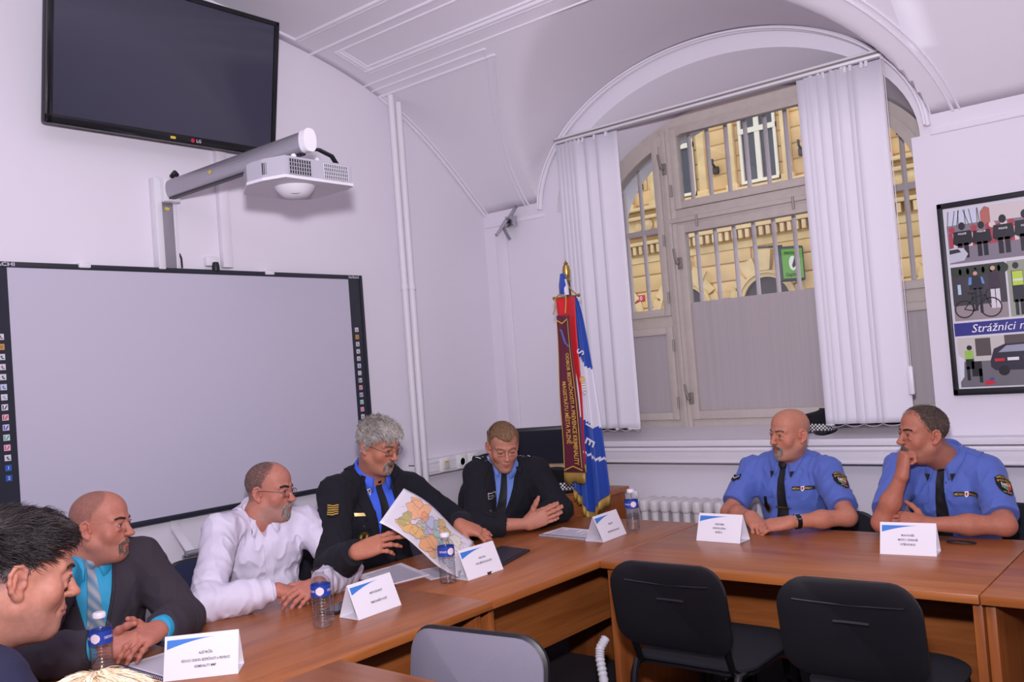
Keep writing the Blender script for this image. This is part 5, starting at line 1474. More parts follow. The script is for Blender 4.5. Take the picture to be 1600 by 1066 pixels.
for x, s_ in ((.085,1.0),(.155,.95),(.232,1.05),(.31,1.1),(.40,1.0),(.50,1.05),(.60,1.),(.70,1.05),(.80,1.)):
    b0 = 1.745; offs += [disc(x, b0+.128*s_, .0125*s_, ry=.016*s_), [(x-.032*s_,b0+.108*s_),(x+.032*s_,b0+.108*s_),(x+.037*s_,b0+.06*s_),(x+.022*s_,b0+.05*s_),(x-.022*s_,b0+.05*s_),(x-.037*s_,b0+.06*s_)], R_(x-.020*s_,x-.003*s_,b0,b0+.06*s_), R_(x+.003*s_,x+.020*s_,b0,b0+.06*s_)]
flat('officers', offs, (26,26,36), .0139, p1)
for x in (.085,.155,.232,.31,.40,.50):
    flat_text('POLICIE', .010, .030, x, 1.842, (235,235,230), .0141)
flat('car', [[(.03,1.73),(.085,1.735),(.10,1.76),(.085,1.785),(.05,1.79),(.03,1.785)]], (190,192,204), .0142, p1); flat('car_glass', [[(.032,1.765),(.075,1.770),(.066,1.783),(.032,1.782)]], (40,42,52), .0143, p1)
# middle: officer with bicycle and a passer-by
p2 = flat('photograph', [R_(.03,.225,1.495,1.712)], (60,58,62), .0128)
flat('pavement', [R_(.03,.225,1.495,1.555)], (150,138,142), .0131, p2); flat('trees', [disc(.05+i*.028,1.69,.02) for i in range(7)], (44,56,44), .0130, p2)
flat('bicycle', hoop(.068,1.540,.036,.005)+hoop(.165,1.540,.040,.005)+[bar(.068,1.54,.105,1.585,.004),bar(.105,1.585,.148,1.59,.004),bar(.148,1.59,.165,1.54,.004),bar(.105,1.53,.148,1.588,.004),bar(.105,1.53,.100,1.60,.004),bar(.068,1.54,.105,1.53,.004),bar(.085,1.603,.112,1.60,.006),bar(.148,1.59,.158,1.612,.004)], (20,20,26), .0138, p2)
flat('officer', [disc(.118,1.683,.010,ry=.013), [(.098,1.668),(.138,1.668),(.144,1.615),(.092,1.615)], R_(.108,.119,1.53,1.62), R_(.126,.137,1.52,1.62)], (34,36,48), .0136, p2)
flat('sleeves', [[(.094,1.665),(.104,1.665),(.102,1.635),(.090,1.635)],[(.136,1.665),(.144,1.66),(.150,1.635),(.140,1.635)]], (96,140,206), .0137, p2); flat('face', [disc(.118,1.679,.008), disc(.182,1.692,.009)], (206,160,140), .0139, p2)
flat('passer_by', [[(.165,1.675),(.200,1.675),(.206,1.61),(.162,1.61)]], (58,44,62), .0136, p2); flat('trousers', [R_(.168,.183,1.535,1.612), R_(.186,.201,1.535,1.612)], (214,210,216), .0136, p2); flat('bottle', [R_(.050,.062,1.60,1.64)], (176,200,220), .0137, p2)
p3 = flat('photograph', [R_(.232,.55,1.495,1.712)], (150,156,140), .0128)
flat('officer', [disc(.262,1.692,.011,ry=.013), R_(.245,.285,1.55,1.672), R_(.25,.262,1.50,1.56), R_(.268,.280,1.50,1.56)], (36,38,46), .0134, p3); flat('vest', [[(.248,1.67),(.284,1.67),(.284,1.615),(.248,1.615)]], (186,214,70), .0136, p3); flat('vest', [R_(.248,.284,1.632,1.640)], (220,222,220), .0137, p3)
p5 = flat('photograph', [R_(.555,.89,1.495,1.712)], (120,128,140), .0128)
# caption strip
flat('caption_strip', [R_(.024,.895,1.434,1.486)], (44,46,130), .0130)
flat_text('Strážníci na ulici', .046, None, .085, 1.459, (236,236,240), .0136, 'LEFT', .25)
# bottom: officer at a car
p4 = flat('photograph', [R_(.03,.60,1.228,1.426)], (108,106,112), .0128)
flat('street_front', [R_(.03,.60,1.33,1.426)], (196,192,186), .0130, p4); flat('doorway', [R_(.095,.15,1.35,1.42),R_(.20,.27,1.36,1.426),R_(.30,.36,1.36,1.426)], (84,76,74), .0132, p4)
flat('car', [[(.145,1.33),(.16,1.375),(.20,1.392),(.40,1.395),(.44,1.36),(.45,1.30),(.43,1.285),(.16,1.29),(.145,1.305)]], (40,36,54), .0135, p4); flat('car_glass', [[(.175,1.36),(.205,1.385),(.30,1.387),(.31,1.36)]], (150,154,170), .0137, p4)
flat('tail_light', [R_(.160,.195,1.325,1.336),R_(.262,.30,1.328,1.338)], (200,34,48), .0138, p4); flat('number_plate', [R_(.205,.245,1.326,1.338)], (226,226,230), .0138, p4); flat('tyre', [disc(.19,1.288,.02), disc(.40,1.288,.022)], (18,18,22), .0136, p4)
flat('officer', [disc(.072,1.385,.010), R_(.055,.085,1.30,1.35), R_(.056,.068,1.255,1.31), R_(.075,.112,1.27,1.33), R_(.100,.112,1.245,1.30)], (26,26,34), .0136, p4); flat('vest', [R_(.054,.084,1.340,1.374)], (150,196,80), .0138, p4)
flat('bag', [[(.12,1.232),(.155,1.240),(.148,1.256),(.118,1.250)]], (196,36,52), .0137, p4); flat('bag', [[(.135,1.252),(.155,1.254),(.15,1.262),(.136,1.260)]], (50,70,170), .0138, p4); flat('van', [[(.03,1.25),(.045,1.27),(.05,1.34),(.03,1.36)]], (214,216,226), .0137, p4)
PRINT.build('photo_print', PMATS, po, fix=False)
# ---------------------------------------------------------------- flag in the corner
fl = thing('flag', 'blue fringed flag on a stand with red and burgundy ribbons, in the window corner', 'flag', (-2.504,3.47,1.44*(1-.938)))
fl.scale = (.938,)*3; FB = (FZ-1.44*(1-.938))/.938
GOLD = mat('gold_braid', (176,142,70), .5, .3, bump=.05, bscale=300, bstretch=(6,6,.4))
BRASS = mat('brass', (190,160,90), .3, .9)
FLB = mat('flag_blue', (24,66,160), .45, sheen=.3); FLW = mat('flag_white', (214,212,224), .5); RED = mat('ribbon_red', (206,24,34), .5, sheen=.2); BURG = mat('ribbon_burgundy', (92,22,46), .55, sheen=.2)
mb = MB(); mb.tube([(.0,.02,FB+.02),(-.005,.015,1.86)], .014, 12); mb.lathe([(.001,0),(.13,.0),(.13,.015),(.05,.03),(.02,.06)], (0,.02,FB), 24); mb.build('pole', mat('dark_wood', (70,44,30), .4), fl)
mb = MB(); mb.lathe([(.012,1.85),(.02,1.862),(.012,1.875),(.017,1.885),(.022,1.91),(.016,1.94),(.009,1.945),(.012,1.952),(.004,1.962),(.001,1.968)], (-.005,.012,0), 14); mb.build('finial', BRASS, fl)
mb = MB(); mb.tube([(-.075,-.01,1.782),(.072,-.01,1.782)], .0045, 8); mb.lathe([(.001,-.012),(.009,-.004),(.009,.004),(.001,.01)], (-.078,-.01,1.782), 8, axis='x'); mb.lathe([(.001,-.012),(.009,-.004),(.009,.004),(.001,.01)], (.075,-.01,1.782), 8, axis='x'); mb.build('crossbar', BRASS, fl)
mb = MB()
for a, b_ in (((-.07,-.012,1.782),(-.006,-.004,1.85)),((.068,-.012,1.782),(-.002,-.004,1.85)),((-.07,-.014,1.782),(-.085,-.02,1.70)),((-.005,0,1.90),(.012,-.02,1.80)),((.0,-.01,1.9),(-.03,-.02,1.79)),((.0,-.02,1.84),(-.005,-.025,1.70))): mb.tube([a, ((a[0]+b_[0])/2+.006,(a[1]+b_[1])/2,(a[2]+b_[2])/2-.01), b_], .0035, 6)
mb.build('cord', GOLD, fl)
mb = MB(); mb.tube([(-.02,-.012,1.80),(-.008,-.014,1.84),(-.012,-.014,1.90)], [.018,.026,.012], 8, mi=0); mb.tube([(.008,-.016,1.79),(.004,-.016,1.83),(.002,-.016,1.87)], [.012,.015,.008], 8, mi=1); mb.build('bow', [FLB, FLW], fl)
def ribbon(name, m, xl, xr, z0, z1, y, wave, text=None, fringe=.045, frm=None):
    """hanging band: xl, xr pairs of (top, bottom)"""
    n = 26; rows = []
    for i in range(n+1):
        t = i/n; z = z0+(z1-z0)*t; a = xl[0]+(xl[1]-xl[0])*t; b_ = xr[0]+(xr[1]-xr[0])*t
        rows.append([(a+(b_-a)*u, y+wave*math.sin(t*9+u*3)+.008*math.sin(u*PI), z) for u in np.linspace(0, 1, 9)])
    mb = MB(); mb.grid(rows); o = mb.build(name, m, fl, fix=False, auto=False); md = o.modifiers.new('cloth', 'SOLIDIFY'); md.thickness = .0016
    mb = MB(); rows2 = []
    for k in range(3): rows2.append([(x, yy-.002+.003*math.sin(j*2.4), z-fringe*k/2+ .003*math.sin(j*5)*k) for j, (x, yy, z) in enumerate(rows[-1])])
    mb.grid(rows2); f = mb.build('fringe', GOLD, o, fix=False, auto=False); md = f.modifiers.new('cloth', 'SOLIDIFY'); md.thickness = .004
    return o, rows
# cloth of the flag, gathered at the top
rows = []; n = 90; mm = []
for i in range(n+1):
    t = i/n; row = []
    for j in range(57):
        u = j/56; hw = .02+.08*max(t,1e-4)**.4
        x = -.012+(u*2-1)*hw+.04*max(t,1e-4)**.35
        zb = .70+.15*abs(u-.62)/.62*(1 if u < .62 else 1.0)
        z = 1.79+(zb-1.79)*t
        y = .030-.045*t**.6*math.sin(u*PI)+.022*t**.5*math.sin(u*19+t*1.5)+.01*math.sin(u*41)
        row.append((x, y, z))
    rows.append(row)
mb = MB(); mb.grid(rows)
for i in range(n):
    for j in range(56):
        u = (j+.5)/56; t = (i+.5)/n; d = t-.25*(u-.5)
        mm.append(1 if (u > .52 and .26 < d < .55) or (.70 < d < .712 and u > .45) or (u < .2 and .72 < d < .74) else 0)
mb.m = mm; o = mb.build('flag_cloth', [FLB, FLW], fl, fix=False, auto=False); md = o.modifiers.new('cloth', 'SOLIDIFY'); md.thickness = .0016
mb = MB(); mb.grid([[(x*1.0, y-.003*k+.002*math.sin(j*3), z-.045*k/2+.004*math.sin(j*4)*k) for j, (x, y, z) in enumerate(rows[-1])] for k in range(3)]); f = mb.build('fringe', GOLD, o, fix=False, auto=False); md = f.modifiers.new('c', 'SOLIDIFY'); md.thickness = .004
for t_, x, z, s_, rot, m in (('S',.074,1.50,.060,-1.9,FLW),('I',.094,1.135,.070,-2.05,FLW),('E',.088,1.055,.075,-2.05,FLW)):
    vs, fs = text_mesh(t_, s_, bold=True); mb = MB(); mb.add(vs, fs, 0, M=Matrix.Translation((x,-.036,z)) @ Matrix.Rotation(PI/2, 4, 'X') @ Matrix.Rotation(rot, 4, 'Z')); mb.build('lettering', m, o)
mb = MB(); Fm = Matrix.Translation((.074,-.036,1.33)) @ Matrix.Rotation(PI/2, 4, 'X') @ Matrix.Scale(.75, 4)
mb.add([(x, z, 0) for x, z in disc(0,.045,.022)], [tuple(range(14))], 0, M=Fm); mb.add([(x, z, .001) for x, z in disc(.004,.045,.013)], [tuple(range(14))], 1, M=Fm)
mb.add([(-.01,.025,.001),(.022,.03,.001),(.026,-.02,.001),(.012,-.055,.001),(-.006,-.03,.001)], [(0,1,2,3,4)], 2, M=Fm)
for q in range(4): mb.add([(-.008+.003*q,.02-.016*q,.002),(.022,.024-.018*q,.002),(.022,.020-.018*q,.002),(-.008+.003*q,.016-.016*q,.002)], [(0,1,2,3)], 3, M=Fm)
mb.build('angel_emblem', [mat('gold_ink', (206,166,70), .5), mat('face_ink', (216,180,150), .6), mat('wing_ink', (226,222,220), .6), mat('line_ink', (90,80,70), .6)], o)
ribbon('red_ribbon', RED, (-.060,-.03), (.059,.050), 1.778, .945, -.022, .004, fringe=.045)
o, rws = ribbon('burgundy_ribbon', BURG, (-.041,-.070), (.036,.062), 1.69, .905, -.052, .004, fringe=.05)
def on_ribbon(u, z):
    t = (z-1.69)/(.905-1.69); a = -.041-.029*t; b_ = .036+.026*t
    return a+(b_-a)*u
for txt, u, z0, L_ in (('ODBOR BEZPEČNOSTI A PREVENCE KRIMINALITY', .70, 1.50, .555), ('MAGISTRÁTU MĚSTA PLZNĚ', .36, 1.36, .31)):
    vs, fs = text_mesh(txt, .033, 'LEFT', width=L_, bold=True)
    mb = MB(); vs2 = []
    for x, y, z in vs:
        zz = z0-x; t = (zz-1.69)/(.905-1.69); wd = (.077+.055*t)/.105
        vs2.append((on_ribbon(u, zz)+y*wd*.95, -.052-.0065-.0045+.004*math.sin(t*9+u*3), zz))
    mb.add(vs2, fs, 0); mb.build('lettering', mat('gold_ink', (206,166,70), .5), o, fix=False)
mb = MB()
for u in (.07,.93):
    zz = np.linspace(1.66, .93, 30)
    mb.grid([[(on_ribbon(u+du, z), -.0625+.004*math.sin((z-1.69)/(.905-1.69)*9+u*3), z) for du in (-.018,.018)] for z in zz])
for z0, dz in ((1.665,-.02),(.915,.02)):
    mb.add([(on_ribbon(.07,z0),-.0632,z0),(on_ribbon(.5,z0+dz),-.0632,z0+dz),(on_ribbon(.93,z0),-.0632,z0),(on_ribbon(.93,z0+.006),-.0632,z0+.006),(on_ribbon(.5,z0+dz+.006),-.0632,z0+dz+.006),(on_ribbon(.07,z0+.006),-.0632,z0+.006)], [(0,1,4,5),(1,2,3,4)])
mb.build('gold_border', mat('gold_ink', (206,166,70), .5), o, fix=False)
mb = MB(); mb.grid([[(on_ribbon(.25+.5*k/8+du, 1.60-.09*math.sin(k/8*PI/2)+.0), -.063, 1.62-.10*k/8+.01*math.sin(k)) for du in (0,.14)] for k in range(9)], smooth=False); mb.build('emblem', mat('ribbon_emblem', (90,104,170), .5), o, fix=False)

# ---------------------------------------------------------------- on the tables
TZ = .7402
PAPER = mat('white_paper', (232,228,236), .75)
INK = mat('print_ink', (52,48,60), .7); INKG = mat('grey_print', (168,162,178), .8)
SWO = mat('card_blue', (60,124,206), .6)
def card(label, base, dirv, lines, lx=.01, L_=.18, D_=.082, Hh=.098):
    """folded name card; base = left end of the front bottom edge, dirv along that edge (text left to right)"""
    c = thing('name_card', label, 'name card', (base[0],base[1],TZ), math.atan2(dirv[1], dirv[0]), 'folded name cards')
    t = .0009
    mb = MB(); P = [(0,0),(D_,0),(D_*.5,Hh)]
    def sheet(a, b_): mb.add([(0,a[0],a[1]),(L_,a[0],a[1]),(L_,b_[0],b_[1]),(0,b_[0],b_[1])], [(0,1,2,3)])
    sheet(P[0], P[2]); sheet(P[2], P[1]); sheet((D_,.001), (0,.001))
    o = mb.build('card', PAPER, c, fix=False); md = o.modifiers.new('t', 'SOLIDIFY'); md.thickness = t; md.offset = 0
    up = Vector((0,D_*.5,Hh)).normalized(); H = math.hypot(D_*.5, Hh)
    Fm = frame((L_/2,0,0), (1,0,0), up); off = .0012
    mb = MB(); n = 14; tp = []; bt = []
    for i in range(n+1):
        q = i/n; x = -L_/2+.006+q*(L_*.62); tp.append((x, H-.010, off)); bt.append((x, H-.010-.022*(1-q)**1.6-.0003, off))
    mb.grid([tp, bt], smooth=False, M=Fm); mb.build('blue_swoosh', SWO, c, fix=False)
    mb = MB()
    for txt, y, w in lines:
        vs, fs = text_mesh(txt, .0088, bold=True, width=w); mb.add([(v[0]+lx, v[1]+H*y, off) for v in vs], fs, 0, M=Fm)
    mb.build('lettering', INK, c, fix=False)
    return c
card('white name card with three text lines at the bottom left, before the grey suit', (-2.141,1.150), (.69,.72), [('ALEŠ PRŮŠA',.56,.034),('VEDOUCÍ ODBORU BEZPEČNOSTI A PREVENCE',.40,.118),('KRIMINALITY MMP',.26,.052)])
card('white name card with two text lines, right of the phone and tumbler', (-2.102,1.742), (-.045,.999), [('MARTIN ZRZAVECKÝ',.60,.052),('PRIMÁTOR MĚSTA PLZNĚ',.34,.066)])
card('white folded name card at the lower edge of the map, before the sergeant', (-2.122,2.242), (.017,.999), [('PAVEL PICKA',.58,.034),('VELITEL MĚSTSKÉ POLICIE PLZEŇ',.42,.082)])
card('white folded name card beside the notebook, before the officer who looks down', (-2.036,2.929), (-.046,.999), [('KAREL ZAHUT',.56,.034),('VELITEL MĚSTSKÉ POLICIE PLZEŇ',.28,.088)])
card('white folded name card before the bald officer in the light blue shirt', (-1.708,3.070), (1,-.022), [('TOMÁŠ NĚMEC',.62,.040),('OBVODNÍ SLUŽEBNA',.48,.054),('BEDŘICH',.34,.028)], lx=.0)
card('white name card before the officer resting his chin, nearest the right edge', (-1.026,3.057), (1,.1), [('MILAN KOVAŘÍK',.60,.040),('MISTR P. OKRSKÁŘ',.46,.060),('ÚSTŘEDNÍ SEKCE',.32,.046)], lx=.0, L_=.172)
# bottles
PET = glass_mat('clear_plastic', .93)
WATER = glass_mat('water', .985, .12)
LABEL = mat('bottle_label_blue', (34,66,160), .4)
CAPW = mat('bottle_cap', (226,222,232), .45)
def bottle(label, x, y, rz, cap=True, fill=.105, sc=1.):
    b_ = thing('water_bottle', label, 'bottle', (x,y,TZ), rz, 'small plastic water bottles'); b_.scale = (sc,)*3
    R = .0285; pr = [(.001,.003),(.018,.0),(.0255,.003),(R,.010),(R,.018)]
    z = .022
    for k in range(8): pr += [(R-.0006,z),(R-.0024,z+.003),(R-.0006,z+.006)]; z += .0085
    pr += [(R,.096),(R,.126),(.0268,.133),(.021,.142),(.0145,.149),(.0125,.152),(.0125,.158)]
    mb = MB(); mb.lathe(pr, n=28, caps=False); mb.build('bottle_body', PET, b_)
    wp = [(max(r-.0012, .001), q+.001) for r, q in pr if q < fill]+[(R-.0016,fill),(.001,fill)]
    mb = MB(); mb.lathe(wp, n=28, caps=True); mb.build('water', WATER, b_)
    mb = MB(); mb.lathe([(R+.0005,.092),(R+.0005,.124)], n=28, caps=False); o = mb.build('label', LABEL, b_, fix=False)
    mb = MB(); rows = []
    for k in range(7):
        a0 = (k/6*2-1); row = []
        for j in range(7):
            u = (j/6*2-1)*math.sqrt(max(1-a0*a0, 0.02)); an = -1.1+u*.42; row.append(((R+.0011)*math.cos(an), (R+.0011)*math.sin(an), .108+a0*.012))
        rows.append(row)
    mb.grid(rows); o2 = mb.build('label_emblem', mat('emblem_pale', (226,210,220), .5), b_, fix=False)
    vs, fs = text_mesh('CRISTALINE', .009, bold=True, width=.026)
    for q in (0.1, 2.3, 4.2):
        mb = MB(); mb.add([((R+.0012)*math.cos(q+v[0]/R), (R+.0012)*math.sin(q+v[0]/R), .108+v[1]) for v in vs], fs)
        mb.build('lettering', mat('emblem_pale', (226,210,220), .5), b_, fix=False)
    if cap:
        mb = MB(); pf = [(.0140,.154),(.0145,.156),(.0145,.166),(.013,.168),(.001,.168)]; mb.lathe(pf, n=24, caps=True)
        for k in range(24): a = 2*PI*k/24; mb.box((.0142,-.0006,.156), (.0150,.0006,.166), M=Matrix.Rotation(a, 4, 'Z'))
        mb.build('cap', CAPW, b_)
    else:
        mb = MB(); mb.lathe([(.0128,.150),(.0138,.151),(.0138,.157),(.0125,.160),(.0115,.158)], n=24, caps=False); mb.build('neck_ring', PET, b_)
    return b_
bottle('small water bottle at the bottom left, before the clasped hands', -2.315, 1.085, .2)
bottle('small water bottle standing before the empty glass and the folded arms in white sleeves', -2.150, 1.650, .35, False, fill=.092)
bottle('small water bottle standing in front of the lower edge of the map', -2.172, 2.196, .9)
bottle('small water bottle at the table corner in front of the radiator pipe', -2.062, 3.190, .4, fill=.088)
gl = thing('drinking_glass', 'empty clear tumbler right behind the water bottle in front of the white shirt', 'glass', (-2.202,1.702,TZ))
mb = MB(); mb.lathe([(.001,.004),(.024,.003),(.0255,.006),(.0315,.150),(.0322,.151),(.0326,.149),(.0268,.0),(.001,0)], n=32, caps=False); mb.build('tumbler', glass_mat('clear_glass', .96), gl)
ph = thing('mobile_phone', 'dark mobile phone lying between the glass and the name card', 'phone', (-2.262,1.800,TZ), .3)
mb = MB(); mb.box((-.033,-.06,0), (.033,.06,.009), .004); mb.build('case', BLKM, ph); mb = MB(); mb.box((-.029,-.05,.009), (.029,.045,.0095)); mb.build('screen', mat('phone_screen', (60,60,70), .15), ph)
def sheet_prism(mb, pts, z0, z1, mi=0): mb.prism(pts, z0, z1, mi)
def lines_on(mb, o_, ux, uy, w, h, n, mi, z, fill=.9, rnd=random.Random(3)):
    """rows of print: thin bars along ux"""
    o_ = Vector(o_); ux = Vector(ux).normalized(); uy = Vector(uy).normalized()
    for i in range(n):
        y = h*(i+.5)/n; w2 = w*(fill if rnd.random() > .25 else rnd.uniform(.4,.85)); t = h/n*.22
        q = [o_+ux*a+uy*b_ for a, b_ in ((0,y-t),(w2,y-t),(w2,y+t),(0,y+t))]
        mb.add([(p.x,p.y,z) for p in q], [(0,1,2,3)], mi)
def doc(name, label, cat, corners, thick=.003, n=22, spiral=None, extra=None, group=None):
    """corners: TL, TR, BR, BL of the reader on the table plane"""
    TL, TR, BR, BL = [Vector((*c, 0)) for c in corners]
    t = thing(name, label, cat, (TL.x,TL.y,TZ), 0, group)
    loc = [(c-TL) for c in (TL,TR,BR,BL)]
    mb = MB(); mb.prism([(c.x,c.y) for c in loc], 0, thick, 0); ux = loc[1]; uy = loc[3]
    o_ = ux*.10+uy*.08
    lines_on(mb, o_, ux, uy, ux.length*.8, uy.length*.84, n, 1, thick+.0004)
    mb.build('pages', [PAPER, INKG], t, fix=False)
    if spiral:
        a, b_ = loc[spiral[0]], loc[spiral[1]]; k = int((b_-a).length/.0085); d = (b_-a).normalized(); nn = Vector((-d.y,d.x,0))
        mb = MB()
        for i in range(k):
            c = a+(b_-a)*((i+.5)/k); ring = [c+nn*.006*math.cos(q)+Vector((0,0,thick*.5+.001+.0055*math.sin(q))) for q in np.linspace(0, 2*PI, 9)[:-1]]
            mb.tube(ring, .0011, 4, closed=True)
        mb.build('spiral_binding', mat('binding_dark', (50,46,76), .5), t)
    if extra: extra(t, loc, thick)
    return t
def ex(t, loc, th):
    ux, uy = loc[1], loc[3]
    mb = MB(); q = [ux*a+uy*b_ for a, b_ in ((.62,.80),(.86,.80),(.86,.88),(.62,.88))]; mb.add([(p.x,p.y,th+.0008) for p in q], [(0,1,2,3)]); mb.build('highlighted_text', mat('pink_marker', (240,150,196), .7), t)
    c = ux*.78+uy*.955; mb = MB(); mb.tube([(c.x+.022*math.cos(a), c.y+.012*math.sin(a), th+.0008) for a in np.linspace(0, 2*PI, 20)[:-1]], .0022, 4, closed=True); mb.tube([(c.x-.018,c.y,th+.001),(c.x+.018,c.y,th+.001)], .002, 4); mb.build('stamp', mat('dark_blue_ink', (40,50,80), .6), t)
    mb = MB(); mb.prism([(p.x,p.y) for p in (ux*.04+uy*.02, ux*1.02+uy*.05, ux*1.0+uy*1.03, ux*.02+uy*1.0)], -.0002, -.0001)
doc('printed_papers', 'printed sheets with a pink highlighted line, in front of the sergeant', 'papers', [(-2.565,2.35),(-2.565,2.12),(-2.345,2.075),(-2.315,2.25)][::1], .004, 24, extra=ex)
doc('printed_papers', 'white printed sheet lying under the lower edge of the map', 'papers', [(-2.42,2.27),(-2.33,2.47),(-2.185,2.40),(-2.26,2.20)], .002, 16)
doc('spiral_notebook', 'spiral-bound printed notebook at the bottom left, behind the first name card', 'notebook', [(-2.365,1.155),(-2.365,1.315),(-2.14,1.315),(-2.14,1.155)], .004, 20, spiral=(0,3))
doc('spiral_notebook', 'spiral-bound printed notebook before the officer who looks down', 'notebook', [(-2.385,2.965),(-2.385,3.135),(-2.12,3.11),(-2.12,2.945)], .004, 22, spiral=(3,0))
fo = thing('folder', 'flat black folder lying behind the name card at the map', 'folder', (-2.24,2.52,TZ))
mb = MB(); mb.prism([(.125,-.18),(.02,.18),(-.14,.20),(-.06,-.20)], 0, .007); mb.prism([(.11,-.165),(.012,.165),(-.125,.185),(-.05,-.185)], .007, .009); mb.build('cover', mat('black_folder', (38,36,44), .4), fo)
cb = MB(); cb.tube([(.0+.045*math.cos(a)-.0, .014*math.sin(a)*1.6, .003) for a in np.linspace(.5, 2*PI+.2, 30)]+[(-.06,.03,.003),(-.09,.02,.003)], .0022, 6)
o = cb.build('thin_cable', mat('black_cable', (22,20,24), .5), None, loc=(-.835,3.30,TZ)); tag(o, 'thin black cable looped on the table beside the right name card', 'cable')
# map held by the sergeant
mp_ = thing('district_map', 'large paper map of coloured city districts held up over the table', 'map', (-2.245,2.194,.90))
mT, mR, mL, mB_ = (Vector(v)-Vector((-2.245,2.194,.90)) for v in ((-2.319,2.162,1.059),(-2.320,2.496,.811),(-2.168,1.908,.994),(-2.168,2.244,.748)))
MN = (mR-mT).cross(mL-mT).normalized()
if MN.x < 0: MN = -MN
def mpt(u, v, d=0.): # u along T->R, v along T->L
    bend = .010*math.sin(u*PI*2)+.012*(1-abs(u-.58)/.42 if u > .58 else u/.58)*.6-.006*v*math.sin(u*3)
    return mT*(1-u)*(1-v)+mR*u*(1-v)+mL*(1-u)*v+mB_*u*v+MN*(bend+d)
MM = [PAPER]; MK = {}
def mm_(rgb):
    if rgb not in MK: MK[rgb] = len(MM); c_ = tuple(int(x+(246-x)*.28) for x in rgb); MM.append(mat('map_ink%d_%d_%d' % rgb, c_, .75))
    return MK[rgb]
mb = MB(); mb.grid([[mpt(i/24, j/16) for i in range(25)] for j in range(17)]); o = mb.build('sheet', PAPER, mp_, fix=False, auto=False); md = o.modifiers.new('t', 'SOLIDIFY'); md.thickness = .0006; md.offset = 0
mb = MB(); rr = random.Random(11)
def blob(cx, cy, rx, ry, rgb, n=26, j=.28, d=.0012, out=True):
    pts = []; f1, f2, f3 = (rr.uniform(0, 6.28) for _ in range(3)); n = 40
    for i in range(n):
        a = 2*PI*i/n; k = 1+j*.75*(.6*math.sin(2*a+f1)+.5*math.sin(3*a+f2)+.35*math.sin(5*a+f3)+.25*math.sin(8*a+f1))+rr.uniform(-.05, .05); pts.append((min(max(cx+rx*k*math.cos(a), .01), .99), min(max(cy+ry*k*math.sin(a), .02), .98)))
    P = [mpt(u, v, d) for u, v in pts]; c = mpt(cx, cy, d)
    mb.add(P+[c], [(i, (i+1) % n, n) for i in range(n)], mm_(rgb))
    if out: mb.tube([mpt(u, v, d+.0005) for u, v in pts], .0007, 4, mi=mm_((120,90,90)), closed=True)
for a in ((.24,.30,.12,.24,(252,170,108)),(.19,.16,.07,.10,(250,164,96)),(.34,.36,.05,.12,(248,150,84)),(.18,.66,.06,.17,(176,160,72)),(.24,.78,.11,.13,(240,176,80)),(.36,.72,.10,.14,(240,180,86)),
          (.52,.80,.11,.14,(250,160,88)),(.56,.66,.09,.11,(250,166,90)),(.62,.86,.06,.09,(248,170,90)),(.36,.54,.07,.09,(170,196,190)),(.43,.36,.06,.13,(182,190,226)),(.50,.28,.04,.10,(150,186,190)),
          (.47,.52,.05,.07,(196,170,220)),(.42,.60,.05,.06,(160,196,190)),(.55,.18,.06,.10,(216,170,90)),(.60,.30,.05,.08,(240,172,90)),(.66,.22,.05,.09,(206,172,70)),(.56,.45,.06,.09,(150,196,176)),
          (.64,.52,.05,.07,(160,200,184)),(.80,.30,.10,.16,(236,226,206)),(.86,.50,.09,.13,(238,226,200)),(.78,.62,.06,.09,(236,220,200)),(.72,.42,.02,.06,(206,190,90)),(.86,.80,.08,.10,(196,212,232))): blob(*a)
for k in range(40):
    u, v = rr.uniform(.05,.95), rr.uniform(.05,.95); a = rr.uniform(0, 6.28); L_ = rr.uniform(.03,.10)
    pts = [(min(max(u+math.cos(a)*L_*q+rr.uniform(-.006,.006), .01), .99), min(max(v+math.sin(a)*L_*q, .02), .98)) for q in (0,.3,.6,1)]
    mb.tube([mpt(p, q, .0018) for p, q in pts], .0005, 4, mi=mm_((150,120,130) if k % 3 else (214,90,60)))
mb.build('printed_districts', MM, o, fix=False)
# white spiral sleeve that holds cables under the table corner
sv = thing('cable_sleeve', 'white ribbed cable sleeve hanging under the table corner', 'cable sleeve', (-1.905,2.63,0))
pts = [(.02,.05,.46),(.012,.02,.43),(.015,.01,.40),(.03,0,.34),(.045,-.01,.26),(.05,-.02,.20),(.055,-.02,FZ+.005)]
mb = MB(); P_ = [Vector(p) for p in pts]; fine = []
for i in range(len(P_)-1):
    for k in range(8): fine.append(P_[i].lerp(P_[i+1], k/8))
fine.append(P_[-1]); mb.tube(fine, [.018 if i % 2 else .0145 for i in range(len(fine))], 12); mb.build('ribbed_tube', WHITE_PL, sv)
mb = MB(); mb.tube([tuple(p+Vector((0,0,.004))) for p in fine[::6]], .009, 8); mb.build('cable', BLKM, sv)
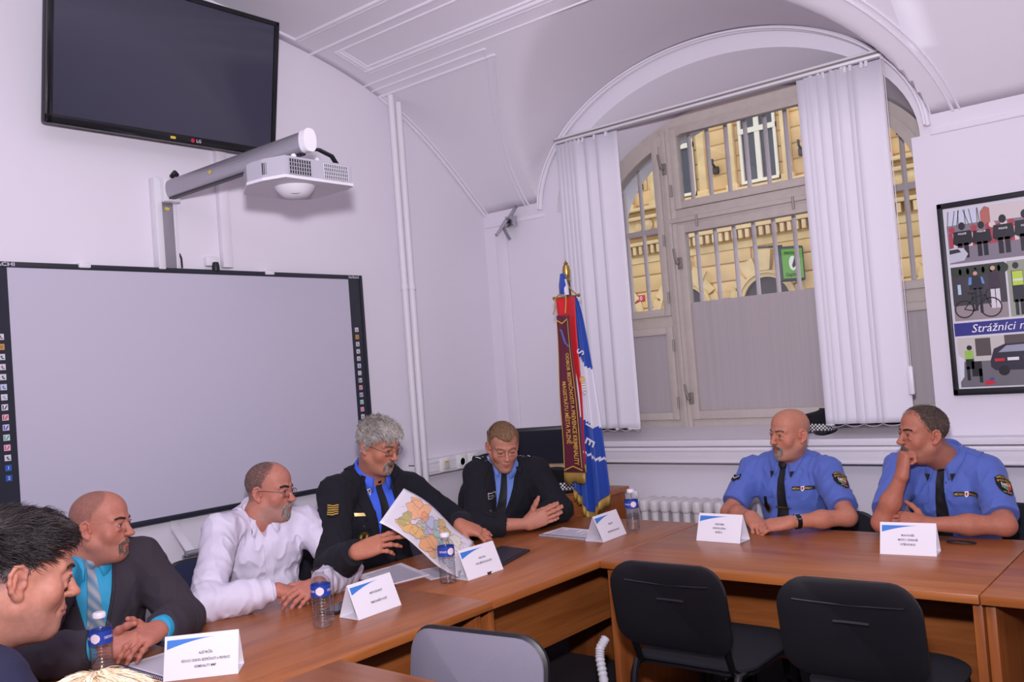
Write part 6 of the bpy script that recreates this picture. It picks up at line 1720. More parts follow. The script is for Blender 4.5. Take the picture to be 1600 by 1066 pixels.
# ---------------------------------------------------------------- the people
LENS = glass_mat('spectacle_lens', .98)
WIRE = mat('spectacle_wire', (110,104,104), .3, .8)
H_GREY = mat('hair_grey', (176,168,160), .75, var=.45, vscale=70, stretch=(1,1,.35), bump=.1, bscale=240)
H_DARK = mat('hair_dark', (40,30,30), .5, var=.6, vscale=80, stretch=(1,1,.4), bump=.1, bscale=240)
H_LIGHT = mat('hair_light_brown', (136,104,76), .7, var=.4, vscale=90, bump=.1, bscale=260)
H_BROWN = mat('hair_brown_grey', (88,72,64), .7, var=.5, vscale=90, bump=.1, bscale=260)
H_BUZZ = mat('hair_cropped', (112,92,86), .8, var=.3, vscale=120, bump=.06, bscale=300)
B_GREY = mat('beard_grey', (164,148,138), .8, var=.4, vscale=160, bump=.1, bscale=300)
B_DARK = mat('beard_dark', (116,98,90), .8, var=.4, vscale=160, bump=.1, bscale=300)
E_DARK = mat('eyebrow_dark', (66,48,42), .8, var=.4, vscale=200)
E_GREY = mat('eyebrow_grey', (120,100,90), .8, var=.4, vscale=200)
NAVY = mat('navy_uniform_wool', (17,17,27), .9, bump=.03, bscale=700)
NAVYT = mat('navy_trousers', (22,23,34), .85, bump=.03, bscale=700)
BLUE = mat('light_blue_shirt', (84,106,184), .75, bump=.03, bscale=800, sheen=.1)
BLUE2 = mat('bright_blue_shirt', (62,100,220), .7, bump=.02, bscale=800)
TIE = mat('black_tie', (17,17,23), .6, bump=.03, bscale=500)
SUIT = mat('charcoal_suit', (54,47,56), .9, bump=.03, bscale=600, var=.12, vscale=300)
WSH = mat('white_shirt', (212,205,222), .75, bump=.015, bscale=700)
TURQ = mat('turquoise_shirt', (44,150,190), .7, bump=.02, bscale=700)
LEATH = mat('black_leather', (16,15,16), .3)
GOLDT = mat('gold_thread', (206,166,70), .5, .2); SILV = mat('silver_metal', (190,190,196), .25, .9)
BADGE = mat('badge_metal', (150,116,70), .35, .8); BLKP = mat('patch_black', (16,15,20), .7); WHTP = mat('white_thread', (226,226,230), .6)
rect = lambda x0, x1, z0, z1: ([(x0,z0,0),(x1,z0,0),(x1,z1,0),(x0,z1,0)], [(0,1,2,3)])
def fill(poly):
    n = len(poly); cx = sum(p[0] for p in poly)/n; cz = sum(p[1] for p in poly)/n
    # densified fan so the shape follows the cloth
    vs = [(cx,cz,0)]; fs = []
    for k in (.5,1.):
        vs += [(cx+(p[0]-cx)*k, cz+(p[1]-cz)*k, 0) for p in poly]
    for i in range(n):
        j = (i+1) % n; fs.append((0,1+i,1+j)); fs.append((1+i,1+n+i,1+n+j,1+j))
    return vs, fs
def arc_text(t, size, r, width_ang, y0, bold=True, up=True):
    """lettering bent along an arc of radius r, centred on the top (or bottom)"""
    vs, fs = text_mesh(t, size, bold=bold); w = max(v[0] for v in vs)-min(v[0] for v in vs); out = []
    for x, y, z in vs:
        a = x/w*width_ang
        if up: out.append(((r+y)*math.sin(a), y0+(r+y)*math.cos(a), 0))
        else: out.append(((r-y)*math.sin(a), y0-(r-y)*math.cos(a), 0))
    return out, fs
def button(p, a, c, off, m=SILV, r=.006, fn=None, dirv=None, name='button', parent=None):
    fw = p.fw if dirv is None else nrm(dirv)
    H = p.onto(np.array([p.cm(a, 0, c)])+fw*.3, fw, off)[0]
    mb = MB(); x = np.cross(fw, (0,0,1.)); mb.lathe([(.001,.004),(r*.8,.0035),(r,.0005),(r,-.002)], n=12, caps=False, M=frame(tuple(p.local(H)), x, np.cross(fw, x)))
    return mb.build(name, m, parent or p.root)
def patch(p, q, off, t=.45, sc=1.):
    """round-shouldered police badge on the upper sleeve"""
    S_ = np.array(p.sp[q+'s'], float); E_ = np.array(p.sp[q+'e'], float); d = nrm(E_-S_); c = S_+(E_-S_)*t
    out = np.array(p.sp.get('patchdir', p.Rt*(1 if q == 'R' else -1)), float); out = nrm(out-d*(out@d)); x = np.cross(-d, out); x = nrm(x)
    x = nrm(np.cross(out, d))*-1
    if x@np.array((.77,.64,0)) < 0: x = -x
    fn = p.cloth_fn; M2 = lambda a, b: c+x*a*sc-d*b*sc
    sh = [(-.036,.040),(-.018,.052),(0,.055),(.018,.052),(.036,.040),(.038,.0),(.032,-.028),(.018,-.048),(0,-.056),(-.018,-.048),(-.032,-.028),(-.038,.0)]
    kw = dict(base=fn, dirv=out)
    o = p.decal('sleeve_patch', BLKP, fill(sh), M2, off, .004, **kw)
    for t_, s_, r, wa, y0, up in (('MĚSTSKÁ',.0125,.075,.82,-.034,True),('POLICIE',.0145,.075,.85,-.052,True),('PLZEŇ',.012,.060,.62,.016,False)):
        p.decal('lettering', GOLDT, arc_text(t_, s_, r, wa, y0, up=up), M2, off, .0056, parent=o, **kw)
    for nm, poly, rgb in (('shield',[(-.020,.012),(.020,.012),(.020,-.018),(0,-.036),(-.020,-.018)],(214,206,204)),('shield_field',[(0,.012),(.020,.012),(.020,-.006),(0,-.006)],(206,166,80)),
                          ('shield_field',[(0,-.006),(.020,-.006),(.019,-.020),(0,-.035)],(190,40,70)),('shield_field',[(-.020,-.006),(0,-.006),(0,-.035),(-.019,-.020)],(60,140,100)),('shield_field',[(-.014,-.012),(-.004,-.010),(-.004,-.022),(-.012,-.022)],(214,196,60)),('shield_field',[(-.005,.006),(.006,.006),(.006,-.010),(0,-.014),(-.005,-.010)],(196,150,180)),('shield_field',[(-.017,.008),(-.011,.008),(-.011,-.002),(-.017,-.002)],(120,110,120)),('shield_field',[(.008,.009),(.014,.009),(.014,-.002),(.008,-.002)],(90,60,40))):
        p.decal(nm, mat('emb%d_%d_%d' % rgb, rgb, .65), fill(poly), M2, off, .0058 if nm == 'shield' else .0066, parent=o, **kw)
def epaulette(p, q, m, off, L0=.045, L1=.155, w=.026, tip=True):
    """shoulder strap from the collar to the shoulder"""
    sg = 1 if q == 'R' else -1
    S_ = np.array(p.sp[q+'s'], float); a = p.N+p.Rt*sg*L0; d = nrm(S_-p.N-p.U*((S_-p.N)@p.U)); fwd = nrm(np.cross(d, (0,0,1.)))
    if fwd@p.fw < 0: fwd = -fwd
    ln = np.linalg.norm(S_-p.N); dd = nrm(S_-p.N)
    pts = []; nu, nv = 5, 12
    for j in range(nv):
        t = j/(nv-1); c = p.N+d*(L0+(L1-L0)*t)
        ww = w*(.72+.28*t)
        if t < .12: ww *= .6+.4*t/.12
        for i in range(nu): pts.append(c+fwd*ww*(i/(nu-1)*2-1))
    fn = p.cloth_fn; H = trace(fn, np.array(pts)+np.array((0,0,.25)), (0,0,-1.))+np.array((0,0,.0055))
    mb = MB(); T_ = p.local(H); B_ = T_-np.array((0,0,.005)); n = nu*nv; fs = []
    for j in range(nv-1):
        for i in range(nu-1): k = j*nu+i; fs += [(k,k+1,k+nu+1,k+nu),(n+k,n+k+nu,n+k+nu+1,n+k+1)]
    ring = list(range(nu))+[j*nu+nu-1 for j in range(1, nv)]+[(nv-1)*nu+i for i in range(nu-2, -1, -1)]+[j*nu for j in range(nv-2, 0, -1)]
    for i in range(len(ring)): k, l = ring[i], ring[(i+1) % len(ring)]; fs.append((k,n+k,n+l,l))
    mb.add([tuple(v) for v in T_]+[tuple(v) for v in B_], fs, 0, True)
    o = mb.build('epaulette', m, p.root)
    def P(t, u):                       # point on the strap
        c = p.N+d*(L0+(L1-L0)*t)+fwd*w*.85*u
        return trace(fn, np.array([c+np.array((0,0,.25))]), (0,0,-1.))[0]+np.array((0,0,.0065))
    return o, P
def watch(p, q, m_strap, m_case, t=.06, face=(0,0,1)):
    W = np.array(p.sp[q+'w'], float); E_ = np.array(p.sp[q+'e'], float); d = nrm(E_-W); c = W+d*t
    f = np.asarray(face, float); f = nrm(f-d*(f@d)); s_ = np.cross(d, f)
    mb = MB(); R = .0315
    rows = [[tuple(p.local(c+d*b_+(f*math.cos(a)+s_*math.sin(a))*(R+e))) for a in np.linspace(0, 2*PI, 25)] for b_, e in ((-.010,-.002),(-.010,.002),(.010,.002),(.010,-.002))]
    mb.grid(rows); w_ = mb.build('wrist_watch', m_strap, p.root, fix=False)
    M = frame(tuple(p.local(c+f*(R-.002))), d, s_)
    mb = MB(); mb.lathe([(.001,.000),(.019,.000),(.020,.006),(.018,.010),(.001,.010)], n=24, M=M); mb.build('watch_case', m_case, w_)
    mb = MB(); mb.lathe([(.001,.0105),(.015,.0105)], n=20, caps=False, M=M); mb.build('watch_dial', mat('watch_dial', (40,40,46), .2), w_)
def waist(p): return p.plane(p.P-p.U*.05, -p.U)
def tie(p, m, off, w=.034, length=.36, knot=True, y0=.0, dirv=None):
    t = p.drape('tie', m, [(-.013,y0-.022),(-.015,y0-.05),(-w,-length+.04),(0,-length)], [(.013,y0-.022),(.015,y0-.05),(w,-length+.04),(.001,-length)], off, 5, 24, .007, .006)
    c = p.onto(np.array([p.cm(0,0,y0-.012)])+p.fw*.3, p.fw, off)[0]
    mb = MB(); X = lambda a, b_, c2: tuple(p.local(c+p.Rt*a+p.fw*b_+p.U*c2))
    q = []
    for z, hw, d in ((.020,.016,.004),(.010,.022,.012),(-.012,.016,.013),(-.020,.012,.008)): q.append([X(hw*math.cos(a), d*math.sin(a)+.004, z) for a in np.linspace(0, 2*PI, 13)])
    mb.grid(q); mb.build('tie_knot', m, t)
    return t

def whiskers(p, name, m, segs, r, thick):
    o = p.tuft(name, m, segs, r*.85, thick*.6)
    cols = ((150,134,124),(120,104,96),(176,164,154),(96,80,74)) if m is B_GREY else ((104,86,78),(80,64,58),(130,114,106))
    p.strands(name+'_hairs', cols, p.seg_points(700 if name == 'goatee' else 420, segs, r), lambda l: np.stack([l[:,0]*22, 0*l[:,1]+.1, -1+0*l[:,2]], 1), .007, seg=3, lift=.35, jitter=.22, width=.00045, off=.0008, seed=len(segs), parent=p.root)
# --- man in the charcoal suit and turquoise shirt
p = Person('man in charcoal suit with turquoise shirt and striped tie, hands clasped, head turned right', dict(
   pelvis=(-2.80,1.27,.565), neck=(-2.735,1.252,.988), face=(.94,-.25), head=(-2.685,1.283,1.075), look=(.86,.62,-.05), roll=.03,
   Rs=(-2.665,1.115,.945), Re=(-2.50,.965,.79), Rw=(-2.375,1.115,.805), Ls=(-2.70,1.425,.935), Le=(-2.475,1.405,.79), Lw=(-2.365,1.265,.81),
   handR=dict(f=(.55,.80,-.08), b=(.70,-.45,.35), curl=(.75,.75,.75,.75), pip=1.25, thumb=(.55,.35,.60), tcurl=.25), handL=dict(f=(.45,-.88,-.02), b=(.35,.35,.85), curl=(.5,.5,.5,.5), thumb=(.6,.4,.45)),
   build=1.06, belly=.03, neckw=1.10, tone=(182,120,102), lip=(160,80,76), headp=dict(w=1.0, fat=.007, nose=1.12), scalp=((92,72,70), .62, [.3,.115,.085,.06,.035,-.02,-.03,-.055,-.07,-.08]), stubble=((120,90,84), .25)))
p.body(); p.brows(E_DARK, .0055, .0022); p.eyes(.0034, (0,0), (60,45,38))
whiskers(p, 'goatee', B_DARK, GOAT[:1]+GOAT[2:]+SIDEG, .006, .0012); whiskers(p, 'moustache', B_DARK, MOUST, .0055, .0015)
p.garment('shirt', TURQ, .007, [p.neck_cut(), p.sleeve_cut('R', .97), p.sleeve_cut('L', .97), waist(p)], .007, wr=.003)
p.collar('shirt_collar', TURQ, rx=.072, ry=.074, off=.007, hb=.036, leaf=.044, point=.075)
tm = mat('striped_tie', (86,112,136), .5)
_N = tm.node_tree.nodes; _L = tm.node_tree.links; _w = _N.new('ShaderNodeTexWave'); _w.bands_direction = 'DIAGONAL'; _w.inputs['Scale'].default_value = 14; _w.inputs['Distortion'].default_value = .3
_r = _N.new('ShaderNodeValToRGB'); _r.color_ramp.elements[0].color = lin((78,118,146))+(1,); _r.color_ramp.elements[1].color = lin((150,150,156))+(1,); _t = _N.new('ShaderNodeTexCoord')
_L.new(_t.outputs['Object'], _w.inputs['Vector']); _L.new(_w.outputs['Fac'], _r.inputs['Fac']); _L.new(_r.outputs['Color'], _N['Principled BSDF'].inputs['Base Color'])
tie(p, tm, .007, .036, .34)
p.garment('jacket', SUIT, .021, [p.neck_cut(), p.sleeve_cut('R', .86), p.sleeve_cut('L', .86), waist(p), p.vee(.080, -.36)], .006, wr=.0045, seed=2.)
for sg in (-1,1): p.drape('lapel', SUIT, [(sg*.084,-.0),(sg*.068,-.10),(sg*.033,-.24),(sg*.008,-.345)], [(sg*.094,.0),(sg*.140,-.075),(sg*.105,-.15),(sg*.012,-.35)], .021, 6, 18, .006, .006)
p.collar('jacket_collar', SUIT, rx=.086, ry=.088, hb=.022, hf=.0, leaf=.036, point=.02, gap=.85, off=.024, up=.02, tiltf=.03)
p.trousers(SUIT); p.shoes(LEATH)
watch(p, 'L', LEATH, BLKM, .045, (.5,.2,.9))

# --- man in the white shirt with glasses
p = Person('man in a white open-necked shirt and glasses, forearms crossed on the table', dict(
   pelvis=(-2.88,1.93,.565), neck=(-2.795,1.893,.990), face=(.93,-.30), head=(-2.76,1.930,1.076), look=(.93,.42,-.10), roll=.03,
   Rs=(-2.77,1.705,.960), Re=(-2.575,1.535,.785), Rw=(-2.48,1.735,.795), Ls=(-2.755,2.090,.930), Le=(-2.52,2.055,.785), Lw=(-2.425,1.86,.790),
   handR=dict(f=(.42,.85,-.30), b=(.30,.30,.9), curl=(.42,.40,.40,.45), thumb=(.6,.5,-.2)), handL=dict(f=(.1,-.98,-.12), b=(.55,-.05,.8), curl=(.35,.4,.4,.4)),
   build=1.04, belly=.03, neckw=1.08, tone=(184,122,104), lip=(160,82,76), headp=dict(w=.99, fat=.004, nose=1.12), scalp=((92,78,76), .72, [.3,.118,.098,.075,.035,-.02,-.03,-.05,-.065,-.075]), stubble=((150,132,126), .55)))
p.body(); p.brows(E_DARK, .0065, .0032); p.eyes(.0032, (0,-.001), (60,45,38))
whiskers(p, 'moustache', B_GREY, MOUST, .008, .003); whiskers(p, 'goatee', B_GREY, GOAT+SIDEG, .012, .0028)
p.glasses(WIRE, LENS)
p.strands('hair_strands', ((92,80,78),(66,56,56),(124,112,108)), p.scalp_points(7000, [.3,.122,.100,.078,.042,-.012,-.02,-.045,-.062,-.072], .022, seed=3), lambda l: np.stack([0*l[:,0], -.3+0*l[:,1], -1+9*np.clip(l[:,2]-.05, 0, .1)], 1), .0055, seg=3, lift=.5, jitter=.25, width=.0005, off=.0008, seed=3)
cuts = [p.neck_cut(), p.sleeve_cut('R', .92), p.sleeve_cut('L', .92), waist(p), p.vee(.032, -.066)]
p.garment('shirt', WSH, .011, cuts, .0052, wr=.0075, arm_off=.011, seed=5., belly_fold=.004)
p.collar('shirt_collar', WSH, rx=.068, ry=.072, off=.012, hb=.036, hf=.006, leaf=.046, point=.085, gap=.42)
p.drape('placket', WSH, [(-.016,-.07),(-.016,-.40)], [(.016,-.07),(.016,-.40)], .011, 4, 20, .0045, .005)
for q in 'RL':
    W = np.array(p.sp[q+'w']); E_ = np.array(p.sp[q+'e']); d = nrm(E_-W); F = Field(); F.cone(W+d*.005, W+d*.062, .0365, .0385, .004)
    lo, hi = F.bounds(.02); G, ax = F.grid(lo, hi, .0035); c0 = W+d*.010; c1 = W+d*.066
    X, Y, Z = np.meshgrid(*ax, indexing='ij'); G = np.maximum(G, p.plane(c0, -d)(X,Y,Z)); G = np.maximum(G, p.plane(c1, d)(X,Y,Z)).astype(np.float32)
    V, Q = nets(G, ax); p.put('cuff', np_mesh('cuff', [(p.local(V), Q)]), WSH)
p.trousers(NAVYT); p.shoes(LEATH)
watch(p, 'L', mat('brown_leather', (70,40,34), .5), SILV, .030, (.3,.2,.9))
mb = MB(); a = np.array(p.sp['Rw']); f = nrm((.42,.85,-.30)); 
c = a+f*.112+np.array((0,0,-.012)); mb.tube([tuple(p.local(c+np.cross(f, (0,0,1.))*.0105*math.cos(t)+np.array((0,0,1.))*.0105*math.sin(t)-np.cross(f,(0,0,1.))*.004)) for t in np.linspace(0, 2*PI, 20)[:-1]], .0013, 6, closed=True); mb.build('ring', mat('brass', (190,160,90), .3, .9), p.root)

# --- sergeant with the map
p = Person('grey-haired police sergeant in navy jacket and bright blue shirt, reading from a held map', dict(
   pelvis=(-2.86,2.44,.565), neck=(-2.775,2.42,1.068), face=(.95,-.20), head=(-2.690,2.397,1.185), look=(.95,.10,-.36), roll=-.02,
   Rs=(-2.775,2.205,1.005), Re=(-2.56,2.02,.80), Rw=(-2.312,1.930,.888), Ls=(-2.77,2.645,.965), Le=(-2.66,2.80,.79), Lw=(-2.395,2.505,.868),
   handR=dict(f=(.76,.60,.26), b=(.50,-.52,.66), curl=(.14,.18,.30,.42), thumb=(.75,.35,-.45), tcurl=.1), handL=dict(f=(.72,.55,-.38), b=(.35,-.15,.92), curl=(.45,.40,.30,.12), thumb=(.6,.6,-.3)),
   build=1.10, belly=.045, neckw=1.12, tone=(182,122,98), lip=(150,70,66), headp=dict(w=1.02, fat=.007, nose=1.08, open=.006), stubble=((150,120,110), .12)))
p.body(); p.brows(E_GREY, .006, .0025); p.eyes(.0022, (0,-.002), (70,60,55), drop=.002)
whiskers(p, 'moustache', B_DARK, MOUST, .0075, .0032); whiskers(p, 'goatee', B_GREY, GOAT+SIDEG, .0105, .0032)
p.scalp_hair(H_GREY, [.060,.058,.052,.030,.012,-.028,-.02,-.045,-.070,-.082], .0050, .0135, wave=.22, wf=(90,24,90), fringe=.006, z0=.0, z1=.07)
GREYS = ((206,198,190),(182,174,166),(150,142,136),(220,214,206),(124,116,112))
back = lambda l: np.stack([-.35+l[:,0]*2, -1+0*l[:,1], .25-l[:,2]*4], 1)
fwd_ = lambda l: np.stack([.35+l[:,0]*2, 1+0*l[:,1], -.2-np.clip(.05-l[:,2], 0, 1)*8], 1)
ZS4 = [.062,.060,.054,.032,.014,-.028,-.02,-.045,-.070,-.082]
p.strands('hair_strands', GREYS, p.scalp_points(9000, ZS4, seed=4), lambda l: np.where((l[:,2] > .055)[:,None], fwd_(l), np.stack([l[:,0]*0, -.55+0*l[:,0], -1+0*l[:,0]], 1)), lambda l: np.where(l[:,2] > .055, .032, .020), lift=.45, jitter=.22, width=.00065, off=.011, seed=4, wavy=.35)
p.glasses(WIRE, LENS)
p.garment('shirt', BLUE2, .007, [p.neck_cut(), p.sleeve_cut('R', .5), p.sleeve_cut('L', .5), waist(p)], .007, wr=.003)
p.collar('shirt_collar', BLUE2, rx=.074, ry=.077, off=.007, hb=.036, leaf=.046, point=.085, gap=.36)
tie(p, TIE, .007, .034, .40)
p.garment('jacket', NAVY, .020, [p.neck_cut(), p.sleeve_cut('R', .93), p.sleeve_cut('L', .93), waist(p), p.vee(.085, -.42)], .006, wr=.004, seed=8.)
for sg in (-1,1): p.drape('lapel', NAVY, [(sg*.088,0),(sg*.076,-.10),(sg*.035,-.28),(sg*.008,-.40)], [(sg*.098,.0),(sg*.138,-.075),(sg*.105,-.16),(sg*.012,-.41)], .020, 6, 18, .006, .006)
p.collar('jacket_collar', NAVY, rx=.088, ry=.090, hb=.022, hf=.0, leaf=.036, point=.02, gap=.85, off=.024, up=.02, tiltf=.03)
for a in (.062,-.062): p.decal('collar_badge', BLKP if a < 0 else WHTP, fill([(a-.014,-.045),(a+.014,-.045),(a,-.075)]), p_ := (lambda x, z, P=p: P.cm(x, 0, z)), .012, .010, base=p.surf(.012))
M2 = lambda x, z, P=p: P.cm(x, 0, z)
p.decal('collar_badge_centre', BADGE, fill([(.062-.009,-.048),(.062+.009,-.048),(.062,-.068)]), M2, .012, .012, base=p.surf(.012))
p.drape('pocket_flap', NAVY, [(.075,-.178),(.075,-.215)], [(.165,-.178),(.165,-.215)], .020, 6, 5, .005, .005)
p.drape('name_bar', mat('gold_bar', (214,184,120), .35, .3), [(.088,-.140),(.088,-.154)], [(.152,-.140),(.152,-.154)], .020, 5, 3, .004, .004)
button(p, .115, -.200, .022); button(p, .012, -.44, .026)
o = p.decal('service_badge', BADGE, fill([(.115+.021*math.cos(t), -.252+.027*math.sin(t)) for t in np.linspace(0, 2*PI, 16)[:-1]]), M2, .020, .006)
for k in range(3): p.decal('badge_detail', GOLDT if k != 1 else BLKP, fill([(.115-.012+.012*k+.004*math.cos(t), -.252+.012*math.sin(t)) for t in np.linspace(0, 2*PI, 8)[:-1]]), M2, .020, .008, parent=o)
# chevrons on the right sleeve
S_, E_ = np.array(p.sp['Rs']), np.array(p.sp['Re']); d = nrm(E_-S_); c = S_+(E_-S_)*.42; out = np.array((.72,-.68,.1)); out = nrm(out-d*(out@d)); x = np.cross(d, out); x = x if x@np.array((.77,.64,0)) > 0 else -x
M3 = lambda a, b_, c=c, x=x, d=d: c+x*a-d*b_
kw = dict(base=p.cloth_fn, dirv=out)
o = p.decal('rank_patch', BLKP, fill([(-.027,.040),(0,.032),(.027,.040),(.027,-.030),(0,-.044),(-.027,-.030)]), M3, .02, .007, **kw)
for k in range(5):
    z = .026-k*.0135
    for sg in (-1,1): p.decal('chevron', GOLDT, ([(0,z-.009,0),(sg*.0125,z-.0045,0),(sg*.024,z,0),(sg*.024,z+.0065,0),(sg*.0125,z+.002,0),(0,z-.0025,0)], [(0,1,4,5),(1,2,3,4)]), M3, .02, .0090, parent=o, **kw)
p.trousers(NAVYT); p.shoes(LEATH)

# --- officer looking down
p = Person('police officer in navy uniform jacket looking down, palms pressed together on the table', dict(
   pelvis=(-2.80,3.07,.565), neck=(-2.700,3.130,1.012), face=(.80,-.55), head=(-2.645,3.085,1.102), look=(.70,-.55,-.38), roll=.02,
   Rs=(-2.740,2.985,.975), Re=(-2.61,2.845,.790), Rw=(-2.470,3.005,.778), Ls=(-2.600,3.270,.955), Le=(-2.495,3.270,.790), Lw=(-2.505,3.050,.778),
   handR=dict(f=(.74,.58,.30), b=(.60,-.78,.1), curl=(.08,.08,.10,.12), spread=.6, thumb=(.55,.55,.25), tcurl=.05), handL=dict(f=(.74,.58,.30), b=(-.60,.78,-.05), curl=(.08,.08,.10,.12), spread=.6, thumb=(.55,.55,.25), tcurl=.05),
   build=1.06, belly=.02, neckw=1.06, tone=(192,134,112), lip=(170,92,86), headp=dict(w=.98, fat=.001, nose=1.0, jaw=1.15), stubble=((150,110,96), .12)))
p.body(); p.brows(mat('eyebrow_fair', (150,108,84), .8), .0055, .0018); p.eyes(.0026, (0,-.002), (80,90,110), drop=.0022)
p.scalp_hair(H_LIGHT, [.062,.075,.082,.052,.022,-.020,-.01,-.035,-.062,-.075], .0028, .0085, wave=.35, wf=(110,60,110), z0=.03, z1=.085)
ZS5 = [.064,.076,.082,.052,.022,-.020,-.01,-.035,-.062,-.075]
p.strands('hair_strands', ((150,116,84),(126,94,68),(168,134,100)), p.scalp_points(7000, ZS5, seed=5), lambda l: np.where((l[:,2] > .06)[:,None], np.stack([-.3+l[:,0]*3, 1+0*l[:,1], .3+0*l[:,2]], 1), np.stack([l[:,0]*0, -.2+0*l[:,0], -1+0*l[:,0]], 1)), lambda l: np.where(l[:,2] > .06, .016, .008), seg=4, lift=.7, jitter=.28, width=.0006, off=.0035, seed=5)
p.garment('shirt', mat('pale_blue_shirt', (104,134,206), .7), .007, [p.neck_cut(), p.sleeve_cut('R', .5), p.sleeve_cut('L', .5), waist(p)], .007, wr=.003)
p.collar('shirt_collar', MATS['pale_blue_shirt'], rx=.068, ry=.072, off=.007, hb=.030, leaf=.040, point=.075, gap=.30)
tie(p, TIE, .007, .034, .38)
p.garment('jacket', NAVY, .020, [p.neck_cut(), p.sleeve_cut('R', .80, .082, False), p.sleeve_cut('L', .76, .070, False), waist(p), p.vee(.070, -.34)], .006, wr=.004, seed=12.)
for sg in (-1,1): p.drape('lapel', NAVY, [(sg*.078,0),(sg*.064,-.10),(sg*.03,-.24),(sg*.008,-.33)], [(sg*.088,.0),(sg*.128,-.075),(sg*.095,-.15),(sg*.012,-.34)], .020, 6, 18, .006, .006)
p.collar('jacket_collar', NAVY, rx=.084, ry=.086, hb=.022, hf=.0, leaf=.036, point=.02, gap=.85, off=.024, up=.02, tiltf=.03)
M2 = lambda x, z, P=p: P.cm(x, 0, z)
for a, w in ((.105,.05),(-.105,.05)): p.drape('pocket_flap', NAVY, [(a-w,-.165),(a-w,-.200),(a-w*.2,-.212)], [(a+w,-.165),(a+w,-.200),(a+w*.2,-.212)], .020, 7, 6, .005, .005)
p.drape('name_plate', WHTP, [(.052,-.120),(.052,-.146)], [(.112,-.120),(.112,-.146)], .020, 5, 4, .009, .006); p.drape('name_plate_field', BLKP, [(.0545,-.1225),(.0545,-.1435)], [(.1095,-.1225),(.1095,-.1435)], .020, 5, 4, .0105, .006)
vs, fs = text_mesh('K. ZAHUT', .010, width=.044); p.decal('lettering', WHTP, ([(-v[0]+.082, v[1]-.133, 0) for v in vs], fs), M2, .02, .0115)
button(p, .105, -.195, .024); button(p, -.105, -.195, .024); button(p, .0, -.36, .026, mat('brass', (190,160,90), .3, .9))
for q in 'RL':
    o, PP = epaulette(p, q, NAVY, .021, .062, .165, .027)
    for k, t in enumerate((.30,.46,.62,.78)):
        c = PP(t, 0); mb = MB()
        for j in range(5):
            a = 2*PI*j/5; mb.add([tuple(p.local(c+np.array((.0065*math.cos(a+e)*r, .0065*math.sin(a+e)*r, .001)))) for e, r in ((-.63,.42),(0,1),(.63,.42))]+[tuple(p.local(c+np.array((0,0,.0025))))], [(0,1,3),(1,2,3)])
        if k < 3: mb.build('rank_star', WHTP, o, fix=False)
    for t in (.93,.14):
        a, b_ = PP(t, -.85), PP(t, .85); mb = MB(); mb.tube([tuple(p.local(a)), tuple(p.local(PP(t, 0))), tuple(p.local(b_))], .0026, 6); mb.build('rank_bar', WHTP, o)
p.trousers(NAVYT); p.shoes(LEATH)

# --- bald officer in light blue shirt
p = Person('bald police officer with grey goatee in light blue short-sleeved shirt, hands meeting on table', dict(
   pelvis=(-1.56,3.70,.565), neck=(-1.562,3.650,.975), face=(-.06,-1), head=(-1.530,3.595,1.090), look=(-.52,-1,-.06), roll=.04,
   Rs=(-1.748,3.645,.920), Re=(-1.765,3.47,.775), Rw=(-1.605,3.335,.790), Ls=(-1.385,3.645,.926), Le=(-1.270,3.46,.780), Lw=(-1.425,3.285,.785), patchdir=(.75,-.65,.05),
   handR=dict(f=(.62,-.62,-.34), b=(.25,-.15,.93), curl=(.40,.42,.42,.45), thumb=(.6,.5,-.2)), handL=dict(f=(-.88,-.30,-.14), b=(-.15,-.45,.85), curl=(.42,.5,.45,.3), thumb=(.6,.45,-.1)),
   build=1.0, belly=.015, tone=(192,130,106), lip=(150,84,76), headp=dict(w=1.0, fat=.002, nose=1.1, ear=1.05), scalp=((150,128,118), .38, [.3,.3,.3,.14,.06,.0,-.01,-.04,-.06,-.07], (.072,.095,-.01)), stubble=((150,130,122), .30)))
p.body('bare'); p.brows(E_GREY, .0055, .0018); p.eyes(.0030, (-.002,-.001), (70,60,55))
whiskers(p, 'moustache', B_DARK, MOUST, .0072, .0028); whiskers(p, 'goatee', B_GREY, GOAT+SIDEG, .0105, .0022)
cuts = [p.neck_cut(up=.016), p.sleeve_cut('R', -.80), p.sleeve_cut('L', -.80), waist(p)]
p.garment('shirt', BLUE, .011, cuts, .0048, wr=.0062, arm_off=.011, seed=3., belly_fold=.003, short=True)
p.collar('shirt_collar', BLUE, rx=.070, ry=.074, off=.011, hb=.034, leaf=.046, point=.085, gap=.30)
t_ = tie(p, TIE, .011, .034, .36)
p.drape('tie_clip', mat('brass', (190,160,90), .3, .9), [(-.042,-.202),(-.042,-.208)], [(.034,-.198),(.034,-.204)], .011, 6, 3, .014, .005, flat=True)
M2 = lambda x, z, P=p: P.cm(x, 0, z)
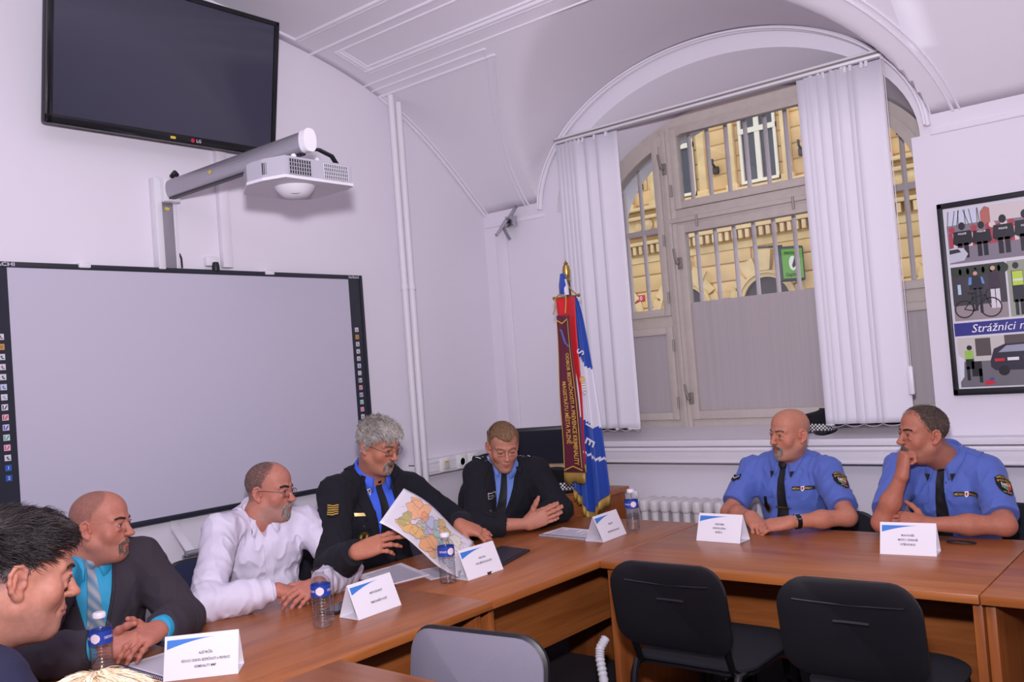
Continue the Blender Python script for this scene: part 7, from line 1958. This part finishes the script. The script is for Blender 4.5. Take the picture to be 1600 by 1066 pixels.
def police_front(p, off=.011, badge=True):
    M2 = lambda x, z: p.cm(x, 0, z)
    for a in (.100,-.100):
        p.drape('pocket_flap', BLUE, [(a-.052,-.122),(a-.052,-.150),(a-.006,-.168)], [(a+.052,-.122),(a+.052,-.150),(a+.006,-.168)], off, 8, 6, .0045, .004); button(p, a, -.158, off+.004, SILV, .0045)
    p.drape('pocket', BLUE, [(-.150,-.135),(-.150,-.245)], [(-.052,-.135),(-.052,-.245)], off, 8, 8, .003, .003)
    o = p.drape('chest_strip', BLKP, [(-.158,-.102),(-.158,-.118)], [(-.060,-.102),(-.060,-.118)], off, 10, 3, .0085, .004)
    for txt, cx in (('MĚSTSKÁ',-.082),('POLICIE',-.137)):
        vs, fs = text_mesh(txt, .0105, bold=True, width=.036); p.decal('lettering', GOLDT, ([(-v[0]+cx, v[1]-.110, 0) for v in vs], fs), M2, off, .0102, parent=o)
    p.decal('strip_shield', WHTP, fill([(-.117,-.099),(-.103,-.099),(-.103,-.116),(-.110,-.123),(-.117,-.116)]), M2, off, .0105, parent=o); p.decal('strip_shield', mat('emb190_40_70', (190,40,70), .65), fill([(-.114,-.103),(-.106,-.103),(-.107,-.115),(-.113,-.115)]), M2, off, .0115, parent=o)
    for sg in (-1,1):
        q = [(sg*.040,-.036),(sg*.064,-.034),(sg*.050,-.064)]
        p.decal('collar_badge', BLKP, fill(q), M2, off, .0125); 
    button(p, .0+.024*-1, -.07, off+.002, SILV, .004)
    for q in 'RL':
        o, PP = epaulette(p, q, BLUE, off, .058, .150, .026); c = PP(.12, 0); mb = MB(); mb.lathe([(.001,.003),(.004,.0025),(.005,0)], n=10, caps=False, M=Matrix.Translation(tuple(p.local(c)))); mb.build('button', SILV, o)
    p.drape('placket', BLUE, [(-.017,-.06),(-.017,-.40)], [(.017,-.06),(.017,-.40)], off, 4, 22, .0035, .004)
police_front(p)
patch(p, 'L', .019)
o = p.decal('service_badge', BADGE, fill([(.088+.021*math.cos(t), -.212+.027*math.sin(t)) for t in np.linspace(0, 2*PI, 18)[:-1]]), M2, .011, .008); p.decal('badge_detail', mat('badge_dark', (60,46,36), .4, .7), fill([(.088+.013*math.cos(t), -.212+.018*math.sin(t)) for t in np.linspace(0, 2*PI, 12)[:-1]]), M2, .011, .010, parent=o)
mb = MB(); cc_ = p.onto(np.array([p.cm(.088,0,-.175)])+p.fw*.3, p.fw, .011)[0]+p.fw*.006; mb.box((-.007,-.003,-.022), (.007,.003,.022), .002, M=frame(tuple(p.local(cc_)), p.Rt, p.fw)); mb.build('badge_strap', LEATH, p.root)
S_, E_ = np.array(p.sp['Rs']), np.array(p.sp['Re']); d = nrm(E_-S_); c = S_+(E_-S_)*.40; out = np.array((-.35,-.95,.05)); out = nrm(out-d*(out@d)); x = np.cross(d, out); x = x if x[0] > 0 else -x
M3 = lambda a, b_, c=c, x=x, d=d: c+x*a-d*b_
o = p.decal('rank_patch', BLKP, fill([(-.028,.020),(-.020,.026),(0,.010),(.020,.026),(.028,.020),(.028,-.010),(0,-.026),(-.028,-.010)]), M3, .02, .005, base=p.cloth_fn, dirv=out)
for sg in (-1,1): p.decal('chevron', WHTP, ([(0,-.010,0),(sg*.012,-.001,0),(sg*.023,.008,0),(sg*.023,.014,0),(sg*.012,.005,0),(0,-.004,0)], [(0,1,4,5),(1,2,3,4)]), M3, .02, .0066, base=p.cloth_fn, dirv=out, parent=o)
watch(p, 'L', LEATH, SILV, .035, (-.2,-.75,.6))
p.trousers(NAVYT); p.shoes(LEATH)

# --- officer resting his chin on his fist
p = Person('moustached police officer in light blue shirt resting his chin on his right fist', dict(
   pelvis=(-.93,3.70,.565), neck=(-.940,3.610,.985), face=(-.10,-1), head=(-.985,3.500,1.092), look=(-.82,-.85,.0), roll=.05,
   Rs=(-1.115,3.57,.942), Re=(-1.115,3.375,.782), Rw=(-1.030,3.365,.952), Ls=(-.785,3.610,.926), Le=(-.725,3.43,.782), Lw=(-.955,3.345,.790), patchdir=(.70,-.70,.05),
   handR=dict(f=(.10,.30,.92), b=(-.75,-.60,.20), curl=(1.25,1.3,1.3,1.3), thumb=(.75,.5,-.2), tcurl=.3), handL=dict(f=(-.95,.05,.16), b=(-.05,-.55,.80), curl=(.22,.30,.35,.45), thumb=(.55,.55,.25)),
   build=1.06, belly=.02, neckw=1.05, tone=(180,118,96), lip=(150,84,76), headp=dict(w=1.0, fat=.002, nose=1.12), stubble=((120,96,90), .18), scalp=((96,78,70), .6, [.105,.100,.088,.050,.015,-.024,-.015,-.045,-.070,-.082])))
p.body('bare'); p.brows(E_DARK, .0055, .0018); p.eyes(.0032, (-.002,0), (60,50,44))
whiskers(p, 'moustache', B_DARK, MOUST, .0085, .0042)
p.scalp_hair(H_BROWN, [.105,.100,.088,.050,.015,-.024,-.015,-.045,-.070,-.082], .0030, .0046, wave=.3, wf=(140,90,140), z0=.03, z1=.09, edge=.026)
p.strands('hair_strands', ((96,80,70),(72,58,52),(130,116,106),(84,70,62)), p.scalp_points(8000, [.102,.098,.086,.048,.013,-.026,-.017,-.045,-.070,-.082], .03, seed=7), lambda l: np.stack([l[:,0]*2, .6-2*np.clip(.08-l[:,2], 0, .1)/.1, -.8+8*np.clip(l[:,2]-.04, 0, .1)], 1), .009, seg=4, lift=.45, jitter=.25, width=.00055, off=.0028, seed=7)
cuts = [p.neck_cut(up=.016), p.sleeve_cut('R', -.80), p.sleeve_cut('L', -.84), waist(p)]
p.garment('shirt', BLUE, .011, cuts, .0048, wr=.0062, arm_off=.011, seed=7., belly_fold=.003, short=True)
p.collar('shirt_collar', BLUE, rx=.072, ry=.076, off=.011, hb=.034, leaf=.046, point=.085, gap=.30)
tie(p, TIE, .011, .034, .36)
police_front(p); patch(p, 'L', .019)
p.trousers(NAVYT); p.shoes(LEATH)

# --- man in the foreground, seen from the side
p = Person('man with short dark hair in a navy jacket at the left edge, seen in profile', dict(
   pelvis=(-1.78,.39,.565), neck=(-1.720,.565,1.050), face=(.15,.95), head=(-1.655,.648,1.158), look=(.20,.75,-.20), roll=.02,
   Rs=(-1.515,.525,1.005), Re=(-1.47,.665,.80), Rw=(-1.59,.85,.785), Ls=(-1.925,.570,1.005), Le=(-1.95,.73,.80), Lw=(-1.79,.89,.785),
   handR=dict(f=(-.5,.8,-.1), b=(.2,.1,.95)), handL=dict(f=(.7,.6,-.1), b=(.1,-.1,.95)),
   build=1.08, belly=.04, neckw=1.14, tone=(172,118,100), lip=(160,92,88), headp=dict(w=1.0, fat=.005, nose=1.02, ear=1.08), stubble=((120,98,96), .35), scalp=((110,96,96), .5, [.3,.12,.09,.055,.02,-.03,-.02,-.045,-.075,-.085])))
p.body(hh=.0022); p.brows(E_DARK, .0050, .0012); p.eyes(.0024, (0,-.002), (60,50,44), drop=.002)
p.scalp_hair(H_DARK, [.080,.078,.070,.055,.045,.040,.045,.035,.020,.005], .0036, .0115, wave=.30, wf=(60,22,80), z0=.035, z1=.080, fringe=.008, hh=.0022)
p.scalp_hair(mat('hair_dark_faded', (92,80,80), .75, var=.5, vscale=140, stretch=(1,1,.4), bump=.08, bscale=300), [.3,.10,.070,.050,.018,-.026,-.015,-.040,-.070,-.080], .0026, .005, wave=.3, wf=(150,150,60), hh=.0024)
ZS1 = [.080,.078,.070,.055,.045,.040,.045,.035,.020,.005]
sweep = lambda l: np.stack([-.55+0*l[:,0], .25-.9*np.clip((.06-l[:,1])/.05, 0, 1), .15-l[:,2]*2], 1)
p.strands('hair_strands', ((42,32,32),(30,24,26),(58,46,46),(24,20,22)), p.scalp_points(9000, ZS1, seed=9), lambda l: np.stack([-.45+.0*l[:,0], 1+0*l[:,1], -.25+0*l[:,2]], 1), .038, seg=7, lift=.30, jitter=.14, width=.00062, off=.008, seed=9, wavy=.40)
ZS1b = [.3,.10,.070,.050,.018,-.026,-.015,-.040,-.070,-.080]
p.strands('hair_strands', ((84,74,74),(60,52,54),(120,110,108),(48,42,44)), p.scalp_points(8000, ZS1b, .02, seed=10), lambda l: np.stack([0*l[:,0], -.35+0*l[:,1], -1+0*l[:,2]], 1), lambda l: .006+.10*np.clip(l[:,2]+.02, 0, .08), seg=4, lift=.35, jitter=.25, width=.0005, off=.0022, seed=10)
SHP = mat('striped_shirt', (190,190,214), .7, rgb2=(60,64,110), vscale=60, stretch=(3,3,.2))
p.garment('shirt', SHP, .008, [p.neck_cut(), p.sleeve_cut('R', .9), p.sleeve_cut('L', .9), waist(p)], .008, wr=.002)
p.collar('shirt_collar', SHP, rx=.078, ry=.080, off=.010, hb=.038, leaf=.040, point=.07, gap=.35)
NAVJ = mat('navy_jacket', (30,30,58), .85, bump=.04, bscale=500, sheen=0)
p.garment('jacket', NAVJ, .022, [p.neck_cut(), p.sleeve_cut('R', .9), p.sleeve_cut('L', .9), waist(p), p.vee(.09, -.36)], .006, wr=.004, seed=15.)
for sg in (-1,1): p.drape('lapel', NAVJ, [(sg*.096,0),(sg*.08,-.10),(sg*.035,-.26),(sg*.01,-.35)], [(sg*.106,.0),(sg*.146,-.075),(sg*.11,-.15),(sg*.014,-.36)], .022, 6, 16, .006, .006)
p.collar('jacket_collar', NAVJ, rx=.092, ry=.094, hb=.024, hf=.0, leaf=.040, point=.02, gap=.85, off=.026, up=.02, tiltf=.03)
p.trousers(NAVYT); p.shoes(LEATH)
chair('dark chair under the man in the navy jacket at the left edge, hidden by him', (-1.78,.36,FZ), -.1, FAB_BLK, w=.19, top=.60)

# --- person whose fair hair shows at the bottom edge
H_BLOND = mat('hair_blond', (226,206,176), .5, rgb2=(176,146,112), vscale=40, stretch=(3,1,1), bump=.12, bscale=160, bstretch=(4,1,1))
p = Person('person with pale blond hair, only the top of the head showing at the bottom edge', dict(
   pelvis=(-.97,.34,.565), neck=(-1.005,.405,.905), face=(-.75,.66), head=(-1.030,.470,1.018), look=(-.80,.60,-.30), roll=.0,
   Rs=(-.87,.53,.84), Re=(-.92,.64,.66), Rw=(-1.06,.70,.62), Ls=(-1.14,.285,.84), Le=(-1.24,.38,.66), Lw=(-1.29,.50,.62),
   handR=dict(f=(-.7,.6,-.1), b=(.1,.1,.95)), handL=dict(f=(-.1,.95,-.1), b=(.1,.1,.95)), build=.92, tone=(214,160,140), headp=dict(w=.97)))
p.body(); p.brows(H_LIGHT); p.eyes(.003)
p.scalp_hair(H_BLOND, [.065,.065,.050,.020,-.02,-.06,-.08,-.10,-.11,-.115], .014, .022, wave=.25, wf=(70,14,70), z0=-.05, z1=.05)
p.strands('hair_strands', ((232,212,180),(206,180,146),(240,226,200)), p.scalp_points(7000, [.065,.065,.050,.020,-.02,-.06,-.08,-.10,-.11,-.115], seed=8), lambda l: np.stack([l[:,0]*14, -.4+0*l[:,1], -.7+0*l[:,2]], 1), .06, seg=6, lift=.1, jitter=.08, width=.0006, off=.018, seed=8)
p.garment('shirt', mat('grey_pullover', (96,92,104), .9, bump=.05, bscale=300), .016, [p.neck_cut(), p.sleeve_cut('R', .92), p.sleeve_cut('L', .92), waist(p)], .008)
p.trousers(NAVYT); p.shoes(LEATH)
chair('dark chair under the fair-haired person at the bottom edge, out of sight', (-.96,.30,FZ), .85, FAB_BLK, w=.19, top=.60)
# ---------------------------------------------------------------- camera and light
cam = bpy.data.cameras.new('camera'); co = bpy.data.objects.new('camera', cam); COL.objects.link(co)
cam.sensor_width = 36; cam.lens = 36*1416.494/1600; cam.clip_start = .05; cam.clip_end = 200
RC = ((0.76732502,-0.07906862,-0.63636504),(0.63663423,-0.02503006,0.7707596),(-0.07687116,-0.99655489,0.0311316))
co.matrix_world = Matrix(((RC[0][0],-RC[0][1],-RC[0][2],0),(RC[1][0],-RC[1][1],-RC[1][2],0),(RC[2][0],-RC[2][1],-RC[2][2],1.44),(0,0,0,1)))
SC.camera = co
def area(name, loc, tgt, size, power, col=(1,1,1), size_y=None, spread=PI):
    l = bpy.data.lights.new(name, 'AREA'); l.energy = power; l.size = size; l.color = col; l.spread = spread
    if size_y: l.shape = 'RECTANGLE'; l.size_y = size_y
    o = bpy.data.objects.new(name, l); COL.objects.link(o); o.location = loc
    o.rotation_euler = (Vector(tgt)-Vector(loc)).to_track_quat('-Z','Y').to_euler(); return o
FL = (.95,.90,1.0)
area('flash_towards_ceiling', (-.05,.05,1.72), (-.9,1.2,3.1), .12, 76, FL)
area('flash_spill', (-.02,.02,1.76), (-2.3,2.9,2.3), .10, 25, FL, None, 2.3)
area('ceiling_lamp', (.3,.3,2.95), (.1,.4,0), .9, 14, (1.0,.94,.95), .25)
w = bpy.data.worlds.new('overcast_sky'); SC.world = w; w.use_nodes = True
nt = w.node_tree; bg = nt.nodes['Background']; bg.inputs['Color'].default_value = (.86,.92,1.0,1); bg.inputs['Strength'].default_value = 1.9
vs_ = SC.view_settings; vs_.view_transform = 'Standard'; vs_.look = 'None'; vs_.exposure = 0; vs_.gamma = 1; vs_.use_curve_mapping = False
SC.cycles.use_denoising = True
SC.cycles.max_bounces = 10; SC.cycles.diffuse_bounces = 5; SC.cycles.transparent_max_bounces = 16; SC.cycles.caustics_reflective = False; SC.cycles.caustics_refractive = False
SC.cycles.sample_clamp_indirect = 6

# bring the measured plan to metres, floor at zero
KS = 1/UNIT
MS = Matrix.Scale(KS, 4) @ Matrix.Translation((0,0,-FZ))
bpy.context.view_layer.update()
for o in list(SC.objects):
    if o.parent is None:
        if o.type == 'CAMERA': o.location = MS @ o.location
        else:
            o.matrix_world = MS @ o.matrix_world
            if o.type == 'LIGHT': o.data.energy *= KS*KS
